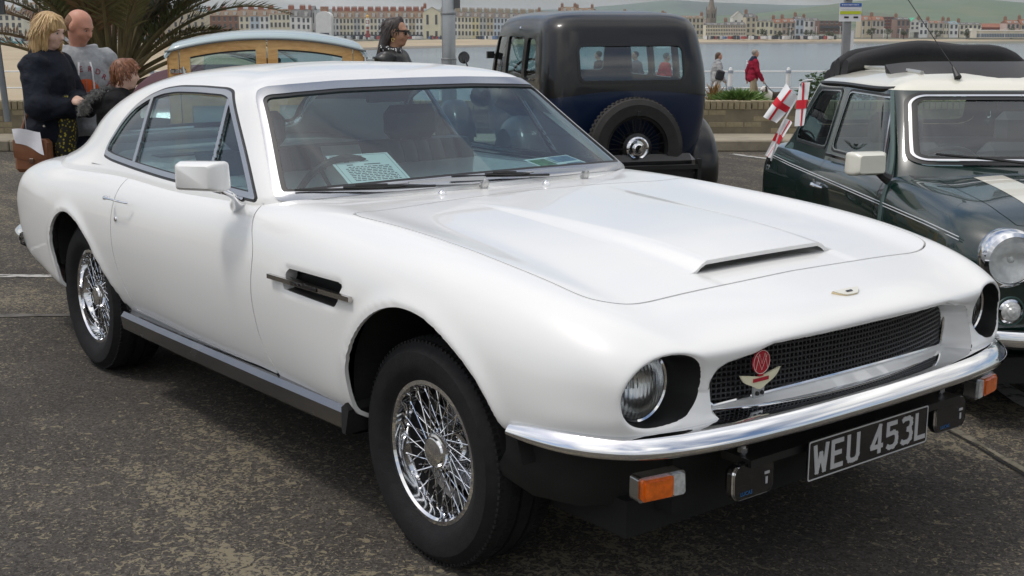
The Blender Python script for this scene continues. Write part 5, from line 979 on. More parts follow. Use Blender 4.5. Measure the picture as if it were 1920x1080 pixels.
        m = MB(); m.loft([np.array([c+np.array(fr[0])*p[0]+np.array(fr[1])*p[1]+np.array((1, 0, 0))*h_ for p in ov*k_]) for h_, k_ in ((-.045, .45), (-.02, .8), (0, 1.0), (.012, 1.0))]); m.prism(ov*.96, .012, .020, fr); o = m.obj('fog_lamp', BLACK_GLOSS, car, .4)
        m = MB(); e = ov*.985; q = ov*.945; n = len(e); F3 = lambda p, h: c+np.array(fr[0])*p[0]+np.array(fr[1])*p[1]+np.array((1, 0, 0))*h
        m.add([F3(p, .0135) for p in e]+[F3(p, .0215) for p in q], [(i, (i+1) % n, n+(i+1) % n, n+i) for i in range(n)]); m.obj('fog_lamp_rim', CHROME, o, None)
        m = MB(); m.box(c+np.array((.0225, .045, .010)), (.002, .018, .007)); m.box(c+np.array((.0225, .044, -.010)), (.002, .007, .018)); m.obj('fog_lamp_clip', pw, o, None)
        tx = text_mesh('LUCAS', .0105, mat('blue_print', (.02, .16, .42), .4)); t = inst('fog_lamp_lettering', tx, o, c+np.array((.0212, -.050, -.034)), (math.pi/2, 0, math.pi/2))
        m = MB(); m.tube([c+np.array((-.02, 0, .05)), c+np.array((-.02, 0, .085))], .009, 8); m.lathe([(0, .012), (.014, .012), (.014, 0)], c+np.array((-.02, 0, .062)), (0, 0, 1), 6); m.obj('fog_lamp_stud', ALU, o)
    m = MB(); m.box((.78, 0, .44), (.10, .9, .02)); m.obj('lamp_bracket', BLACK, car, None)
    # badges
    wing = [(0, -.010), (.024, -.009), (.044, .001), (.056, .011), (.030, .0095), (.016, .012), (-.016, .012), (-.030, .0095), (-.056, .011), (-.044, .001), (-.024, -.009)]
    N = np.array((.36, 0, .93)); N /= np.linalg.norm(N); U = np.array((0, 1., 0)); W = np.cross(N, U); gold = mat('gilt_badge', (.72, .60, .38), .25, .8)
    m = MB(); m.prism([(p[0]*.95, p[1]*1.25) for p in wing], 0, .006, (U, W, N, (.755, 0, .8005))); o = m.obj('bonnet_badge', mat('cream_enamel', (.78, .76, .68), .3, .2), car, None)
    m = MB(); m.prism([(p[0]*.98, p[1]*1.3) for p in wing], -.004, .004, (U, W, N, (.755, 0, .8005))); m.obj('badge_rim', gold, o, None); m = MB(); m.box((0, 0, 0), (.024, .007, .001)); q = m.obj('badge_bar', BLACK_GLOSS, o, None)
    q.matrix_world = Matrix(((U[0], W[0], N[0], .757), (U[1], W[1], N[1], 0), (U[2], W[2], N[2], .8075), (0, 0, 0, 1)))
    # club badge on the grille
    c = np.array((.795, -.392, .652)); fr = ((0, 1, 0), (0, 0, 1), (1, 0, 0), c); red = mat('red_enamel', (.42, .012, .03), .2, coat=.6); cream = mat('cream_badge', (.74, .70, .50), .35)
    m = MB(); m.prism([(.030*math.cos(a), .034+.030*math.sin(a)) for a in np.linspace(0, 2*math.pi, 33)[:-1]], 0, .006, fr); m.prism([(-.008, -.002), (.008, -.002), (.008, .008), (-.008, .008)], 0, .0055, fr); o = m.obj('club_badge', red, car, None)
    m = MB()
    for L in ([(-.022, .016), (-.010, .056), (0, .030), (.010, .056), (.022, .016)], [(-.018, .052), (0, .014), (.018, .052)]): m.tube([c+np.array((.0065, a, b)) for a, b in L], .0008, 4)
    m.tube([c+np.array((.006, .0295*math.cos(a), .034+.0295*math.sin(a))) for a in np.linspace(0, 2*math.pi, 33)], .0009, 4); m.obj('badge_monogram', mat('badge_line', (.75, .55, .50), .3), o)
    m = MB()
    for s in (1, -1): m.prism([(0, -.004), (s*.074, .010), (s*.066, -.002), (s*.058, -.010), (s*.048, -.016), (s*.036, -.021), (s*.022, -.027), (s*.012, -.033), (0, -.036)][::s], -.001, .004, fr)
    q = m.obj('badge_wings', cream, o, None)
    m = MB(); m.box(c+np.array((.0045, 0, -.010)), (.004, .056, .009)); m.obj('badge_bar', red, o, None)
    m = MB(); m.prism([(-.019, -.058), (.019, -.058), (.019, -.026), (-.019, -.026)], -.006, .001, fr); m.obj('badge_bracket', mat('bracket_grey', (.45, .46, .46), .4, .5), o, None)
    m = MB()
    for k in (-.009, .009): m.lathe([(0, .006), (.005, .006), (.006, .001)], c+np.array((0, k, -.046)), (1, 0, 0), 10)
    m.obj('badge_bolt', BLACK, o)
    # door mirrors, wipers, washer jets
    for s in (-1,):
        c = np.array((-1.105, s*.978, 1.009)); u = np.array((.82, -s*-.42*-1, .02)); u = np.array((.90, s*-.43, .02)); u /= np.linalg.norm(u); w = np.array((-.03, 0, 1.)); n = np.cross(u, w); n = n if n[1]*s > 0 else -n; w = np.cross(n, u); w = w if w[2] > 0 else -w
        m = MB(); rings = []
        for h, k, sh in ((-.035, .90, 0), (-.02, .97, 0), (.015, .97, 0), (.040, .86, .004), (.050, .70, .006)):
            rp = round_poly([(-.096, -.050), (.096, -.050), (.090, .052), (-.094, .049)], .016); rings.append(np.array([c+u*(p[0]*k)+w*(p[1]*k)+n*h for p in rp]))
        if s > 0: rings = rings[::-1]
        m.loft(rings); o = m.obj('door_mirror', white, car, .7); st = MB(); st.tube(spline([c+u*.072+w*-.045+n*-.005, (-1.045, s*.905, .945), (-1.10, s*.868, .915), (-1.13, s*.845, .900)], 10), [.012, .011, .0105, .011, .012, .014, .017, .021, .026, .030], 12); st.obj('mirror_stem', CHROME, o)
        m = MB(); m.prism(round_poly([(-.084, -.042), (.084, -.042), (.080, .042), (-.082, .040)], .012), -.0365, -.0345, (u, w, n, c)); m.obj('mirror_glass', MIRROR, o, None)
    wf = lambda y, z: np.interp(z, [.944, 1.08, 1.205, 1.285], [-.735, -.975, -1.205, -1.365])-.40*min(abs(y), .8)**2.4
    for piv, tip in (((-.745, -.100, .951), (.735-1.47, -.735, .955)), ((-.765, .385, .945), (-.72, -.20, .975))):
        piv, tip = np.array(piv), np.array(tip); tip[0] = wf(tip[1], tip[2])+.03; d = tip-piv
        m = MB(); m.lathe([(.016, -.012), (.016, .006), (.011, .018), (.006, .024), (0, .024)], piv+(.018, 0, 0), (.45, 0, .9), 14); q = piv+d*.42+np.array((.012, 0, .014)); m.loft([np.array([p+np.array((0, 0, h))+np.array((w, 0, 0)) for w, h in ((-ww, 0), (ww, 0), (ww*.7, hh), (-ww*.7, hh))]) for p, ww, hh in ((piv+np.array((.018, 0, .016)), .014, .012), (piv+d*.22+np.array((.018, 0, .018)), .010, .010), (q, .006, .007))])
        m.tube([q+np.array((0, 0, .003)), piv+d*.62+np.array((.012, 0, .010))], .0035, 6); wo = m.obj('wiper', mat('wiper_alloy', (.55, .55, .54), .35, .9), car, .5)
        b = MB(); P = np.array([piv+d*t for t in np.linspace(.30, 1.0, 14)]); P[:, 0] = [wf(p[1], p[2])+.012 for p in P]; b.tube(P+np.array((.004, 0, .006)), .005, 6); b.tube(P[3:10]+np.array((.010, 0, .014)), [.003, .005, .006, .007, .006, .005, .003], 6); b.tube(P[5:9]+np.array((.014, 0, .020)), .004, 6); b.obj('wiper_blade', BLACK, wo)
    for p in ((-.70, -.30, .9365), (-.66, .125, .941)):
        m = MB(); m.lathe([(.014, -.004), (.014, .004), (.009, .008), (.006, .014), (0, .015)], p, (0.1, 0, 1), 14); m.obj('washer_jet', CHROME, car)
    # rear lamps
    for s in (1, -1):
        m = MB(); m.box((-3.775, s*.52, .63), (.03, .30, .11), bev=.01); m.obj('rear_lamp', mat('red_lens', (.35, .01, .01), .15, coat=1), car)
    # wheels
    for x in (0, -2.611):
        for s in (-1, 1): wire_wheel(car, (x, s*.745, .325), s)
    # cabin
    lea = mat('dark_teal_leather', (.028, .045, .050), .45, vary=.15, vscale=12, bump=.1); trim = mat('cabin_trim', (.035, .048, .052), .6); grey = mat('headlining', (.13, .15, .15), .9)
    m = MB(); G = []
    for x, z in ((-.78, .925), (-.95, .928), (-1.10, .918), (-1.16, .885), (-1.17, .70)): G.append([(x-.12*abs(y)**2*(1 if x > -1 else .2), y, z-.01*abs(y)) for y in np.linspace(-.76, .76, 15)])
    m.sheet(G); m.obj('dashboard', trim, car, .9)
    m = MB(); m.lathe([(.175+.013*math.cos(a), .013*math.sin(a)) for a in np.linspace(0, 2*math.pi, 11)[:-1]], (-1.30, -.36, .86), (-.90, 0, .42), 40, closed=True)
    for a in (0, 2.2, 4.1): m.tube([(-1.30, -.36, .86), np.array((-1.30, -.36, .86))+.17*(math.cos(a)*np.array((0, 1, 0))+math.sin(a)*np.array((.42, 0, .90)))], .008, 6)
    m.tube([(-1.30, -.36, .86), (-1.0, -.36, .75)], .02, 8); m.obj('steering_wheel', BLACK, car)
    def seat(y, x, wd, hb):
        m = MB()
        for i in range(7):
            yy = y+(i-3)*wd/7
            m.loft([np.array([(x+.02+dx+a, yy+bb, z) for a, bb in ((-.07, -wd/14), (.045+(.02 if i in (0, 6) else 0), -wd/15), (.055+(.02 if i in (0, 6) else 0), 0), (.045+(.02 if i in (0, 6) else 0), wd/15), (-.07, wd/14))]) for z, dx in ((.42, .12), (.60, .06), (.80, 0), (hb-.05, -.05), (hb, -.08))])
        m.box((x+.26, y, .42), (.52, wd, .16), bev=.05); return m
    for y in (-.38, .38):
        o = seat(y, -1.82, .50, 1.0).obj('front_seat', lea, car); h = MB(); h.box((-1.91, y, 1.075), (.09, .27, .15), bev=.035); h.obj('headrest', lea, o); p = MB(); p.tube([(-1.9, y-.06, .97), (-1.91, y-.06, 1.05)], .006, 6); p.tube([(-1.9, y+.06, .97), (-1.91, y+.06, 1.05)], .006, 6); p.obj('headrest_post', CHROME, o)
    m = MB(); m.box((-2.55, 0, .72), (.22, 1.20, .42), bev=.06); m.box((-2.33, 0, .45), (.5, 1.2, .18), bev=.05); m.obj('rear_seat', lea, car)
    m = MB(); m.sheet(np.array([[(x, y, z) for y in (-.64, 0, .64)] for x, z in ((-2.62, .915), (-3.2, .93))])); m.obj('parcel_shelf', trim, car, None)
    for s in (1, -1):
        m = MB(); m.sheet(np.array([[(x, s*y, z) for x in np.linspace(-2.6, -1.0, 12)] for y, z in ((.76, .35), (.79, .80), (.79, .905), (.815, .915))])); m.obj('door_card', lea, car, .8)
    m = MB(); m.box((-1.7, 0, .335), (2.2, 1.5, .02)); m.obj('cabin_floor', BLACK_MATT, car, None)
    inner = rest.copy(); up = inner.cut(1.15-inner.V[:, 2])[0]; up = lift(up, -.03); up.T = up.T[:, ::-1]; up.N = -up.N; obj_mesh('headlining', two(up), grey, car)
    m = MB(); m.box((-1.50, 0, 1.222), (.02, .20, .055), bev=.008); m.tube([(-1.50, 0, 1.24), (-1.47, 0, 1.285)], .006, 6); m.obj('rear_view_mirror', BLACK, car)
    for s in (1, -1):
        m = MB(); m.sheet(np.array([[(x, s*y, z) for y in (.1, .45)] for x, z in ((-1.46, 1.262), (-1.60, 1.255))])); m.obj('sun_visor', grey, car, None)
    return car
def text_mesh(txt, size, m, extrude=.0002, align='LEFT', spacing=1.0):
    cu = bpy.data.curves.new('lettering', 'FONT'); cu.body = txt; cu.size = size*1.38; cu.extrude = extrude; cu.align_x = align; cu.space_character = spacing; cu.resolution_u = 3
    o = bpy.data.objects.new('lettering', cu); COL.objects.link(o); dg = bpy.context.evaluated_depsgraph_get(); dg.update()
    me = bpy.data.meshes.new_from_object(o.evaluated_get(dg)); COL.objects.unlink(o); bpy.data.objects.remove(o); bpy.data.curves.remove(cu)
    me.name = 'lettering'; me.materials.clear(); me.materials.append(m); return me
coupe = build_coupe()
def dash_sheet(name, label, c, yaw, tilt, w, h, kind):
    """printed sheet lying on the dashboard"""
    U = np.array((math.cos(yaw), math.sin(yaw), 0)); V = np.array((-math.sin(yaw)*math.cos(tilt), math.cos(yaw)*math.cos(tilt), math.sin(tilt))); N = np.cross(U, V); o = thing(name, label, 'paper', c); fr = lambda z=0: (U, V, N, N*z)
    m = MB(); m.prism([(-w/2, -h/2), (w/2, -h/2), (w/2, h/2), (-w/2, h/2)], 0, .001, fr()); m.obj('sheet', mat('paper_white', (.78, .82, .80), .6), o, None); ink = mat('ink', (.06, .07, .08), .7); q = random.Random(4)
    R = lambda x0, y0, x1, y1, mt, nm: MB().prism([(x0, y0), (x1, y0), (x1, y1), (x0, y1)], .0012, .0016, fr()).obj(nm, mt, o, None)
    if kind == 'text':
        k = MB()
        for i in range(9):
            x = -w*.36+(.06*w if i == 0 else 0)
            while x < w*.36: l = q.uniform(.008, .022); k.prism([(x, h*.08-i*h*.052), (min(x+l, w*.37), h*.08-i*h*.052), (min(x+l, w*.37), h*.08-i*h*.052+h*.022), (x, h*.08-i*h*.052+h*.022)], .0012, .0016, fr()); x += l+.005
        t = k.obj('printed_lines', ink, o, None); t['kind'] = 'stuff'; R(-.012, h*.37, .012, h*.44, mat('crest_red', (.4, .06, .06), .6), 'crest'); R(-w*.30, h*.25, -w*.22, h*.275, ink, 'heading'); R(-w*.05, h*.25, w*.09, h*.275, ink, 'heading'); R(-w*.30, h*.15, -w*.20, h*.175, ink, 'heading'); R(-w*.02, h*.15, w*.24, h*.175, ink, 'heading')
        k = MB()
        for a, b in (((-.45, -.46), (.45, -.46)), ((.45, -.46), (.45, .46)), ((.45, .46), (-.45, .46)), ((-.45, .46), (-.45, -.46))): k.bar(U*a[0]*w+V*a[1]*h+N*.0014, U*b[0]*w+V*b[1]*h+N*.0014, .0012, .0004, N)
        k.obj('border_line', ink, o, None)
    else:
        for i, (x0, y0, x1, y1, c1) in enumerate(((-.46, .02, -.10, .42, (.10, .22, .08)), (-.06, .10, .18, .42, (.35, .42, .42)), (.02, .12, .46, .46, (.12, .20, .30)), (-.40, -.44, .05, -.05, (.12, .16, .12)), (.10, -.42, .44, .02, (.10, .16, .26)))):
            if i == 1: x0, x1 = -.07, .0
            R(x0*w, y0*h, x1*w, y1*h, mat('photo_print_%d' % i, c1, .4, vary=.7, vscale=40), 'photo')
dash_sheet('typed_sheet', 'typed white sheet with crest behind the windscreen of the white coupe', (-1.16, -.300, .978), 1.478, .40, .253, .235, 'text')
dash_sheet('photo_sheet', 'sheet of colour photographs behind the windscreen of the white coupe', (-.945, .444, .9645), 1.733, .213, .257, .185, 'photo')
# ------------------------------------------------------------------ small dark green saloon with cream roof
def shell(C, nu, nv, flip):
    C = np.array(C, float); tu = np.linspace(0, C.shape[0]-1, nu); tv = np.linspace(0, C.shape[1]-1, nv); G = net_surface(C, tu, tv); G[:, 0, 1] = 0; G[:, -1, 1] = 0
    return Mesh(G.reshape(-1, 3), grid_tris(nu, nv, flip), A=np.tile(tv, nu))
def lifted(m, h): m = m.copy(); m.V = m.V+m.N*h; return m
def both(m): return m.join(m.flip_y())
def steel_wheel(parent, loc, side, R, rimr, w, tyre=RUBBER, rim_mat=None, name='wheel'):
    m = MB(); m.lathe([(rimr-.01, -w*side), (rimr+.01, -w*side), (R-.03, -(w+.008)*side), (R-.01, -(w-.012)*side), (R, -(w-.03)*side), (R, (w-.03)*side), (R-.01, (w-.012)*side), (R-.03, (w+.008)*side), (rimr+.01, w*side), (rimr-.01, (w-.01)*side)], axis=(0, 1, 0), seg=40)
    o = m.obj(name, tyre, parent, .5); o.location = loc; r = MB(); r.lathe([(rimr+.006, w*.98*side), (rimr-.02, w*.9*side), (rimr-.03, w*.4*side), (.06, w*.55*side), (.05, w*.75*side), (0, w*.78*side)], axis=(0, 1, 0), seg=32); r.obj('rim', rim_mat or ALU, o, .5); return o
def build_mini():
    car = thing('small_saloon', 'small dark green saloon with cream roof and folded black sunroof', 'car', (.253, 2.167, -.015), R_(-34.5)); car.rotation_euler = (0, R_(-.8), R_(-34.5))
    gp = mat('dark_green_paint', (.002, .016, .012), .25, coat=1, coat_rough=.02); cream = mat('cream_paint', (.74, .72, .62), .3, coat=1); bk = BLACK
    S = []
    st = lambda x, *p: S.append([(x,)+q for q in p]); wr = lambda *p: S.append(list(p))
    wr((-2.50, 0, .6), (-2.50, .2, .6), (-2.50, .3, .6), (-2.50, .4, .6), (-2.50, .42, .6), (-2.50, .42, .58), (-2.50, .4, .55), (-2.50, .3, .52), (-2.50, 0, .52))
    wr((-2.55, 0, .80), (-2.55, .3, .795), (-2.54, .47, .785), (-2.53, .56, .765), (-2.51, .60, .71), (-2.50, .615, .6), (-2.49, .60, .45), (-2.47, .55, .38), (-2.46, 0, .36))
    st(-2.42, (0, .858), (.3, .855), (.5, .845), (.598, .828), (.645, .765), (.662, .6), (.652, .42), (.60, .33), (0, .31))
    st(-2.2, (0, .895), (.3, .893), (.5, .885), (.618, .865), (.672, .80), (.69, .6), (.68, .40), (.64, .30), (0, .27))
    st(-1.75, (0, .90), (.3, .90), (.5, .895), (.632, .873), (.685, .808), (.702, .6), (.692, .38), (.655, .265), (0, .25))
    st(-1.2, (0, .90), (.3, .90), (.5, .895), (.635, .876), (.687, .81), (.705, .6), (.695, .38), (.655, .26), (0, .25))
    st(-.6, (0, .905), (.3, .903), (.5, .895), (.635, .876), (.687, .81), (.705, .6), (.695, .38), (.655, .26), (0, .25))
    st(-.25, (0, .900), (.3, .892), (.48, .880), (.612, .862), (.674, .80), (.701, .6), (.69, .38), (.65, .27), (0, .26))
    st(.10, (0, .872), (.3, .860), (.46, .848), (.588, .828), (.656, .775), (.690, .60), (.685, .40), (.64, .29), (0, .28))
    st(.32, (0, .832), (.3, .818), (.46, .808), (.580, .790), (.643, .74), (.674, .60), (.67, .42), (.62, .32), (0, .30))
    wr((.46, 0, .79), (.45, .3, .775), (.435, .46, .765), (.42, .56, .748), (.408, .615, .70), (.403, .640, .6), (.403, .63, .45), (.41, .58, .36), (.42, 0, .33))
    wr((.52, 0, .745), (.51, .3, .73), (.49, .44, .722), (.475, .53, .71), (.465, .575, .67), (.46, .592, .6), (.46, .58, .47), (.465, .54, .40), (.48, 0, .36))
    wr((.535, 0, .66), (.525, .28, .65), (.505, .41, .645), (.49, .49, .64), (.485, .52, .62), (.48, .53, .58), (.48, .52, .50), (.485, .48, .45), (.50, 0, .42))
    wr((.53, 0, .56), (.52, .25, .56), (.505, .36, .56), (.495, .42, .56), (.49, .44, .56), (.49, .44, .55), (.49, .43, .54), (.49, .4, .53), (.51, 0, .53))
    B = shell(S, 200, 90, True)
    fa = np.array([(.30*math.cos(a), .27+.30*math.sin(a)) for a in np.linspace(0, math.pi, 30)]); fa = np.vstack([[(.30, -.2)], fa, [(-.30, -.2)]]); ra = fa+np.array((-2.036, 0))
    f = lambda m: np.maximum(np.minimum(sd_poly(m.V[:, [0, 2]], fa), sd_poly(m.V[:, [0, 2]], ra)), .5-m.V[:, 1]); B = B.cut(f(B))[1]
    hole = lambda m: np.where(m.V[:, 0] > .2, np.hypot(m.V[:, 1]-.5, m.V[:, 2]-.665)-.090, 1.); B = B.cut(hole(B))[1]
    bo = np.array([(.455, -.2), (.455, .30), (.40, .455), (.30, .475), (-.15, .50), (-.24, .50), (-.25, -.2)]); fb = lambda m: np.where(m.V[:, 2] > .70, sd_poly(m.V[:, :2], bo), 1.)
    bon = B.cut(fb(B)+.002)[0]; B = B.cut(fb(B)-.002)[1]
    dr = round_poly([(-.47, 1.0), (-.43, .80), (-.43, .30), (-1.15, .30), (-1.28, .55), (-1.285, 1.0)], .05); fd = lambda m: np.maximum(sd_poly(m.V[:, [0, 2]], dr), .55-m.V[:, 1]); door = B.cut(fd(B)+.0025)[0]; B = B.cut(fd(B)-.0025)[1]
    obj_mesh('body', both(B.flange(.02)), gp, car); bo_ = obj_mesh('bonnet', both(bon.flange(.015)), gp, car)
    for s in (1, -1):
        stp = bon.cut(np.abs(bon.V[:, 1]-.285)-.062)[0]; stp = lifted(stp, .0012); obj_mesh('bonnet_stripe', stp if s > 0 else stp.flip_y(), cream, bo_)
        o = obj_mesh('door', door.flange(.02) if s > 0 else door.flange(.02).flip_y(), gp, car); h = MB(); h.tube(spline([(-1.255, s*.69, .748), (-1.25, s*.725, .750), (-1.20, s*.73, .750), (-1.12, s*.712, .746)], 10), [.012, .014, .013, .011, .010, .009, .008, .007, .006, .005], 8); h.obj('door_handle', CHROME, o)
    R = [[(-.22, 0, .875), (-.26, .35, .872), (-.345, .575, .862), (-.415, .640, .855), (-.52, .648, .855), (-1.3, .652, .855), (-1.95, .640, .855), (-2.19, .60, .86), (-2.31, .35, .865), (-2.34, 0, .865)],
         [(-.29, 0, .915), (-.33, .35, .912), (-.40, .568, .905), (-.47, .628, .90), (-.58, .635, .90), (-1.3, .640, .90), (-1.92, .625, .90), (-2.14, .58, .905), (-2.25, .34, .91), (-2.28, 0, .91)],
         [(-.45, 0, 1.06), (-.48, .34, 1.058), (-.535, .538, 1.055), (-.60, .588, 1.05), (-.70, .594, 1.05), (-1.3, .600, 1.05), (-1.82, .588, 1.05), (-2.03, .545, 1.05), (-2.14, .32, 1.055), (-2.16, 0, 1.055)],
         [(-.60, 0, 1.205), (-.62, .32, 1.202), (-.66, .505, 1.20), (-.72, .548, 1.195), (-.80, .553, 1.195), (-1.3, .558, 1.20), (-1.74, .547, 1.195), (-1.93, .507, 1.19), (-2.03, .30, 1.195), (-2.05, 0, 1.195)],
         [(-.665, 0, 1.252), (-.68, .31, 1.248), (-.71, .492, 1.244), (-.76, .530, 1.240), (-.83, .535, 1.240), (-1.3, .540, 1.243), (-1.71, .530, 1.238), (-1.89, .49, 1.233), (-1.98, .29, 1.238), (-2.0, 0, 1.24)],
         [(-.74, 0, 1.290), (-.75, .29, 1.286), (-.77, .45, 1.280), (-.81, .480, 1.276), (-.86, .484, 1.276), (-1.3, .488, 1.280), (-1.66, .478, 1.272), (-1.80, .44, 1.266), (-1.88, .26, 1.272), (-1.90, 0, 1.275)],
         [(-1.0, 0, 1.325), (-1.0, .15, 1.323), (-1.01, .25, 1.320), (-1.03, .27, 1.318), (-1.07, .275, 1.318), (-1.3, .277, 1.321), (-1.5, .27, 1.314), (-1.58, .25, 1.310), (-1.63, .15, 1.312), (-1.64, 0, 1.314)]]
    G = shell(R, 110, 160, False); k = len(G.V); V = np.vstack([G.V, [[-1.3, 0, 1.327]]]); b0 = 109*160; T = np.vstack([G.T, [(b0+i, b0+i+1, k) for i in range(159)]]); G = Mesh(V, T, A=np.append(G.A, 4.5))
    fws = lambda m: smax(smax((m.A-2.05)*.10, .925-m.V[:, 2], .05), m.V[:, 2]-1.222, .06); frw = lambda m: smax(smax((7.5-m.A)*.12, .98-m.V[:, 2], .05), m.V[:, 2]-1.19, .05)
    w1 = round_poly([(-.505, .912), (-.685, 1.212), (-1.245, 1.218), (-1.255, .912)], .035); w2 = round_poly([(-1.335, .912), (-1.335, 1.218), (-1.73, 1.208), (-1.93, .96), (-1.90, .912)], .045)
    fsw = lambda m: np.maximum(np.minimum(sd_poly(m.V[:, [0, 2]], w1), sd_poly(m.V[:, [0, 2]], w2)), np.maximum(.4-m.V[:, 1], 2.6-m.A))
    ws, G = G.cut(fws(G)); rw, G = G.cut(frw(G)); sw, G = G.cut(fsw(G)); low, top = G.cut(G.V[:, 2]-1.232)
    # sunroof opening in the roof panel
    op, top = top.cut(np.maximum(np.abs(top.V[:, 0]+1.16)-.36, top.V[:, 1]-.36))
    obj_mesh('pillars', both(low.flange(.015)), gp, car); obj_mesh('roof', both(top.flange(.012)), cream, car)
    r1, q = ws.cut(-(fws(ws)+.014)); r2, q2 = q.cut(-(fws(q)+.021)); r3, gl = q2.cut(-(fws(q2)+.034)); seal = lifted(r1, .006).join(lifted(r3, .006)); obj_mesh('windscreen_seal', both(seal), RUBBER_SEAL, car); obj_mesh('windscreen_trim', both(lifted(r2, .010)), CHROME, car); obj_mesh('windscreen', both(lifted(gl, .001)), GLASS, car)
    gl, se = rw.cut(frw(rw)+.025); obj_mesh('rear_window_seal', both(lifted(se, .005)), RUBBER_SEAL, car); obj_mesh('rear_window', both(gl), GLASS, car)
    gl, se = sw.cut(fsw(sw)+.018); tr, se2 = se.cut(fsw(se)+.011)
    for s, fn in ((1, lambda m: m), (-1, lambda m: m.flip_y())):
        obj_mesh('side_window_seal', fn(lifted(se2, .003)), RUBBER_SEAL, car); obj_mesh('side_window_trim', fn(lifted(tr, .004)), mat('thin_chrome', (.55, .56, .57), .2, 1), car); c, d = gl.cut(-(gl.V[:, 0]+1.29))
        for p in (c, d): obj_mesh('side_window', fn(lifted(p, -.004)), GLASS, car)
        # external seam flange, gutter, waist rail, coachline
        m = MB(); m.tube(spline([(-.735, s*.530, 1.225), (-.575, s*.580, 1.07), (-.425, s*.632, .905), (-.36, s*.682, .80), (-.335, s*.708, .60), (-.335, s*.703, .40)], 24), .011, 6); m.obj('seam_flange', mat('seam_green', (.03, .075, .065), .35, coat=.6), car)
        m = MB(); m.tube(spline([(-.745, s*.515, 1.238), (-.82, s*.545, 1.235), (-1.3, s*.552, 1.238), (-1.70, s*.542, 1.233), (-1.88, s*.50, 1.228)], 24), .011, 6); m.obj('rain_gutter', BLACK, car)
        for dz in (0, .012): m = MB(); m.tube([(x, s*(y+.003), z+dz) for x, y, z in ((-2.25, .666, .800), (-1.75, .690, .792), (-1.2, .694, .782), (-.6, .695, .768), (-.25, .6875, .757), (.10, .672, .742), (.36, .650, .722))], .0022, 4); m.obj('coachline', mat('silver_line', (.6, .62, .62), .4, .3), car)
        m = MB(); m.bar((-.52, s*.648, .897), (-1.27, s*.653, .897), .012, .014); m.obj('waist_rail', CHROME, car)
        # headlamp, side lamp
        c = np.array((.470, s*.500, .665)); m = MB(); m.lathe([(.10, -.10), (.112, -.03), (.112, .0), (.105, .018), (.092, .026), (.088, .020)], c, (1, 0, -.08), 40); o = m.obj('headlamp', CHROME, car, .6); m = MB(); m.lathe([(.088, .018), (.07, .030), (.04, .038), (0, .041)], c, (1, 0, -.08), 32); m.obj('lens', LENS, o, 1.2); m = MB(); m.lathe([(.087, .014), (.075, -.004), (.05, -.026), (.025, -.040), (0, -.045)], c, (1, 0, -.08), 32); m.obj('reflector', mat('bright_reflector', (.80, .80, .79), .30, .35, vary=.15, vscale=30), o); m = MB(); m.ball(c+np.array((.0, 0, 0)), .013); m.obj('bulb', mat('bulb_glass', (.7, .7, .68), .1), o)
        c = np.array((.485, s*.495, .475)); m = MB(); m.lathe([(.046, -.04), (.046, .006), (.038, .012)], c, (1, 0, 0), 24); o = m.obj('side_lamp', CHROME, car); m = MB(); m.lathe([(.038, .011), (.03, .022), (.022, .024), (.018, .030), (0, .034)], c, (1, 0, 0), 24); m.obj('lens', mat('clear_lamp', (.55, .56, .55), .15, coat=1), o); m = MB(); m.lathe([(.052+.005*math.cos(t), .005*math.sin(t)) for t in np.linspace(0, 6.28, 7)[:-1]], c, (1, 0, 0), 24, closed=True); m.obj('lamp_ring', mat('seam_green', (.03, .075, .065), .35), o)
        for x in (0, -2.036): steel_wheel(car, (x, s*.60, .255), s, .255, .155, .072)
        for ar in (fa, ra): m = MB(); m.sheet(np.array([[(p[0], s*y, p[1]) for p in ar[1:-1]*1.0] for y in (.42, .66)])); m.obj('wheel_well', BLACK_MATT, car, None)
    m = MB(); m.box((-1.0, 0, .24), (2.9, 1.2, .10)); m.box((-1.0, 0, .50), (2.2, 1.3, .02)); m.obj('underbody', BLACK_MATT, car, None)
    P = spline([(.59, 0), (.575, .30), (.52, .53), (.44, .66)], 24); H = np.array([[(p[0]+a, p[1]*(1+a*.3), z) for a, z in ((-.04, .405), (-.01, .405), (0, .385), (-.004, .35), (-.03, .335))] for p in P]); full = np.vstack([H[::-1]*np.array((1, -1, 1)), H[1:]]); m = MB(); m.loft(list(full), closed=False, caps=False); m.obj('front_bumper', CHROME, car, .9)
    m = MB(); g_ = round_poly([(-.36, .47), (.36, .47), (.30, .66), (-.30, .66)], .04); m.prism(g_, .50, .535, ((0, 1, 0), (0, 0, 1), (1, 0, 0), (0, 0, 0))); gb = m.obj('grille', BLACK_MATT, car, None)
    for i in range(7): m = MB(); z = .485+i*.026; w = .35-.045*(i/6); m.tube([(.538, -w, z), (.548, 0, z), (.538, w, z)], .006, 6); m.obj('grille_bar', CHROME, gb)
    # folded fabric sunroof, rails, wind deflector
    fab = mat('black_fabric', (.022, .022, .024), .8, vary=.2, vscale=8, bump=.2, bscale=60); o = None
    for i, (x0, h, ln) in enumerate(((-1.90, .095, .05), (-1.81, .150, .035), (-1.73, .175, .02), (-1.62, .172, .07))):
        m = MB(); rings = []
        for y in np.linspace(-.47, .47, 21):
            e = math.sqrt(max(0, 1-(abs(y)/.475)**8)); zb = 1.285-.045*(abs(y)/.47)**3; hh = (h-.018)*(.90+.10*(1-(y/.47)**2))*(.72+.28*e); rings.append(np.array([(x0+.055*math.cos(t)*(1.2 if math.cos(t) > 0 and i == 3 else .8)+ln*math.sin(t)*.4, y, zb+hh*(.5+.5*math.sin(t))+.008*math.sin(y*14+i)) for t in np.linspace(0, 2*math.pi, 13)[:-1]]))
        m.loft(rings); q = m.obj('sunroof_fold', fab, car, .9)
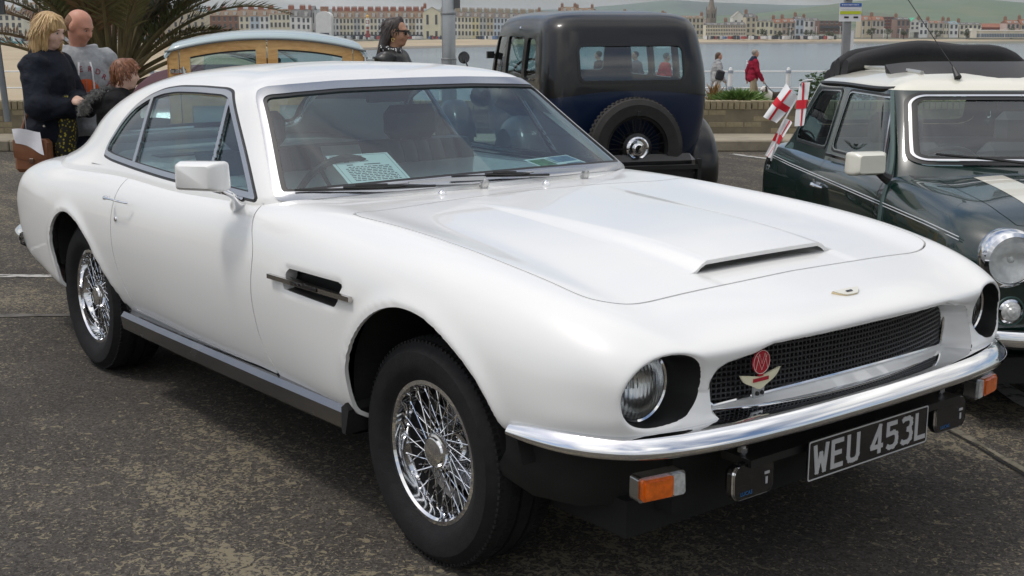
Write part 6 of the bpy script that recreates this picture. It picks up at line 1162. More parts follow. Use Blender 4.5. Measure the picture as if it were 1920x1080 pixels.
    for s in (1, -1): m = MB(); m.tube(spline([(-.80, s*.375, 1.305), (-1.2, s*.375, 1.318), (-1.60, s*.37, 1.312)], 12), .010, 6); m.obj('sunroof_rail', mat('rail_alloy', (.5, .5, .48), .4, .6), car); m = MB(); m.bar((-1.45, s*.36, 1.312), (-1.75, s*.40, 1.33), .02, .012); m.obj('sunroof_arm', cream, car, None)
    m = MB(); rings = []
    for y in np.linspace(-.44, .44, 19):
        e = 1-(abs(y)/.445)**6; b = -.80-.25*(y/.44)**2; rings.append(np.array([(b+.10, y, 1.268-.02*(y/.44)**2), (b+.02, y, 1.30+.02*e), (b-.05, y, 1.335+.02*e), (b-.06, y, 1.330+.018*e), (b-.03, y, 1.285)]))
    m.loft(rings); m.obj('wind_deflector', mat('deflector_plastic', (.03, .03, .032), .35), car, .8)
    m = MB(); m.tube([(-.72, -.24, 1.285), (-.765, -.245, 1.33)], [.017, .008], 10); m.tube([(-.765, -.245, 1.33), (-1.25, -.41, 1.80)], .0022, 5); m.obj('aerial', BLACK, car)
    # driver's mirror, wiper, fuel cap, badge
    m = MB(); c = np.array((-.40, -.76, .935)); u = np.array((.25, -.968, 0)); n = np.array((.968, .25, 0)); rings = []
    for h, k in ((-.03, .92), (0, 1), (.035, .95), (.06, .72)): rings.append(np.array([c+u*p[0]*k+np.array((0, 0, 1))*p[1]*k+n*h for p in round_poly([(-.088, -.052), (.085, -.050), (.080, .052), (-.088, .052)], .018)]))
    m.loft(rings); o = m.obj('door_mirror', cream, car, .7); m = MB(); m.tube([c+np.array((.02, .05, -.03)), (-.385, -.68, .88), (-.38, -.655, .865)], [.017, .020, .025], 8); m.obj('mirror_stem', BLACK, o)
    m = MB(); m.lathe([(.013, 0), (.013, .03), (0, .032)], (-.245, -.02, .905), (.5, 0, .9), 12); m.tube([(-.24, -.02, .93), (-.33, -.30, .965)], [.006, .004], 6); o = m.obj('wiper', BLACK, car); m = MB(); m.tube([(-.30, -.12, .945), (-.375, -.46, .975)], .006, 6); m.obj('wiper_blade', BLACK, o)
    m = MB(); m.lathe([(.035, -.01), (.035, .012), (.025, .016), (0, .016)], (-2.22, -.672, .785), (0, -1, .15), 20); m.obj('fuel_cap', BLACK_GLOSS, car)
    # cabin
    ca = mat('grey_cabin', (.05, .052, .055), .7)
    for y in (-.32, .32):
        m = MB(); m.box((-1.16, y, .70), (.14, .46, .52), Matrix.Rotation(-.2, 3, 'Y'), bev=.05); m.box((-.92, y, .47), (.5, .46, .14), bev=.05); o = m.obj('front_seat', ca, car); m = MB(); m.box((-1.24, y, 1.02), (.10, .27, .17), bev=.04); m.obj('headrest', ca, o)
    m = MB(); m.box((-1.95, 0, .70), (.16, 1.1, .45), bev=.05); m.obj('rear_seat', ca, car); m = MB(); m.box((-.42, 0, .86), (.26, 1.18, .05), bev=.02); m.obj('dashboard', ca, car); m = MB(); m.lathe([(.165+.011*math.cos(a), .011*math.sin(a)) for a in np.linspace(0, 6.28, 9)[:-1]], (-.66, -.32, .86), (-.75, 0, .66), 32, closed=True); m.obj('steering_wheel', BLACK, car); m = MB(); m.box((-.62, 0, 1.165), (.02, .19, .05), bev=.01); m.obj('rear_view_mirror', BLACK, car)
    return car
mini = build_mini()
# ------------------------------------------------------------------ black and blue vintage saloon seen from behind
def build_vintage():
    p0 = place(9.72, .93); hd = AHEAD+R_(15.6); car = thing('vintage_saloon', 'black over dark blue 1930s saloon with rear spare wheel', 'car', p0, hd)
    bl = mat('vintage_black', (.006, .006, .0065), .35, coat=.45, coat_rough=.08, spec=.3); nv = mat('vintage_blue', (.004, .014, .045), .3, coat=.5, coat_rough=.06, spec=.35)
    def ring(z, x0, w, x1, t=0): return [(x0, 0, z), (x0+.004, w*.45, z), (x0+.03, w*.82, z), (x0+.13, w*.98, z), (x0+.35, w*1.01, z), (x0+(x1-x0)*.55, w*1.02, z), (x1-.25, w*.97, z), (x1-.05, w*.86, z), (x1, w*.5, z), (x1+.01, 0, z)]
    R = [ring(.34, .26, .56, 2.02), ring(.42, .16, .60, 2.04), ring(.60, .06, .645, 2.05), ring(.80, .015, .665, 2.05), ring(1.0, .01, .668, 2.03), ring(1.15, .03, .660, 1.99), ring(1.30, .07, .642, 1.93), ring(1.40, .105, .628, 1.88), ring(1.48, .145, .606, 1.83), ring(1.535, .205, .56, 1.78), ring(1.568, .30, .47, 1.70), ring(1.588, .50, .32, 1.55), ring(1.596, .80, .13, 1.25)]
    G = shell(R, 150, 150, False); k = len(G.V); V = np.vstack([G.V, [[1.05, 0, 1.60]]]); b0 = 149*150; T = np.vstack([G.T, [(b0+i, b0+i+1, k) for i in range(149)]]); A = np.append(G.A, 4.5)
    G = Mesh(V, T[:, ::-1], A=A)
    if (G.N[:, 1]*np.sign(G.V[:, 1])).mean() < 0: G = Mesh(V, T, A=A)
    rwp = round_poly([(-.44, 1.045), (.44, 1.045), (.44, 1.345), (-.44, 1.345)], .075, 8); frw = lambda m: np.maximum(sd_poly(m.V[:, 1:], rwp), m.V[:, 0]-.5)
    rw, G = G.cut(frw(G)); wins = [round_poly([(.36, 1.05), (.70, 1.05), (.70, 1.385), (.48, 1.37)], .05), round_poly([(.78, 1.05), (1.25, 1.05), (1.25, 1.39), (.78, 1.39)], .04), round_poly([(1.33, 1.05), (1.74, 1.05), (1.70, 1.38), (1.33, 1.39)], .04)]
    fsw = lambda m: np.maximum(np.minimum.reduce([sd_poly(m.V[:, [0, 2]], w) for w in wins]), .45-m.V[:, 1]); sw, G = G.cut(fsw(G)); ff = round_poly([(-.46, 1.08), (.46, 1.08), (.44, 1.37), (-.44, 1.37)], .04); fws = lambda m: np.maximum(sd_poly(m.V[:, 1:], ff), 1.4-m.V[:, 0]); ws, G = G.cut(fws(G))
    belt = lambda m: m.V[:, 2]-(1.0-.055*np.clip((np.abs(m.V[:, 1])/.62), 0, 1)**2); low, top = G.cut(belt(G))
    obj_mesh('upper_body', both(top.flange(.03)), bl, car); obj_mesh('lower_body', both(low), nv, car); bead, _ = low.cut(-(belt(low)+.010)); obj_mesh('waist_bead', both(lifted(bead, .008)), bl, car)
    gl, fr = rw.cut(frw(rw)+.022); obj_mesh('rear_window_frame', both(lifted(fr, .004).flange(.015)), mat('frame_black', (.006, .006, .006), .3), car); obj_mesh('rear_window', both(lifted(gl, -.01)), GLASS, car); obj_mesh('windscreen', both(ws), GLASS, car)
    for s, fn in ((1, lambda m: m), (-1, lambda m: m.flip_y())):
        for w in wins: p = sw.cut(np.maximum(sd_poly(sw.V[:, [0, 2]], w), 0*sw.V[:, 0]-1))[0]; obj_mesh('side_window', fn(lifted(p, -.012)), GLASS, car)
        # swept wings, running board
        for cx, rr, a0, a1, wd in ((.62, .44, -.35, 3.75, .32), (3.02, .43, .0, 2.9, .27)):
            m = MB(); rings = []
            for a in np.linspace(a0, a1, 30):
                c = np.array((cx+rr*math.cos(a), .33+rr*math.sin(a))); rings.append([(c[0]-.05*math.cos(a)*(1-t*t if False else 0)+(-.10*t*t*t*t)*math.cos(a), s*(.70+wd*.5*t), c[1]-.10*t*t*t*t*math.sin(a)) for t in np.linspace(-1, 1, 11)])
            m.sheet(np.array(rings)); m.obj('wing', bl, car, 1.0)
        m = MB(); m.box((1.8, s*.72, .33), (1.6, .24, .03)); m.obj('running_board', BLACK, car, None)
        for x in (.62, 3.02): steel_wheel(car, (x, s*.66, .35), s, .35, .24, .06, rim_mat=BLACK)
        c = np.array((3.30, s*.36, .78)); m = MB(); m.lathe([(.115, .0), (.118, -.02), (.10, -.09), (.06, -.15), (0, -.17)], c, (1, 0, 0), 28); o = m.obj('headlamp', bl, car); m = MB(); m.lathe([(.118, 0), (.122, .012), (.11, .02), (.0, .03)], c, (1, 0, 0), 28); m.obj('lamp_rim', CHROME, o)
        m = MB(); m.tube([(.95, s*.63, 1.445), (.35, s*.585, 1.43), (.20, s*.60, 1.30)], .008, 6); m.obj('drip_rail', bl, car)
    m = MB(); rings = [np.array([(x, y*w, .50+h*(z-.5)) for y, z in ((-1, .5), (-1, .9), (-.85, 1.0), (0, 1.05), (.85, 1.0), (1, .9), (1, .5))]) for x, w, h in ((2.02, .55, 1.0), (2.6, .46, 1.0), (3.2, .32, .95), (3.25, .30, .93))]; m.loft(rings); m.obj('bonnet', nv, car, .5)
    m = MB(); m.box((3.27, 0, .72), (.06, .50, .60), bev=.02); m.obj('radiator', CHROME, car)
    # spare wheel
    c = np.array((-.125, .03, .565)); m = MB(); m.lathe([(.245, -.06), (.27, -.072), (.33, -.075), (.368, -.05), (.384, 0), (.368, .05), (.33, .07), (.25, .06)], c, (-1, 0, 0), 64)
    for k in range(64): a = k/64*2*math.pi; m.box(c+np.array((.0, .381*math.cos(a), .381*math.sin(a))), (.05, .018, .008), Matrix.Rotation(a, 3, 'X')@Matrix.Rotation(math.pi/2, 3, 'X'))
    o = m.obj('spare_wheel', mat('old_tyre', (.022, .020, .018), .75, vary=.3, vscale=12), car, .6); m = MB(); m.lathe([(.250, .055), (.246, .05), (.225, .045), (.22, 0), (.22, -.05)], c, (-1, 0, 0), 48); m.obj('rim', bl, o); me = MB(); me.tube([(.0, .09, 0), (.0, .225, 0)], .003, 5); me = me.mesh('spoke', BLACK)
    for k in range(36): inst('spoke', me, o, c+np.array((-.03+.02*(k % 2), 0, 0)), (k/36*2*math.pi, 0, .12*(-1)**k))
    m = MB(); m.lathe([(.125, -.01), (.125, .03), (.115, .045), (.095, .05)], c, (-1, 0, 0), 40); m.obj('hub_flange', bl, o); m = MB(); m.lathe([(.094, .048), (.090, .062), (.078, .070), (.066, .064), (.06, .05)], c, (-1, 0, 0), 40); m.obj('hub_ring', CHROME, o); m = MB(); m.lathe([(.06, .05), (.040, .052), (.038, .085), (.030, .092), (0, .094)], c, (-1, 0, 0), 32); m.obj('hub_cap', CHROME, o); m = MB(); m.box(c+np.array((-.062, -.005, .262)), (.012, .03, .04), bev=.004); m.obj('tyre_strap', BLACK, o)
    m = MB(); m.box((-.30, .06, .432), (.05, .98, .032)); m.box((-.27, .06, .35), (.03, .90, .14)); 
    for y in (-.42, .54): m.box((-.30, y, .39), (.05, .03, .20)); m.bar((-.30, y, .41), (.3, y*.8, .36), .03, .04)
    m.obj('luggage_rack', BLACK, car, None); m = MB(); m.box((-.02, 0, .42), (.4, .9, .2), bev=.05); m.obj('fuel_tank', bl, car)
    # cabin
    m = MB(); m.box((.55, 0, .78), (.18, 1.1, .40), bev=.06); m.box((1.35, -.28, .78), (.14, .46, .40), bev=.05); m.box((1.35, .28, .78), (.14, .46, .40), bev=.05); m.obj('seats', mat('brown_leather', (.06, .035, .022), .5), car); m = MB(); m.lathe([(.20+.010*math.cos(a), .010*math.sin(a)) for a in np.linspace(0, 6.28, 9)[:-1]], (1.62, .30, 1.02), (-.8, 0, .6), 36, closed=True); m.tube([(1.62, .30, 1.02), (1.9, .30, .85)], .012, 6); m.obj('steering_wheel', BLACK, car)
    m = MB(); m.box((1.0, 0, .40), (1.8, 1.1, .04)); m.obj('floor', BLACK_MATT, car, None)
    a = np.array((2.25, .79, 1.185)); m = MB(); m.lathe([(.052, .0), (.056, .008), (.05, .018), (0, .026)], a, (1, .1, 0), 24); o = m.obj('wing_mirror', bl, car); m = MB(); m.lathe([(0, .001), (.05, .001)], a-np.array((.002, 0, 0)), (1, .1, 0), 24); m.obj('mirror_glass', MIRROR, o, None); m = MB(); m.tube([a+np.array((.01, 0, 0)), (2.1, .75, 1.0), (2.05, .60, .95)], .008, 6); m.obj('mirror_arm', BLACK, o)
    m = MB(); m.box((1.80, .66, 1.22), (.05, .06, .06)); m.bar((1.80, .66, 1.22), (1.8, .60, 1.22), .02, .02); m.obj('semaphore', BLACK, car, None)
    m = MB(); m.tube([(.93, .60, 1.475), (.96, .615, 1.45)], [.012, .02], 8); m.obj('vent_cowl', CHROME, car)
    return car
build_vintage()
# ------------------------------------------------------------------ wood-framed estate car seen from behind
def build_woodie():
    d = 8.6; car = thing('wood_framed_estate', 'pale blue estate car with varnished wooden rear doors', 'car', place(d, (508-960)/2360*d), AHEAD+R_(10.5))    # local x away, y left
    m = mat('varnished_ash', (.60, .35, .12), .35, coat=.4); nt, p, N = nodes_of(m); L = nt.links.new; tc = N('ShaderNodeTexCoord'); mp = N('ShaderNodeMapping'); L(tc.outputs['Object'], mp.inputs[0]); mp.inputs['Scale'].default_value = (3, 2.5, 9); n = N('ShaderNodeTexNoise', i_Scale=3., i_Detail=5., i_Distortion=1.5); L(mp.outputs[0], n.inputs['Vector']); r = N('ShaderNodeValToRGB'); e = r.color_ramp.elements; e[0].position = .35; e[0].color = (.62, .32, .09, 1); e[1].position = .65; e[1].color = (.80, .48, .17, 1); L(n.outputs['Fac'], r.inputs[0]); L(r.outputs[0], p.inputs['Base Color']); wood = m
    blue = mat('pale_blue_paint', (.36, .45, .46), .3, coat=.7); za = lambda y: 1.325+.082*(1-(abs(y)/.64)**2.2)
    # roof
    rf = MB(); rings = []
    for x, k, dz in ((-.06, .985, -.010), (-.055, 1.0, .005), (-.02, 1.0, .018), (.08, 1.0, .032), (.5, .99, .042), (1.2, .98, .042), (1.6, .97, .035), (2.0, .92, -.01), (2.15, .88, -.06)):
        ys = np.linspace(-.668, .668, 27); rings.append(np.array([(x, y*k, za(min(.64, abs(y)))+dz-(.05 if abs(y) > .66 else 0)) for y in ys]))
    rf.loft(rings, closed=False, caps=False); rf.obj('roof', blue, car, 1.0); gt = MB(); gt.tube([(-.062, y, za(min(.64, abs(y)))-.012) for y in np.linspace(-.66, .66, 31)], .008, 6); gt.obj('roof_gutter', mat('gutter_grey', (.16, .18, .18), .5), car)
    # rear doors: arched frames with panes
    def arch_strip(mb, y0, y1, lo, hi, x0, x1, n=14):
        ys = np.linspace(y0, y1, n); mb.loft([np.array([(x0, y, za(y)-lo), (x1, y, za(y)-lo), (x1, y, za(y)-hi), (x0, y, za(y)-hi)]) for y in ys])
    for s in (1, -1):
        pst = MB(); pst.prism([(s*.575, .45), (s*.645, .45), (s*.640, za(.64)-.018), (s*.575, za(.575)-.018)][::s], -.03, .04, ((0, 1, 0), (0, 0, 1), (1, 0, 0), (0, 0, 0))); pst.obj('corner_post', wood, car, None)
        o = MB(); y0, y1 = s*.004, s*.568
        o.prism([(y0, .48), (y0+s*.068, .48), (y0+s*.068, za(.07)-.02), (y0, za(0)-.02)][::s], -.035, .012, ((0, 1, 0), (0, 0, 1), (1, 0, 0), (0, 0, 0))); door = o.obj('rear_door', wood, car, None)
        st = MB(); st.prism([(y1-s*.066, .48), (y1, .48), (y1, za(.568)-.02), (y1-s*.066, za(.50)-.02)][::s], -.035, .012, ((0, 1, 0), (0, 0, 1), (1, 0, 0), (0, 0, 0))); st.obj('stile', wood, door, None)
        ra = MB(); arch_strip(ra, y0+s*.068, y1-s*.066, .082, .02, -.034, .011); ra.obj('top_rail', wood, door, .5)
        for z0, z1 in ((.955, 1.035), (.48, .56)): q = MB(); q.box((-.0115, (y0+y1)/2, (z0+z1)/2), (.045, abs(y1-y0)-.134, z1-z0)); q.obj('rail', wood, door, None)
        pn = MB(); pn.box((.0, (y0+y1)/2, .757), (.015, abs(y1-y0)-.136, .394)); pn.obj('panel', blue, door, None)
        gl = MB(); ys = np.linspace(y0+s*.066, y1-s*.064, 12); gl.loft([np.array([(-.008, y, 1.03), (-.008, y, za(y)-.075)]) for y in ys], closed=False, caps=False); gl.obj('pane', GLASS, door, None); fr = MB(); arch_strip(fr, y0+s*.070, y1-s*.068, .094, .082, -.020, .004); fr.obj('pane_seal', RUBBER_SEAL, door, .5)
        hg = MB(); hg.lathe([(.02, -.012), (.02, .012)], (-.05, s*.585, 1.185), (0, 0, 1), 10); hg.box((-.045, s*.555, 1.185), (.016, .05, .035), bev=.005); hg.box((-.045, s*.612, 1.185), (.016, .04, .03), bev=.005); hg.tube([(-.05, s*.545, 1.155), (-.05, s*.55, 1.215)], .011, 8); hg.obj('hinge', CHROME, door)
        # side: wood framing, panes, lower panel
        sd = MB()
        for x in (.10, .62, 1.14, 1.62): sd.box((x, s*.640, .86), (.06, .035, .80))
        for z in (.47, .985, 1.235): sd.box((.86, s*.641, z), (1.56, .034, .07))
        sd.obj('side_frame', wood, car, None); pn = MB(); pn.box((.86, s*.630, .73), (1.5, .012, .46)); pn.obj('side_panel', blue, car, None); gl = MB(); gl.box((.86, s*.632, 1.11), (1.5, .005, .20)); gl.obj('side_pane', GLASS, car, None)
        for x in (.55, 2.75): steel_wheel(car, (x, s*.60, .29), s, .29, .18, .06)
        wg = MB(); wg.sheet(np.array([[(.55+.36*math.cos(a), s*y, .30+.36*math.sin(a)) for y in (.55, .70, .735)] for a in np.linspace(-.3, 3.4, 20)])); wg.obj('rear_wing', blue, car, .8)
        lm = MB(); lm.box((-.03, s*.62, .62), (.04, .06, .12), bev=.01); lm.obj('tail_lamp', mat('red_lens', (.35, .01, .01), .15), car)
    cb = MB(); cb.loft([np.array([(x, y*w, z0+(z1-z0)*t) for y, t in ((-1, 0), (-1.02, .5), (-.96, .85), (-.7, 1), (.7, 1), (.96, .85), (1.02, .5), (1, 0))]) for x, w, z0, z1 in ((1.64, .66, .35, .95), (2.2, .68, .35, .97), (2.9, .62, .35, .90), (3.25, .50, .38, .78), (3.32, .40, .42, .66))]); cb.obj('front_body', blue, car, .7)
    ws = MB(); ws.sheet(np.array([[(x, y*w, z) for y in (-1, 0, 1)] for x, w, z in ((2.35, .56, .96), (2.1, .52, 1.29))])); ws.obj('windscreen', GLASS, car, None)
    fl = MB(); fl.box((1.1, 0, .36), (2.2, 1.15, .08)); fl.obj('floor', BLACK_MATT, car, None); bp = MB(); bp.tube(spline([(-.10, -.68, .40), (-.13, -.4, .40), (-.13, .4, .40), (-.10, .68, .40)], 12), .03, 8); bp.obj('bumper', CHROME, car)
    se = MB(); se.box((1.55, -.3, .80), (.14, .46, .45), bev=.05); se.box((1.55, .3, .80), (.14, .46, .45), bev=.05); se.obj('seats', mat('grey_seat', (.10, .10, .10), .7), car); mr = MB(); mr.box((2.06, 0, 1.185), (.02, .2, .05), bev=.01); mr.obj('rear_view_mirror', BLACK, car)
    return car
build_woodie()
# ------------------------------------------------------------------ low maroon roadster beyond, mostly hidden
def build_maroon():
    d = 10.9; car = thing('maroon_roadster', 'maroon roadster mostly hidden between the boy and the wooden estate', 'car', place(d, (298-960)/2360*d), AHEAD-R_(10)); pt = mat('maroon_paint', (.065, .012, .020), .3, coat=.8); hood = mat('maroon_hood', (.06, .014, .022), .7, vary=.15)
    S = [[(x, 0, z), (x, w*.6, z-.01), (x, w*.9, z-.05), (x, w, z-.16), (x, w*1.01, .5), (x, w*.95, .30), (x, 0, .26)] for x, w, z in ((-.02, .45, .70), (.1, .62, .80), (.5, .68, .86), (1.2, .69, .86), (1.9, .69, .87), (2.6, .66, .82), (3.2, .58, .74), (3.42, .45, .64))]
    B = shell(S, 70, 50, False); B = B if (B.N[:, 1]*np.sign(B.V[:, 1])).mean() > 0 else Mesh(B.V, B.T[:, ::-1]); obj_mesh('body', both(B), pt, car); m = MB(); m.loft([np.array([(x, y*w, .84+(z-.84)*math.sqrt(max(0, 1-abs(y)**3.2))) for y in np.linspace(-1, 1, 17)]) for x, w, z in ((.55, .50, .86), (.62, .54, 1.0), (.8, .55, 1.085), (1.1, .55, 1.11), (1.5, .54, 1.10), (1.72, .53, 1.05))], closed=False, caps=False); m.obj('folding_hood', hood, car, .9)
    m = MB(); m.sheet(np.array([[(x, y, z) for y in (-.54, 0, .54)] for x, z in ((1.98, .86), (1.73, 1.06))])); m.obj('windscreen', GLASS, car, None)
    for s in (1, -1):
        for x in (.6, 2.75): steel_wheel(car, (x, s*.62, .29), s, .29, .18, .06)
build_maroon()
# ------------------------------------------------------------------ bunting on the small green car
def flag(label, quad, seed, rip=.012):
    """quad: four corners (top-left, top-right, bottom-right, bottom-left) of a hanging cloth flag"""
    q = np.array(quad, float); q0 = q.mean(0); ph = seed*1.7; wm = mat('flag_white', (.78, .78, .78), .8); rm = mat('flag_red', (.60, .015, .03), .8); nr = np.cross(q[1]-q[0], q[3]-q[0]); nr /= np.linalg.norm(nr)
    def pt(a, b, off=0): p = (q[0]*(1-a)+q[1]*a)*(1-b)+(q[3]*(1-a)+q[2]*a)*b; return p-q0+nr*(rip*math.sin(a*5+ph+b*2)+off)
    o = thing('cross_flag', label, 'flag', q0); m = MB(); m.sheet(np.array([[pt(a, b) for a in np.linspace(0, 1, 15)] for b in np.linspace(0, 1, 11)])); m.obj('cloth', wm, o, 1.2)
    for off in (.0025, -.0025): m = MB(); m.sheet(np.array([[pt(a, b, off) for a in np.linspace(0, 1, 15)] for b in (.40, .5, .60)])); m.obj('cross_bar', rm, o, 1.2); m = MB(); m.sheet(np.array([[pt(a, b, off*1.3) for a in (.44, .5, .56)] for b in np.linspace(0, 1, 11)])); m.obj('cross_bar', rm, o, 1.2)
    return o
def cam_pt(u, v, d): return place(d, (u-960)/2360*d*0.992, zv(v, d))
dz_ = 6.05
flag('largest red cross flag hanging tilted at the rear of the small green car', [cam_pt(1470, 152, dz_), cam_pt(1497, 178, dz_-.05), cam_pt(1456, 226, dz_), cam_pt(1433, 214, dz_+.05)], 1)
flag('narrow red cross flag hanging upright by the rear side window', [cam_pt(1498, 152, dz_-.1), cam_pt(1515, 150, dz_-.2), cam_pt(1511, 230, dz_-.2), cam_pt(1493, 232, dz_-.1)], 2, .006)
flag('lowest red cross flag tied along the rear pillar of the small green car', [cam_pt(1474, 216, dz_-.05), cam_pt(1488, 226, dz_-.1), cam_pt(1452, 292, dz_), cam_pt(1436, 286, dz_+.05)], 3, .008)
m = MB(); m.tube(spline([cam_pt(1522, 146, dz_-.3), cam_pt(1500, 152, dz_-.15), cam_pt(1496, 175, dz_-.05), cam_pt(1474, 216, dz_-.05), cam_pt(1450, 296, dz_)], 20), .004, 5); tag(m.obj('bunting_string', mat('string_white', (.7, .7, .7), .8), None), 'white bunting string tied down the rear corner of the small green car', 'string')
# ------------------------------------------------------------------ figures: one continuous skin per body, clothes and hair as shells over it
def cap(a, b, ra, rb=None, m=0): return ('c', np.array(a, float), np.array(b, float), ra, ra if rb is None else rb, m)
def ell(c, r, R=None, m=0): return ('e', np.array(c, float), np.array(r, float), R, m)
def prim_box(p):
    if p[0] == 'c': r = max(p[3], p[4]); return np.minimum(p[1], p[2])-r, np.maximum(p[1], p[2])+r
    r = p[2].max(); return p[1]-r, p[1]+r
def prim_sd(p, X):
    if p[0] == 'c':
        a, b, ra, rb = p[1:5]; ab = b-a; t = np.clip(((X-a)@ab)/max(ab@ab, 1e-9), 0, 1); return np.linalg.norm(X-a-t[..., None]*ab, axis=-1)-(ra+(rb-ra)*t)
    q = X-p[1]; q = q@np.array(p[3]) if p[3] is not None else q; k = np.linalg.norm(q/p[2], axis=-1); k2 = np.linalg.norm(q/p[2]**2, axis=-1); return k*(k-1)/np.maximum(k2, 1e-6)
def blob(prims, h, k=.02, cuts=(), clip=None):
    """smooth union of primitives -> quads (naive surface nets); cuts carve, clip(X) > 0 removes"""
    lo = np.min([prim_box(p)[0] for p in prims], 0)-3*h; hi = np.max([prim_box(p)[1] for p in prims], 0)+3*h; n = np.ceil((hi-lo)/h).astype(int)+1
    D = np.full(n, .3, np.float32); I = np.zeros(n, np.int16); ax = [lo[i]+h*np.arange(n[i]) for i in range(3)]
    def sub(p, pad):
        a, b = prim_box(p); i0 = np.maximum(((a-pad-lo)/h).astype(int), 0); i1 = np.minimum(((b+pad-lo)/h).astype(int)+2, n); sl = tuple(slice(x, y) for x, y in zip(i0, i1)); return sl, np.stack(np.meshgrid(*[ax[j][sl[j]] for j in range(3)], indexing='ij'), -1)
    for p in prims:
        sl, X = sub(p, k+3*h); d = prim_sd(p, X).astype(np.float32); o = D[sl]; I[sl] = np.where(d < o, p[-1], I[sl]); e = np.clip(.5+.5*(o-d)/k, 0, 1); D[sl] = o*(1-e)+d*e-k*e*(1-e)
    for p in cuts: sl, X = sub(p, k+3*h); D[sl] = np.maximum(D[sl], -prim_sd(p, X))
    if clip is not None: X = np.stack(np.meshgrid(*ax, indexing='ij'), -1); D = np.maximum(D, clip(X).astype(np.float32))
    S = D < 0; c = np.zeros(n-1, np.int8)
    for dx in (0, 1):
        for dy in (0, 1):
            for dz in (0, 1): c += S[dx:n[0]-1+dx, dy:n[1]-1+dy, dz:n[2]-1+dz]
    act = (c > 0) & (c < 8); idx = np.full(n-1, -1); cells = np.argwhere(act); idx[act] = np.arange(len(cells)); P = np.zeros((len(cells), 3)); cnt = np.zeros(len(cells))
    for a in range(3):
        for b in (0, 1):
            for e in (0, 1):
                o0 = np.zeros(3, int); o1 = np.zeros(3, int); u, v = [q for q in range(3) if q != a]; o0[u] = o1[u] = b; o0[v] = o1[v] = e; o1[a] = 1
                d0 = D[tuple((cells+o0).T)]; d1 = D[tuple((cells+o1).T)]; x = (d0 < 0) != (d1 < 0); t = np.where(x, d0/np.where(x, d0-d1, 1), 0); q = cells+o0+0.; q[:, a] += t; P[x] += q[x]; cnt[x] += 1
    V = lo+h*P/np.maximum(cnt, 1)[:, None]; F = []
    for a in range(3):
        u, v = (a+1) % 3, (a+2) % 3; sl0 = [slice(1, n[i]-1) for i in range(3)]; s1 = list(sl0); sl0[a] = slice(0, n[a]-1); s1[a] = slice(1, n[a]); x = S[tuple(sl0)] != S[tuple(s1)]; g = np.argwhere(x); off = np.array([0 if i == a else 1 for i in range(3)]); g = g+off; ins = S[tuple(g.T)]
        def at(du, dv): q = g.copy(); q[:, u] -= du; q[:, v] -= dv; return idx[tuple(q.T)]
        f = np.stack([at(0, 0), at(1, 0), at(1, 1), at(0, 1)], 1); f[~ins] = f[~ins][:, ::-1]; F.append(f)
    F = np.vstack(F); F = F[(F >= 0).all(1)]; m = I[tuple(np.clip(np.rint((V[F].mean(1)-lo)/h).astype(int), 0, n-1).T)]
    return V, F[:, ::-1], m
def wrinkle(data, amp, fx=9., fz=15., seed=0):
    """push a cloth shell in and out in soft folds"""
    V, F, m = data; T = np.vstack([F[:, :3], F[:, [0, 2, 3]]]); N = surf_normals(V, T); d = np.array([noise.noise((p[0]*fx+seed, p[1]*fx, p[2]*fz))+.5*noise.noise((p[0]*fx*2.1, p[1]*fx*2.1+seed, p[2]*fz*1.2)) for p in V]); return V+N*(amp*(d-np.abs(d)*.5))[:, None], F, m
def strands(data, parent, n, length, mt, seed, width=.0028, fall=(0, 0, -1), spread=.35, keep=None):
    """locks laid over a hair shell"""
    V, F, _ = data; q = np.random.RandomState(seed); T = np.vstack([F[:, :3], F[:, [0, 2, 3]]]); N = surf_normals(V, T); P = []; Q = []; g = np.array(fall, float)
    for i in q.randint(0, len(V), n):
        p, nn = V[i], N[i]
        if keep is not None and not keep(p): continue
        if -nn@g > .93: t = q.normal(0, 1, 3)
        else: t = g.copy()
        t = t-nn*(t@nn); t /= max(np.linalg.norm(t), 1e-6); t = t+np.cross(nn, t)*q.normal(0, spread); t /= np.linalg.norm(t); w = np.cross(nn, t)*width*q.uniform(.6, 1.3); L = length*q.uniform(.6, 1.2); j = len(P); pts = [p+nn*.001, p+nn*.006+t*L*.45, p+nn*.003+t*L*.8+g*L*.1, p+nn*.002+t*L*.95+g*L*.22]
        P += [pts[0]-w*.4, pts[0]+w*.4, pts[1]-w, pts[1]+w, pts[2]-w*.8, pts[2]+w*.8, pts[3]]; Q += [(j, j+1, j+3, j+2), (j+2, j+3, j+5, j+4), (j+4, j+5, j+6)]
    m = MB(); m.add(P, Q); return m.obj('hair_locks', mt, parent, 1.5)
def blob_obj(name, data, mats, parent):
    V, F, m = data; me = bpy.data.meshes.new(name); me.from_pydata(V.tolist(), [], F.tolist())
    for q in mats: me.materials.append(q)
    me.polygons.foreach_set('material_index', np.clip(m, 0, len(mats)-1).astype(np.int32)); me.polygons.foreach_set('use_smooth', np.ones(len(F), bool)); me.update(); return link(bpy.data.objects.new(name, me), parent)
SKIN = mat('skin', (.55, .31, .22), .5, vary=.08, vscale=18); SKIN_RED = mat('ruddy_skin', (.53, .25, .17), .5, vary=.12, vscale=14); SKIN_PALE = mat('pale_skin', (.62, .40, .31), .5, vary=.06, vscale=18)
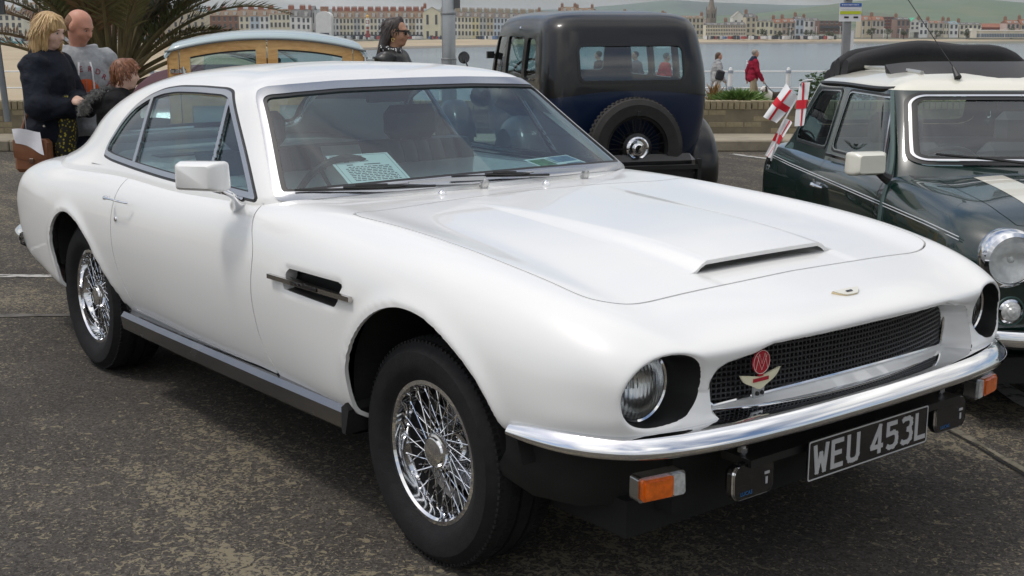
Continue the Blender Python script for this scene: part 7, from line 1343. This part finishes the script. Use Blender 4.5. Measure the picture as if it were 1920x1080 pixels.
def hair_mat(name, c1, c2):
    m = mat(name, c1, .45); nt, p, N = nodes_of(m); L = nt.links.new; tc = N('ShaderNodeTexCoord'); mp = N('ShaderNodeMapping'); L(tc.outputs['Object'], mp.inputs[0]); mp.inputs['Scale'].default_value = (70, 70, 5); n = N('ShaderNodeTexNoise', i_Scale=1.6, i_Detail=5.); L(mp.outputs[0], n.inputs['Vector']); r = N('ShaderNodeValToRGB'); e = r.color_ramp.elements; e[0].position = .35; e[0].color = (*c1, 1); e[1].position = .65; e[1].color = (*c2, 1); L(n.outputs['Fac'], r.inputs[0]); L(r.outputs[0], p.inputs['Base Color']); b = N('ShaderNodeBump', i_Strength=.6, i_Distance=.006); L(n.outputs['Fac'], b.inputs['Height']); L(b.outputs[0], p.inputs['Normal']); return m
def cloth(name, c, vs=9, bump=.35, rough=.85):
    new = name not in MATS; m = mat(name, c, rough, spec=.2, vary=.15, vscale=vs, bump=bump, bscale=9)
    if new:
        for n in m.node_tree.nodes:
            if n.bl_idname == 'ShaderNodeBump': n.inputs['Distance'].default_value = .05
    return m
class Fig:
    """figure facing +x, feet at the origin; k scales a 1.75 m body"""
    def __init__(s, height, head_yaw=0, head_pitch=0, lean=0, arms='down', stride=0, build=1.0, arm_l=None, arm_r=None):
        k = s.k = height/1.75; s.b = build; L = lambda x, y, z: np.array((x+lean*max(0, z-.9), y, z))*k; s.hip = L(0, 0, .93); s.chest = L(.005, 0, 1.24); s.neck = L(-.01, 0, 1.47); s.head = L(.025+lean*.1, 0, 1.635)
        s.sh = {q: L(-.01, q*.168*build, 1.395) for q in (1, -1)}; s.hj = {q: L(0, q*.085, .90) for q in (1, -1)}
        s.ankle = {1: L(stride*.5, .085, .09), -1: L(-stride*.5, -.085, .09+.10*abs(stride))}; s.knee = {q: (s.hj[q]+s.ankle[q])/2+np.array((.035+.10*abs(stride)*(q == -1), 0, .0))*k for q in (1, -1)}
        if arms == 'fold': s.el = {q: L(.07, q*.265, 1.12) for q in (1, -1)}; s.wr = {1: L(.235, -.02, 1.155), -1: L(.26, .05, 1.10)}
        elif arms == 'front': s.el = {q: L(.10, q*.25, 1.13) for q in (1, -1)}; s.wr = {q: L(.28, q*.10, 1.02) for q in (1, -1)}
        else: s.el = {q: L(-.03-.12*stride*q, q*.25, 1.13) for q in (1, -1)}; s.wr = {q: L(.06-.28*stride*q, q*.255, .88) for q in (1, -1)}
        if arm_l: s.el[1], s.wr[1] = L(*arm_l[0]), L(*arm_l[1])
        if arm_r: s.el[-1], s.wr[-1] = L(*arm_r[0]), L(*arm_r[1])
        cy, sy, cp, sp = math.cos(head_yaw), math.sin(head_yaw), math.cos(head_pitch), math.sin(head_pitch); s.HR = np.array([[cy, -sy, 0], [sy, cy, 0], [0, 0, 1]])@np.array([[cp, 0, -sp], [0, 1, 0], [sp, 0, cp]])
    def hp(s, x, y, z): return s.head+s.HR@np.array((x, y, z))*s.k
    def hand(s, q, m=0):
        k = s.k; w = s.wr[q]; d = w-s.el[q]; d /= np.linalg.norm(d); side = np.cross(d, (0, 0, 1)); side = side/max(np.linalg.norm(side), .2); up = np.cross(side, d); c = w+d*.05*k; P = [cap(w, c, .027*k, .036*k, m)]
        for i, (o, l) in enumerate(((-.030, .062), (-.010, .076), (.010, .072), (.029, .056))): a = c+side*o*k+d*.025*k; b = a+d*l*.55*k-up*.008*k; P += [cap(a, b, .0095*k, .009*k, m), cap(b, b+(d*.7-up*.7)*l*.45*k, .009*k, .0075*k, m)]
        t = w+d*.03*k-side*q*.03*k; P += [cap(t, t+(d*.5-side*q*.6)*.05*k, .011*k, .009*k, m)]; return P
    def headp(s, m=0):
        k = s.k; H = s.hp; R = s.HR; return [ell(H(-.010, 0, .030), np.array((.098, .078, .092))*k, R, m), ell(H(.022, 0, -.020), np.array((.070, .062, .092))*k, R, m), ell(H(.055, 0, -.086), np.array((.030, .034, .026))*k, R, m), cap(H(.086, 0, .010), H(.107, 0, -.026), .009*k, .0135*k, m), ell(H(.078, 0, .028), np.array((.017, .046, .011))*k, R, m), ell(H(.086, 0, -.056), np.array((.010, .023, .009))*k, R, m), ell(H(.056, .036, -.026), np.array((.030, .026, .030))*k, R, m), ell(H(.056, -.036, -.026), np.array((.030, .026, .030))*k, R, m), ell(H(-.006, .078, -.004), np.array((.019, .010, .032))*k, R, m), ell(H(-.006, -.078, -.004), np.array((.019, .010, .032))*k, R, m), cap(s.neck-np.array((0, 0, .05))*k, H(-.015, 0, -.055), .058*k, .055*k, m)]
    def torso(s, g=0, m=0):
        k, b = s.k, s.b; return [ell(s.chest+np.array((0, 0, .05))*k, (np.array((.125*b, .170*b, .20))*k+g), None, m), ell(s.hip+np.array((.0, 0, .12))*k, (np.array((.125*b, .150*b, .17))*k+g), None, m), ell(s.hip+np.array((-.01, 0, -.01))*k, (np.array((.130*b, .165*b, .13))*k+g), None, m), cap(s.sh[1], s.sh[-1], .052*k*b+g*.7, None, m), cap(s.sh[1]*.45+s.neck*.55-np.array((0, 0, .03))*k, s.sh[-1]*.45+s.neck*.55-np.array((0, 0, .03))*k, .045*k+g*.6, None, m)]
    def arm(s, q, g=0, m=0): k = s.k; return [cap(s.sh[q], s.el[q], .056*k*s.b+g, .045*k+g, m), cap(s.el[q], s.wr[q], .043*k+g, .030*k+g, m)]
    def leg(s, q, g=0, m=0): k = s.k; return [cap(s.hj[q], s.knee[q], .088*k*s.b+g, .058*k+g, m), cap(s.knee[q], s.ankle[q], .056*k+g, .038*k+g, m)]
    def foot(s, q, g=0, m=0): a = s.ankle[q]; k = s.k; return [cap(a+np.array((-.03, 0, -.04))*k, a+np.array((.14, 0, -.055))*k, .042*k+g, .034*k+g, m)]
    def body(s, h, parent, skin):
        P = s.headp()+s.torso()
        for q in (1, -1): P += s.arm(q)+s.hand(q)+s.leg(q)+s.foot(q)
        k = s.k; cuts = [ell(s.hp(.094, .031, .006), np.array((.012, .015, .009))*k, s.HR), ell(s.hp(.094, -.031, .006), np.array((.012, .015, .009))*k, s.HR), ell(s.hp(.102, 0, -.0555), np.array((.012, .022, .0018))*k, s.HR)]
        o = blob_obj('body', blob(P, h, .022*k, cuts), [skin], parent); e = MB(); e.mi = 0
        for q in (1, -1): m = MB(); m.mi = 0; m.ball(s.hp(.0775, q*.031, .006), .0115*k, 10, 8); m.mi = 1; m.ball(s.hp(.0835, q*.031, .006), .0075*k, 8, 6); m.obj('eye', [mat('eye_white', (.42, .38, .35), .3), mat('eye_dark', (.03, .025, .02), .1)], o)
        m = MB()
        for q in (1, -1): m.tube(spline([s.hp(.090, q*.014, .024), s.hp(.093, q*.030, .029), s.hp(.084, q*.048, .023)], 7), .0035*k, 5)
        m.obj('eyebrow', mat('brow', (.12, .07, .035), .8), o); return o
def person(label, loc, heading, group=None): return thing('person', label, 'person', loc, heading, group)
RIGHT = YAW-math.pi/2      # heading that points to the right of the picture
def trousers(f, h, parent, m, g=.014, cut=None):
    P = [p for p in f.torso(g*.6)[1:3]]
    for q in (1, -1): P += f.leg(q, g)
    zmax = f.hip[2]+.08*f.k; zmin = (.05 if cut is None else cut)*f.k; return blob_obj('trousers', blob(P, h, .03, clip=lambda X: np.maximum(X[..., 2]-zmax, zmin-X[..., 2])), [m], parent)
def shoes(f, h, parent, m):
    for q in (1, -1): blob_obj('shoe', blob(f.foot(q, .008)+[cap(f.ankle[q]+np.array((0, 0, .0)), f.ankle[q]+np.array((-.01, 0, -.03)), .045*f.k)], h, .02, clip=lambda X: .004-X[..., 2]), [m], parent)
def top(f, h, parent, m, name, g, hem, neck=.03, sleeves=True, extra=(), k=.022, fold=.011):
    P = f.torso(g)+list(extra)
    if sleeves:
        for q in (1, -1): P += f.arm(q, g)
    z0 = hem*f.k; zn = f.neck[2]+neck*f.k; return blob_obj(name, wrinkle(blob(P, h, k, clip=lambda X: np.maximum(z0-X[..., 2], X[..., 2]-zn)), fold, seed=hem*7), m if isinstance(m, list) else [m], parent)
# ---- woman with blonde hair, navy coat
def blonde():
    d = 8.0; o = person('blonde woman in navy coat with tan shoulder bag and folded arms', place(d, (99-960)/2360*d), RIGHT+R_(-12)); f = Fig(1.55, R_(-6), R_(-14), .03, 'fold', build=.98); h = .0085; f.body(h, o, SKIN_PALE)
    navy = cloth('navy_coat', (.009, .012, .020), 7, .5, .75); k = f.k; C = top(f, h, o, navy, 'coat', .034, .84, .045, extra=[ell(f.hip+np.array((0, 0, .0)), np.array((.175, .205, .16))*k), cap(f.neck+np.array((-.045, .06, .01))*k, f.neck+np.array((-.045, -.06, .01))*k, .048*k)])
    m = MB(); zz = [f.hip+np.array((-.03, -.225, z)) for z in (-.10, .06, .22)]; m.tube(spline(zz, 10)+np.array((0, .002, 0)), .004, 5); m.obj('zip', mat('zip_metal', (.35, .35, .36), .4, .7), C); m = MB(); m.lathe([(0, .006), (.008, .006), (.010, 0)], f.hip+np.array((.085, -.205, .055)), (0, -1, 0), 10); m.obj('press_stud', CHROME, C)
    trousers(f, .011, o, cloth('black_leggings', (.008, .008, .009), 9, .1)); shoes(f, .011, o, BLACK); bl = mat('patterned_blouse', (.30, .27, .03), .8); nt, p, N = nodes_of(bl); v = N('ShaderNodeTexVoronoi', i_Scale=55.); tc = N('ShaderNodeTexCoord'); nt.links.new(tc.outputs['Object'], v.inputs['Vector']); r = N('ShaderNodeValToRGB'); e = r.color_ramp.elements; e[0].position = .25; e[0].color = (.42, .36, .03, 1); e[1].position = .4; e[1].color = (.02, .02, .015, 1); nt.links.new(v.outputs['Distance'], r.inputs[0]); nt.links.new(r.outputs[0], p.inputs['Base Color'])
    blob_obj('blouse', blob([ell(f.hip+np.array((.150, -.05, .08)), (.05, .07, .16)), ell(f.hip+np.array((.125, -.05, -.09)), (.055, .085, .11))], .010, .03), [bl], o); H = f.hp
    hr = [ell(H(-.018, 0, .035), np.array((.112, .094, .102))*k, f.HR)]
    for q in (1, -1): hr += [cap(H(-.035, q*.075, .02), H(-.02, q*.088, -.13), .044*k, .036*k), cap(H(.020, q*.080, .055), H(.045, q*.078, -.115), .026*k, .016*k), cap(H(-.07, q*.05, .0), H(-.075, q*.06, -.125), .045*k, .034*k), cap(H(.045, q*.03, .098), H(.075, q*.062, .03), .020*k, .012*k)]
    hr += [cap(H(-.10, 0, .0), H(-.105, 0, -.11), .045*k, .032*k)]; HB = blob(hr, .007, .022); hh = blob_obj('hair', HB, [hair_mat('blonde_hair', (.30, .17, .06), (.56, .38, .17))], o); strands(HB, hh, 1700, .085, leafmat('blonde_locks', (.26, .14, .05), (.66, .48, .24)), 1, .0035, (-.12, 0, -1), .12, lambda p: (f.HR.T@(p-f.head))[0] < .035)
    # shoulder bag at her hip with a white cloth tucked over it
    w = thing('shoulder_bag', 'tan leather satchel hanging at the hip of the blonde woman', 'bag', place(d-.24, (64-960)/2360*(d-.24), .70), RIGHT+R_(-4)); lt = mat('tan_leather', (.20, .075, .03), .45, vary=.15, vscale=14, bump=.15); m = MB(); m.box((0, 0, 0), (.225, .085, .205), bev=.022); m.obj('pouch', lt, w, .5); m = MB(); m.sheet(np.array([[(x*(1-.03*t), -.0445-.006*math.sin(t*2.6), .098-.125*t+.02*(x/.11)**2*t) for x in np.linspace(-.108, .108, 11)] for t in np.linspace(0, 1, 7)])); m.obj('flap', lt, w, 1.); m = MB(); m.box((.005, -.050, -.028), (.03, .012, .030), bev=.004); m.obj('clasp', mat('dark_clasp', (.10, .05, .03), .4), w); m = MB(); m.tube(spline([(-.09, 0, .10), (-.03, .06, .30), (.03, .12, .52)], 12), .009, 6); m.obj('strap', lt, w)
    m = MB(); m.sheet(np.array([[(-.10+.175*a+.02*b, -.060-.008*math.sin(a*6+b*2), .165-.010*a-b*(.085+.055*a)+.008*math.sin(a*5)) for a in np.linspace(0, 1, 13)] for b in np.linspace(0, 1, 9)])); c = m.obj('white_scarf', mat('white_cloth', (.78, .77, .80), .85, vary=.04, bump=.3, bscale=20), None, 1.2); c.location = w.location; c.rotation_euler = w.rotation_euler; tag(c, 'white cloth tucked over the tan satchel below the navy coat', 'cloth')
blonde()
def hoodie_man():
    d = 8.35; o = person('balding man in grey hooded top with orange ball print', place(d, (163-960)/2360*d), RIGHT+R_(-62)); f = Fig(1.575, R_(42), R_(-22), .04, 'down', build=1.04, arm_l=((-.02, .25, 1.14), (.16, .20, .95)), arm_r=((-.02, -.25, 1.14), (.16, -.20, .95))); h = .0085; k = f.k; f.body(h, o, SKIN_RED)
    gy = cloth('grey_marl', (.30, .31, .32), 40, .25); T = top(f, h, o, gy, 'hooded_top', .028, .86, .035, extra=[cap(f.neck+np.array((-.03, .075, .02))*k, f.neck+np.array((-.03, -.075, .02))*k, .050*k), cap(f.neck+np.array((-.03, .075, .0))*k, f.neck+np.array((.075, .03, -.05))*k, .035*k, .022*k), cap(f.neck+np.array((-.03, -.075, .0))*k, f.neck+np.array((.075, -.03, -.05))*k, .035*k, .022*k)])
    trousers(f, .012, o, cloth('dark_jeans', (.02, .025, .04), 8, .2)); shoes(f, .012, o, BLACK)
    hs = [ell(f.hp(-.030, 0, .018), np.array((.083, .0835, .082))*k, f.HR)]; blob_obj('hair', blob(hs, .007, .01, clip=lambda X: np.maximum((X-f.hp(0, 0, .070))@(f.HR@np.array((.55, 0, .84))), (X-f.hp(.022, 0, 0))@(f.HR@np.array((1., 0, -.15))))), [mat('cropped_hair', (.20, .105, .06), .8, vary=.2, vscale=60)], o)
    # print on the chest: arched lettering, ball
    tree = BVHTree.FromPolygons([v.co for v in T.data.vertices], [tuple(q.vertices) for q in T.data.polygons]); cx = f.chest
    def on(y, z, off=.004):
        loc, nor, i, ds = tree.ray_cast(Vector((1.0, y, z)), Vector((-1, 0, 0))); nor = nor if nor is None or nor.x > 0 else -nor; return (np.array(loc)+np.array(nor)*off, np.array(nor)) if loc is not None else (np.array((.18, y, z)), np.array((1, 0, 0)))
    zc = cx[2]-.055; m = MB(); G = [[on(.085*r*math.cos(a), zc+.085*r*math.sin(a), .003)[0] for a in np.linspace(0, 2*math.pi, 33)] for r in np.linspace(0.02, 1, 8)]; m.sheet(np.array(G)); m.obj('ball_print', mat('orange_print', (.66, .115, .03), .8), T, 1.2); m = MB()
    for L in ([(0, z) for z in np.linspace(-.082, .082, 12)], [(y, 0) for y in np.linspace(-.082, .082, 12)], [(.045+.035*(t*t), .075*t) for t in np.linspace(-.9, .9, 12)], [(-.045-.035*(t*t), .075*t) for t in np.linspace(-.9, .9, 12)]): m.tube([on(y, zc+z, .005)[0] for y, z in L], .0022, 4)
    m.obj('ball_lines', gy, T); red = mat('print_red', (.24, .03, .05), .8)
    for i, ch in enumerate('SUPERDRY'):
        a = R_(168-i*22.3); y, z = -.130*math.cos(math.pi-a)*1.0, zc+.012+.120*math.sin(a); y = -(.135*math.cos(a))*-1; p, nn = on(y, z, .004); up = np.array((0, math.cos(a)*.8, math.sin(a)+.35)); up -= nn*(up@nn); up /= np.linalg.norm(up); rt = np.cross(up, nn); t = inst('print_letter', text_mesh(ch, .037, red, .001, 'CENTER'), T); t.matrix_local = Matrix(((rt[0], up[0], nn[0], p[0]), (rt[1], up[1], nn[1], p[1]), (rt[2], up[2], nn[2], p[2]), (0, 0, 0, 1)))
    for q in (1, -1): m = MB(); m.tube([on(q*y, z, .006)[0] for y, z in zip(np.linspace(.035, .060, 10), np.linspace(f.neck[2]-.075, zc-.02 if q < 0 else zc-.09, 10))], .0065, 6); m.obj('drawstring', mat('white_cord', (.75, .75, .76), .8), T)
hoodie_man()
def boy():
    d = 7.75; o = person('boy with ginger hair in black jacket with fur trimmed hood', place(d, (216-960)/2360*d), RIGHT+R_(8)); f = Fig(1.275, R_(4), R_(-6), .12, 'front', build=.92); h = .0085; k = f.k; f.body(h, o, SKIN_PALE); bk = cloth('black_jacket', (.010, .010, .011), 7, .5, .8)
    J = top(f, h, o, bk, 'jacket', .040, .80, .05, extra=[ell(f.neck+np.array((-.085, 0, -.02)), (.095, .135, .080)), cap(f.neck+np.array((-.02, .09, .02)), f.neck+np.array((-.02, -.09, .02)), .04)]); trousers(f, .012, o, cloth('dark_jeans', (.02, .025, .04), 8, .2)); shoes(f, .012, o, BLACK)
    q = np.random.RandomState(3); m = MB(); V = []; F = []; rim = spline([f.neck+np.array(p) for p in ((-.03, .12, .02), (-.13, .14, .0), (-.20, .10, -.07), (-.215, 0, -.10), (-.20, -.10, -.07), (-.13, -.14, .0), (-.03, -.12, .02))], 60)
    for i in range(2600):
        p = rim[q.randint(60)]+q.normal(0, .010, 3); dr = q.normal(0, 1, 3); dr /= np.linalg.norm(dr); w = np.cross(dr, q.normal(0, 1, 3)); w /= np.linalg.norm(w); j = len(V); l = q.uniform(.02, .045); V += [p-w*.0016, p+w*.0016, p+dr*l]; F.append((j, j+1, j+2))
    m.add(V, F); m.obj('fur_trim', mat('grey_fur', (.20, .20, .19), .9), J, None); H = f.hp
    hr = [ell(H(-.016, 0, .042), np.array((.106, .087, .094))*k, f.HR), cap(H(-.07, .0, .01), H(-.085, 0, -.05), .06*k, .04*k), cap(H(.055, .05, .085), H(.085, -.045, .075), .022*k, .018*k), cap(H(.04, .0, .11), H(.09, .0, .085), .03*k, .016*k)]
    for s in (1, -1): hr += [cap(H(-.035, s*.068, .02), H(-.045, s*.066, -.045), .026*k, .018*k), cap(H(.02, s*.072, .05), H(.028, s*.074, .0), .016*k, .008*k)]
    HB = blob(hr, .007, .018); hh = blob_obj('hair', HB, [hair_mat('ginger_hair', (.13, .045, .018), (.24, .095, .04))], o); strands(HB, hh, 1300, .045, leafmat('ginger_locks', (.10, .035, .014), (.27, .11, .05)), 2, .003, (.35, 0, -1), .2, lambda p: (f.HR.T@(p-f.head))[0] < .06)
boy()
def sunglasses():
    d = 9.6; o = person('dark haired woman in sunglasses and black leather jacket', place(d, (742-960)/2360*d), RIGHT+R_(-14)); f = Fig(1.525, R_(4), R_(-3), 0, 'down'); h = .008; k = f.k; f.body(h, o, mat('tanned_skin', (.50, .27, .17), .5, vary=.08, vscale=18)); J = top(f, h, o, mat('black_leather', (.014, .015, .014), .38, vary=.2, vscale=12, bump=.5, bscale=16), 'jacket', .030, .85, .035); trousers(f, .013, o, cloth('dark_jeans', (.02, .025, .04), 8, .2)); shoes(f, .013, o, BLACK); H = f.hp
    hr = [ell(H(-.022, 0, .038), np.array((.101, .082, .091))*k, f.HR), cap(H(-.075, 0, .05), H(-.095, 0, -.10), .052*k, .050*k), cap(H(-.095, 0, -.10), H(-.135, .0, -.30), .050*k, .052*k), cap(H(-.05, .05, .02), H(-.105, .06, -.25), .040*k, .040*k), cap(H(-.05, -.055, .02), H(-.115, -.055, -.27), .038*k, .040*k), cap(H(.03, 0, .115), H(.055, 0, .085), .026*k, .016*k)]
    HB = blob(hr, .007, .022, clip=lambda X: (X-H(.045, 0, .06))@(f.HR@np.array((1., 0, -.35)))); hh = blob_obj('hair', HB, [hair_mat('dark_hair', (.014, .009, .008), (.045, .030, .025))], o); strands(HB, hh, 800, .085, leafmat('dark_locks', (.010, .007, .006), (.06, .042, .035)), 3, .0035, (-.35, 0, -1), .10)
    g = MB()
    for q in (1, -1): fr = (f.HR@np.array((0, 1., 0)), f.HR@np.array((0, 0, 1.)), f.HR@np.array((1., 0, 0)), H(.098, q*.034, .006)); g.prism(round_poly([(-.029*k, -.020*k), (.029*k, -.020*k), (.030*k, .020*k), (-.030*k, .020*k)], .010*k), -.003, .003, fr)
    for q in (1, -1): g.bar(H(.096, q*.062, .020), H(-.005, q*.083, .016), .004, .013*k)
    g.bar(H(.101, -.01, .012), H(.101, .01, .012), .004, .006); g.obj('sunglasses', mat('dark_lens', (.006, .006, .007), .35, spec=.3), o, None); e = MB(); e.lathe([(.0125+.003*math.cos(a), .003*math.sin(a)) for a in np.linspace(0, 6.28, 7)[:-1]], H(-.002, -.090, -.058), (0.3, 1, 0), 16, closed=True); e.obj('earring', mat('gold', (.75, .50, .2), .2, 1), o)
    s = blob_obj('scarf', blob([cap(f.neck+np.array((.02, .07, .03)), f.neck+np.array((.055, -.06, .0)), .030), cap(f.neck+np.array((-.05, -.07, .03)), f.neck+np.array((.055, -.06, .0)), .030), cap(f.neck+np.array((.06, -.04, .0)), f.neck+np.array((.10, -.02, -.10)), .028)], .008, .02), [mat('spotted_scarf', (.02, .02, .022), .8)], o); nt, p, N = nodes_of(MATS['spotted_scarf']); v = N('ShaderNodeTexVoronoi', i_Scale=45.); tc = N('ShaderNodeTexCoord'); nt.links.new(tc.outputs['Object'], v.inputs['Vector']); r = N('ShaderNodeValToRGB'); e = r.color_ramp.elements; e[0].position = .22; e[0].color = (.7, .7, .7, 1); e[1].position = .28; e[1].color = (.02, .02, .022, 1); nt.links.new(v.outputs['Distance'], r.inputs[0]); nt.links.new(r.outputs[0], p.inputs['Base Color'])
sunglasses()
# ---- walkers on the lower promenade
def walker(label, d, u, hgt, heading, jacket, trs, hairc, stride=.45, jname='jacket', hem=.84, collar=None, cut=None, seed=0, hairlong=False, arms='down', arm_r=None):
    o = person(label, place(d, (u-960)/2360*d, -1.07), heading); f = Fig(hgt, 0, 0, .03, arms, stride, arm_r=arm_r); h = .017; k = f.k; f.body(.014, o, SKIN); J = top(f, h, o, cloth('walk_'+jname+str(seed), jacket, 6, .3), jname, .03, hem, .02); trousers(f, h, o, cloth('walk_trousers'+str(seed), trs, 6, .2), .018, cut); shoes(f, h, o, cloth('walk_shoe', (.03, .03, .03)))
    hr = [ell(f.hp(-.018, 0, .036), np.array((.104, .086, .094))*k, f.HR)]+([cap(f.hp(-.07, 0, .0), f.hp(-.07, 0, -.07), .06*k)] if hairlong else []); blob_obj('hair', blob(hr, .014, .02, clip=lambda X: (X-f.hp(.03, 0, .05))@(f.HR@np.array((1., 0, -.5)))), [mat('walk_hair'+str(seed), hairc, .7, vary=.2)], o)
    if collar: blob_obj('collar', blob([cap(f.neck+np.array((0, .06, .02))*k, f.neck+np.array((0, -.06, .02))*k, .075*k), ell(f.neck+np.array((-.03, 0, -.03))*k, np.array((.10, .15, .075))*k)], h, .03), [cloth('walk_collar'+str(seed), collar)], J)
    return o, f
rm, rf = walker('man in dark red jacket and beige trousers walking on the promenade', 38., 1406, 1.76, RIGHT+R_(10), (.26, .012, .035), (.36, .30, .20), (.30, .27, .24), .5, 'jacket', .80, (.02, .025, .05), None, 1)
m = MB(); m.box((-.195, .0, 1.36), (.012, .15, .035)); m.box((-.20, .03, 1.41), (.012, .04, .07)); m.obj('back_print', mat('flag_white', (.78, .78, .78), .8), rm, None)
m = MB(); m.tube([rf.ankle[1]+np.array((0, 0, -.02)), rf.ankle[1]+np.array((.01, 0, .10))], .052, 10); m.obj('sock', mat('sock_white', (.75, .75, .75), .9), rm)
wm, wf = walker('woman in grey top and white trousers walking with a stick', 38.4, 1339, 1.66, RIGHT+R_(5), (.36, .36, .36), (.66, .65, .64), (.10, .06, .04), .45, 'top', .70, (.30, .30, .31), .30, 2, True)
m = MB(); m.box((.02, -.30, 1.0), (.26, .10, .30), Matrix.Rotation(.25, 3, 'Y'), bev=.04); tag(m.obj('dark_bag', mat('dark_bag', (.012, .013, .018), .6), None), 'dark shoulder bag carried by the woman with a stick', 'bag'); b = bpy.data.objects['dark_bag']; b.location = wm.location; b.rotation_euler = wm.rotation_euler
m = MB(); m.tube([(.22, -.27, .86), (.26, -.28, .0)], .012, 6); b = tag(m.obj('walking_stick', mat('stick_brown', (.10, .06, .03), .6), None), 'brown walking stick held by the woman on the promenade', 'walking stick'); b.location = wm.location; b.rotation_euler = wm.rotation_euler
walker('man in dark jacket with yellow flash seen through the vintage saloon', 36.5, 1122, 1.74, RIGHT+R_(150), (.015, .015, .018), (.03, .03, .04), (.10, .07, .05), .2, 'jacket', .8, None, None, 3)
walker('person in navy top framed by the vintage saloon windscreen', 37., 1190, 1.72, RIGHT+R_(200), (.03, .05, .09), (.03, .03, .04), (.06, .04, .03), .2, 'jacket', .8, None, None, 4)
walker('person in bright red coat seen through the vintage saloon window', 36., 1243, 1.70, RIGHT+R_(20), (.50, .02, .03), (.04, .04, .05), (.12, .08, .06), .3, 'coat', .66, None, None, 5)
walker('person in orange top seen at the edge of the vintage saloon window', 38.5, 1140, 1.62, RIGHT+R_(20), (.48, .09, .03), (.04, .04, .05), (.05, .04, .03), .3, 'jacket', .8, None, None, 6)
def dog():
    d = 37.8; o = thing('dog', 'white and dark brown dog on a lead beside the man in red', 'dog', place(d, (1446-960)/2360*d, -1.07), RIGHT+math.pi+R_(25)); P = [ell((0, 0, .40), (.26, .115, .125), None, 1), ell((.19, 0, .42), (.13, .11, .15), None, 0), cap((.22, 0, .48), (.33, 0, .60), .085, .07, 0), ell((.36, 0, .64), (.085, .07, .07), None, 0), cap((.40, 0, .62), (.49, 0, .59), .042, .032, 0), cap((.34, .075, .67), (.33, .095, .54), .028, .035, 1), cap((.34, -.075, .67), (.33, -.095, .54), .028, .035, 1), cap((-.26, 0, .46), (-.40, 0, .56), .03, .018, 1), ell((-.20, 0, .40), (.13, .11, .13), None, 1)]
    for s in (1, -1): P += [cap((.20, s*.06, .36), (.19, s*.065, .20), .05, .032, 0), cap((.19, s*.065, .20), (.21, s*.065, .02), .030, .026, 0), cap((-.22, s*.07, .38), (-.16, s*.075, .24), .065, .04, 1), cap((-.16, s*.075, .24), (-.27, s*.075, .16), .036, .026, 1), cap((-.27, s*.075, .16), (-.25, s*.075, .02), .026, .024, 0), cap((.21, s*.065, .02), (.25, s*.065, .015), .026, .02, 0), cap((-.25, s*.075, .02), (-.21, s*.075, .015), .024, .02, 0)]
    blob_obj('body', blob(P, .013, .035), [mat('dog_white', (.68, .65, .60), .9, vary=.1), mat('dog_dark', (.045, .028, .020), .85, vary=.2)], o); m = MB(); m.ball((.515, 0, .60), .018, 8, 6); m.obj('nose', BLACK, o)
    a = place(38., (1424-960)/2360*38., -1.07+.88); b = place(37.8, (1446-960)/2360*37.8, -1.07+.52); m = MB(); m.tube(spline([a, (a+b)/2+np.array((0, 0, -.05)), b], 10), .012, 5); tag(m.obj('dog_lead', mat('lead_dark', (.05, .03, .025), .7), None), 'dark dog lead between the man in red and the dog', 'lead')
dog()
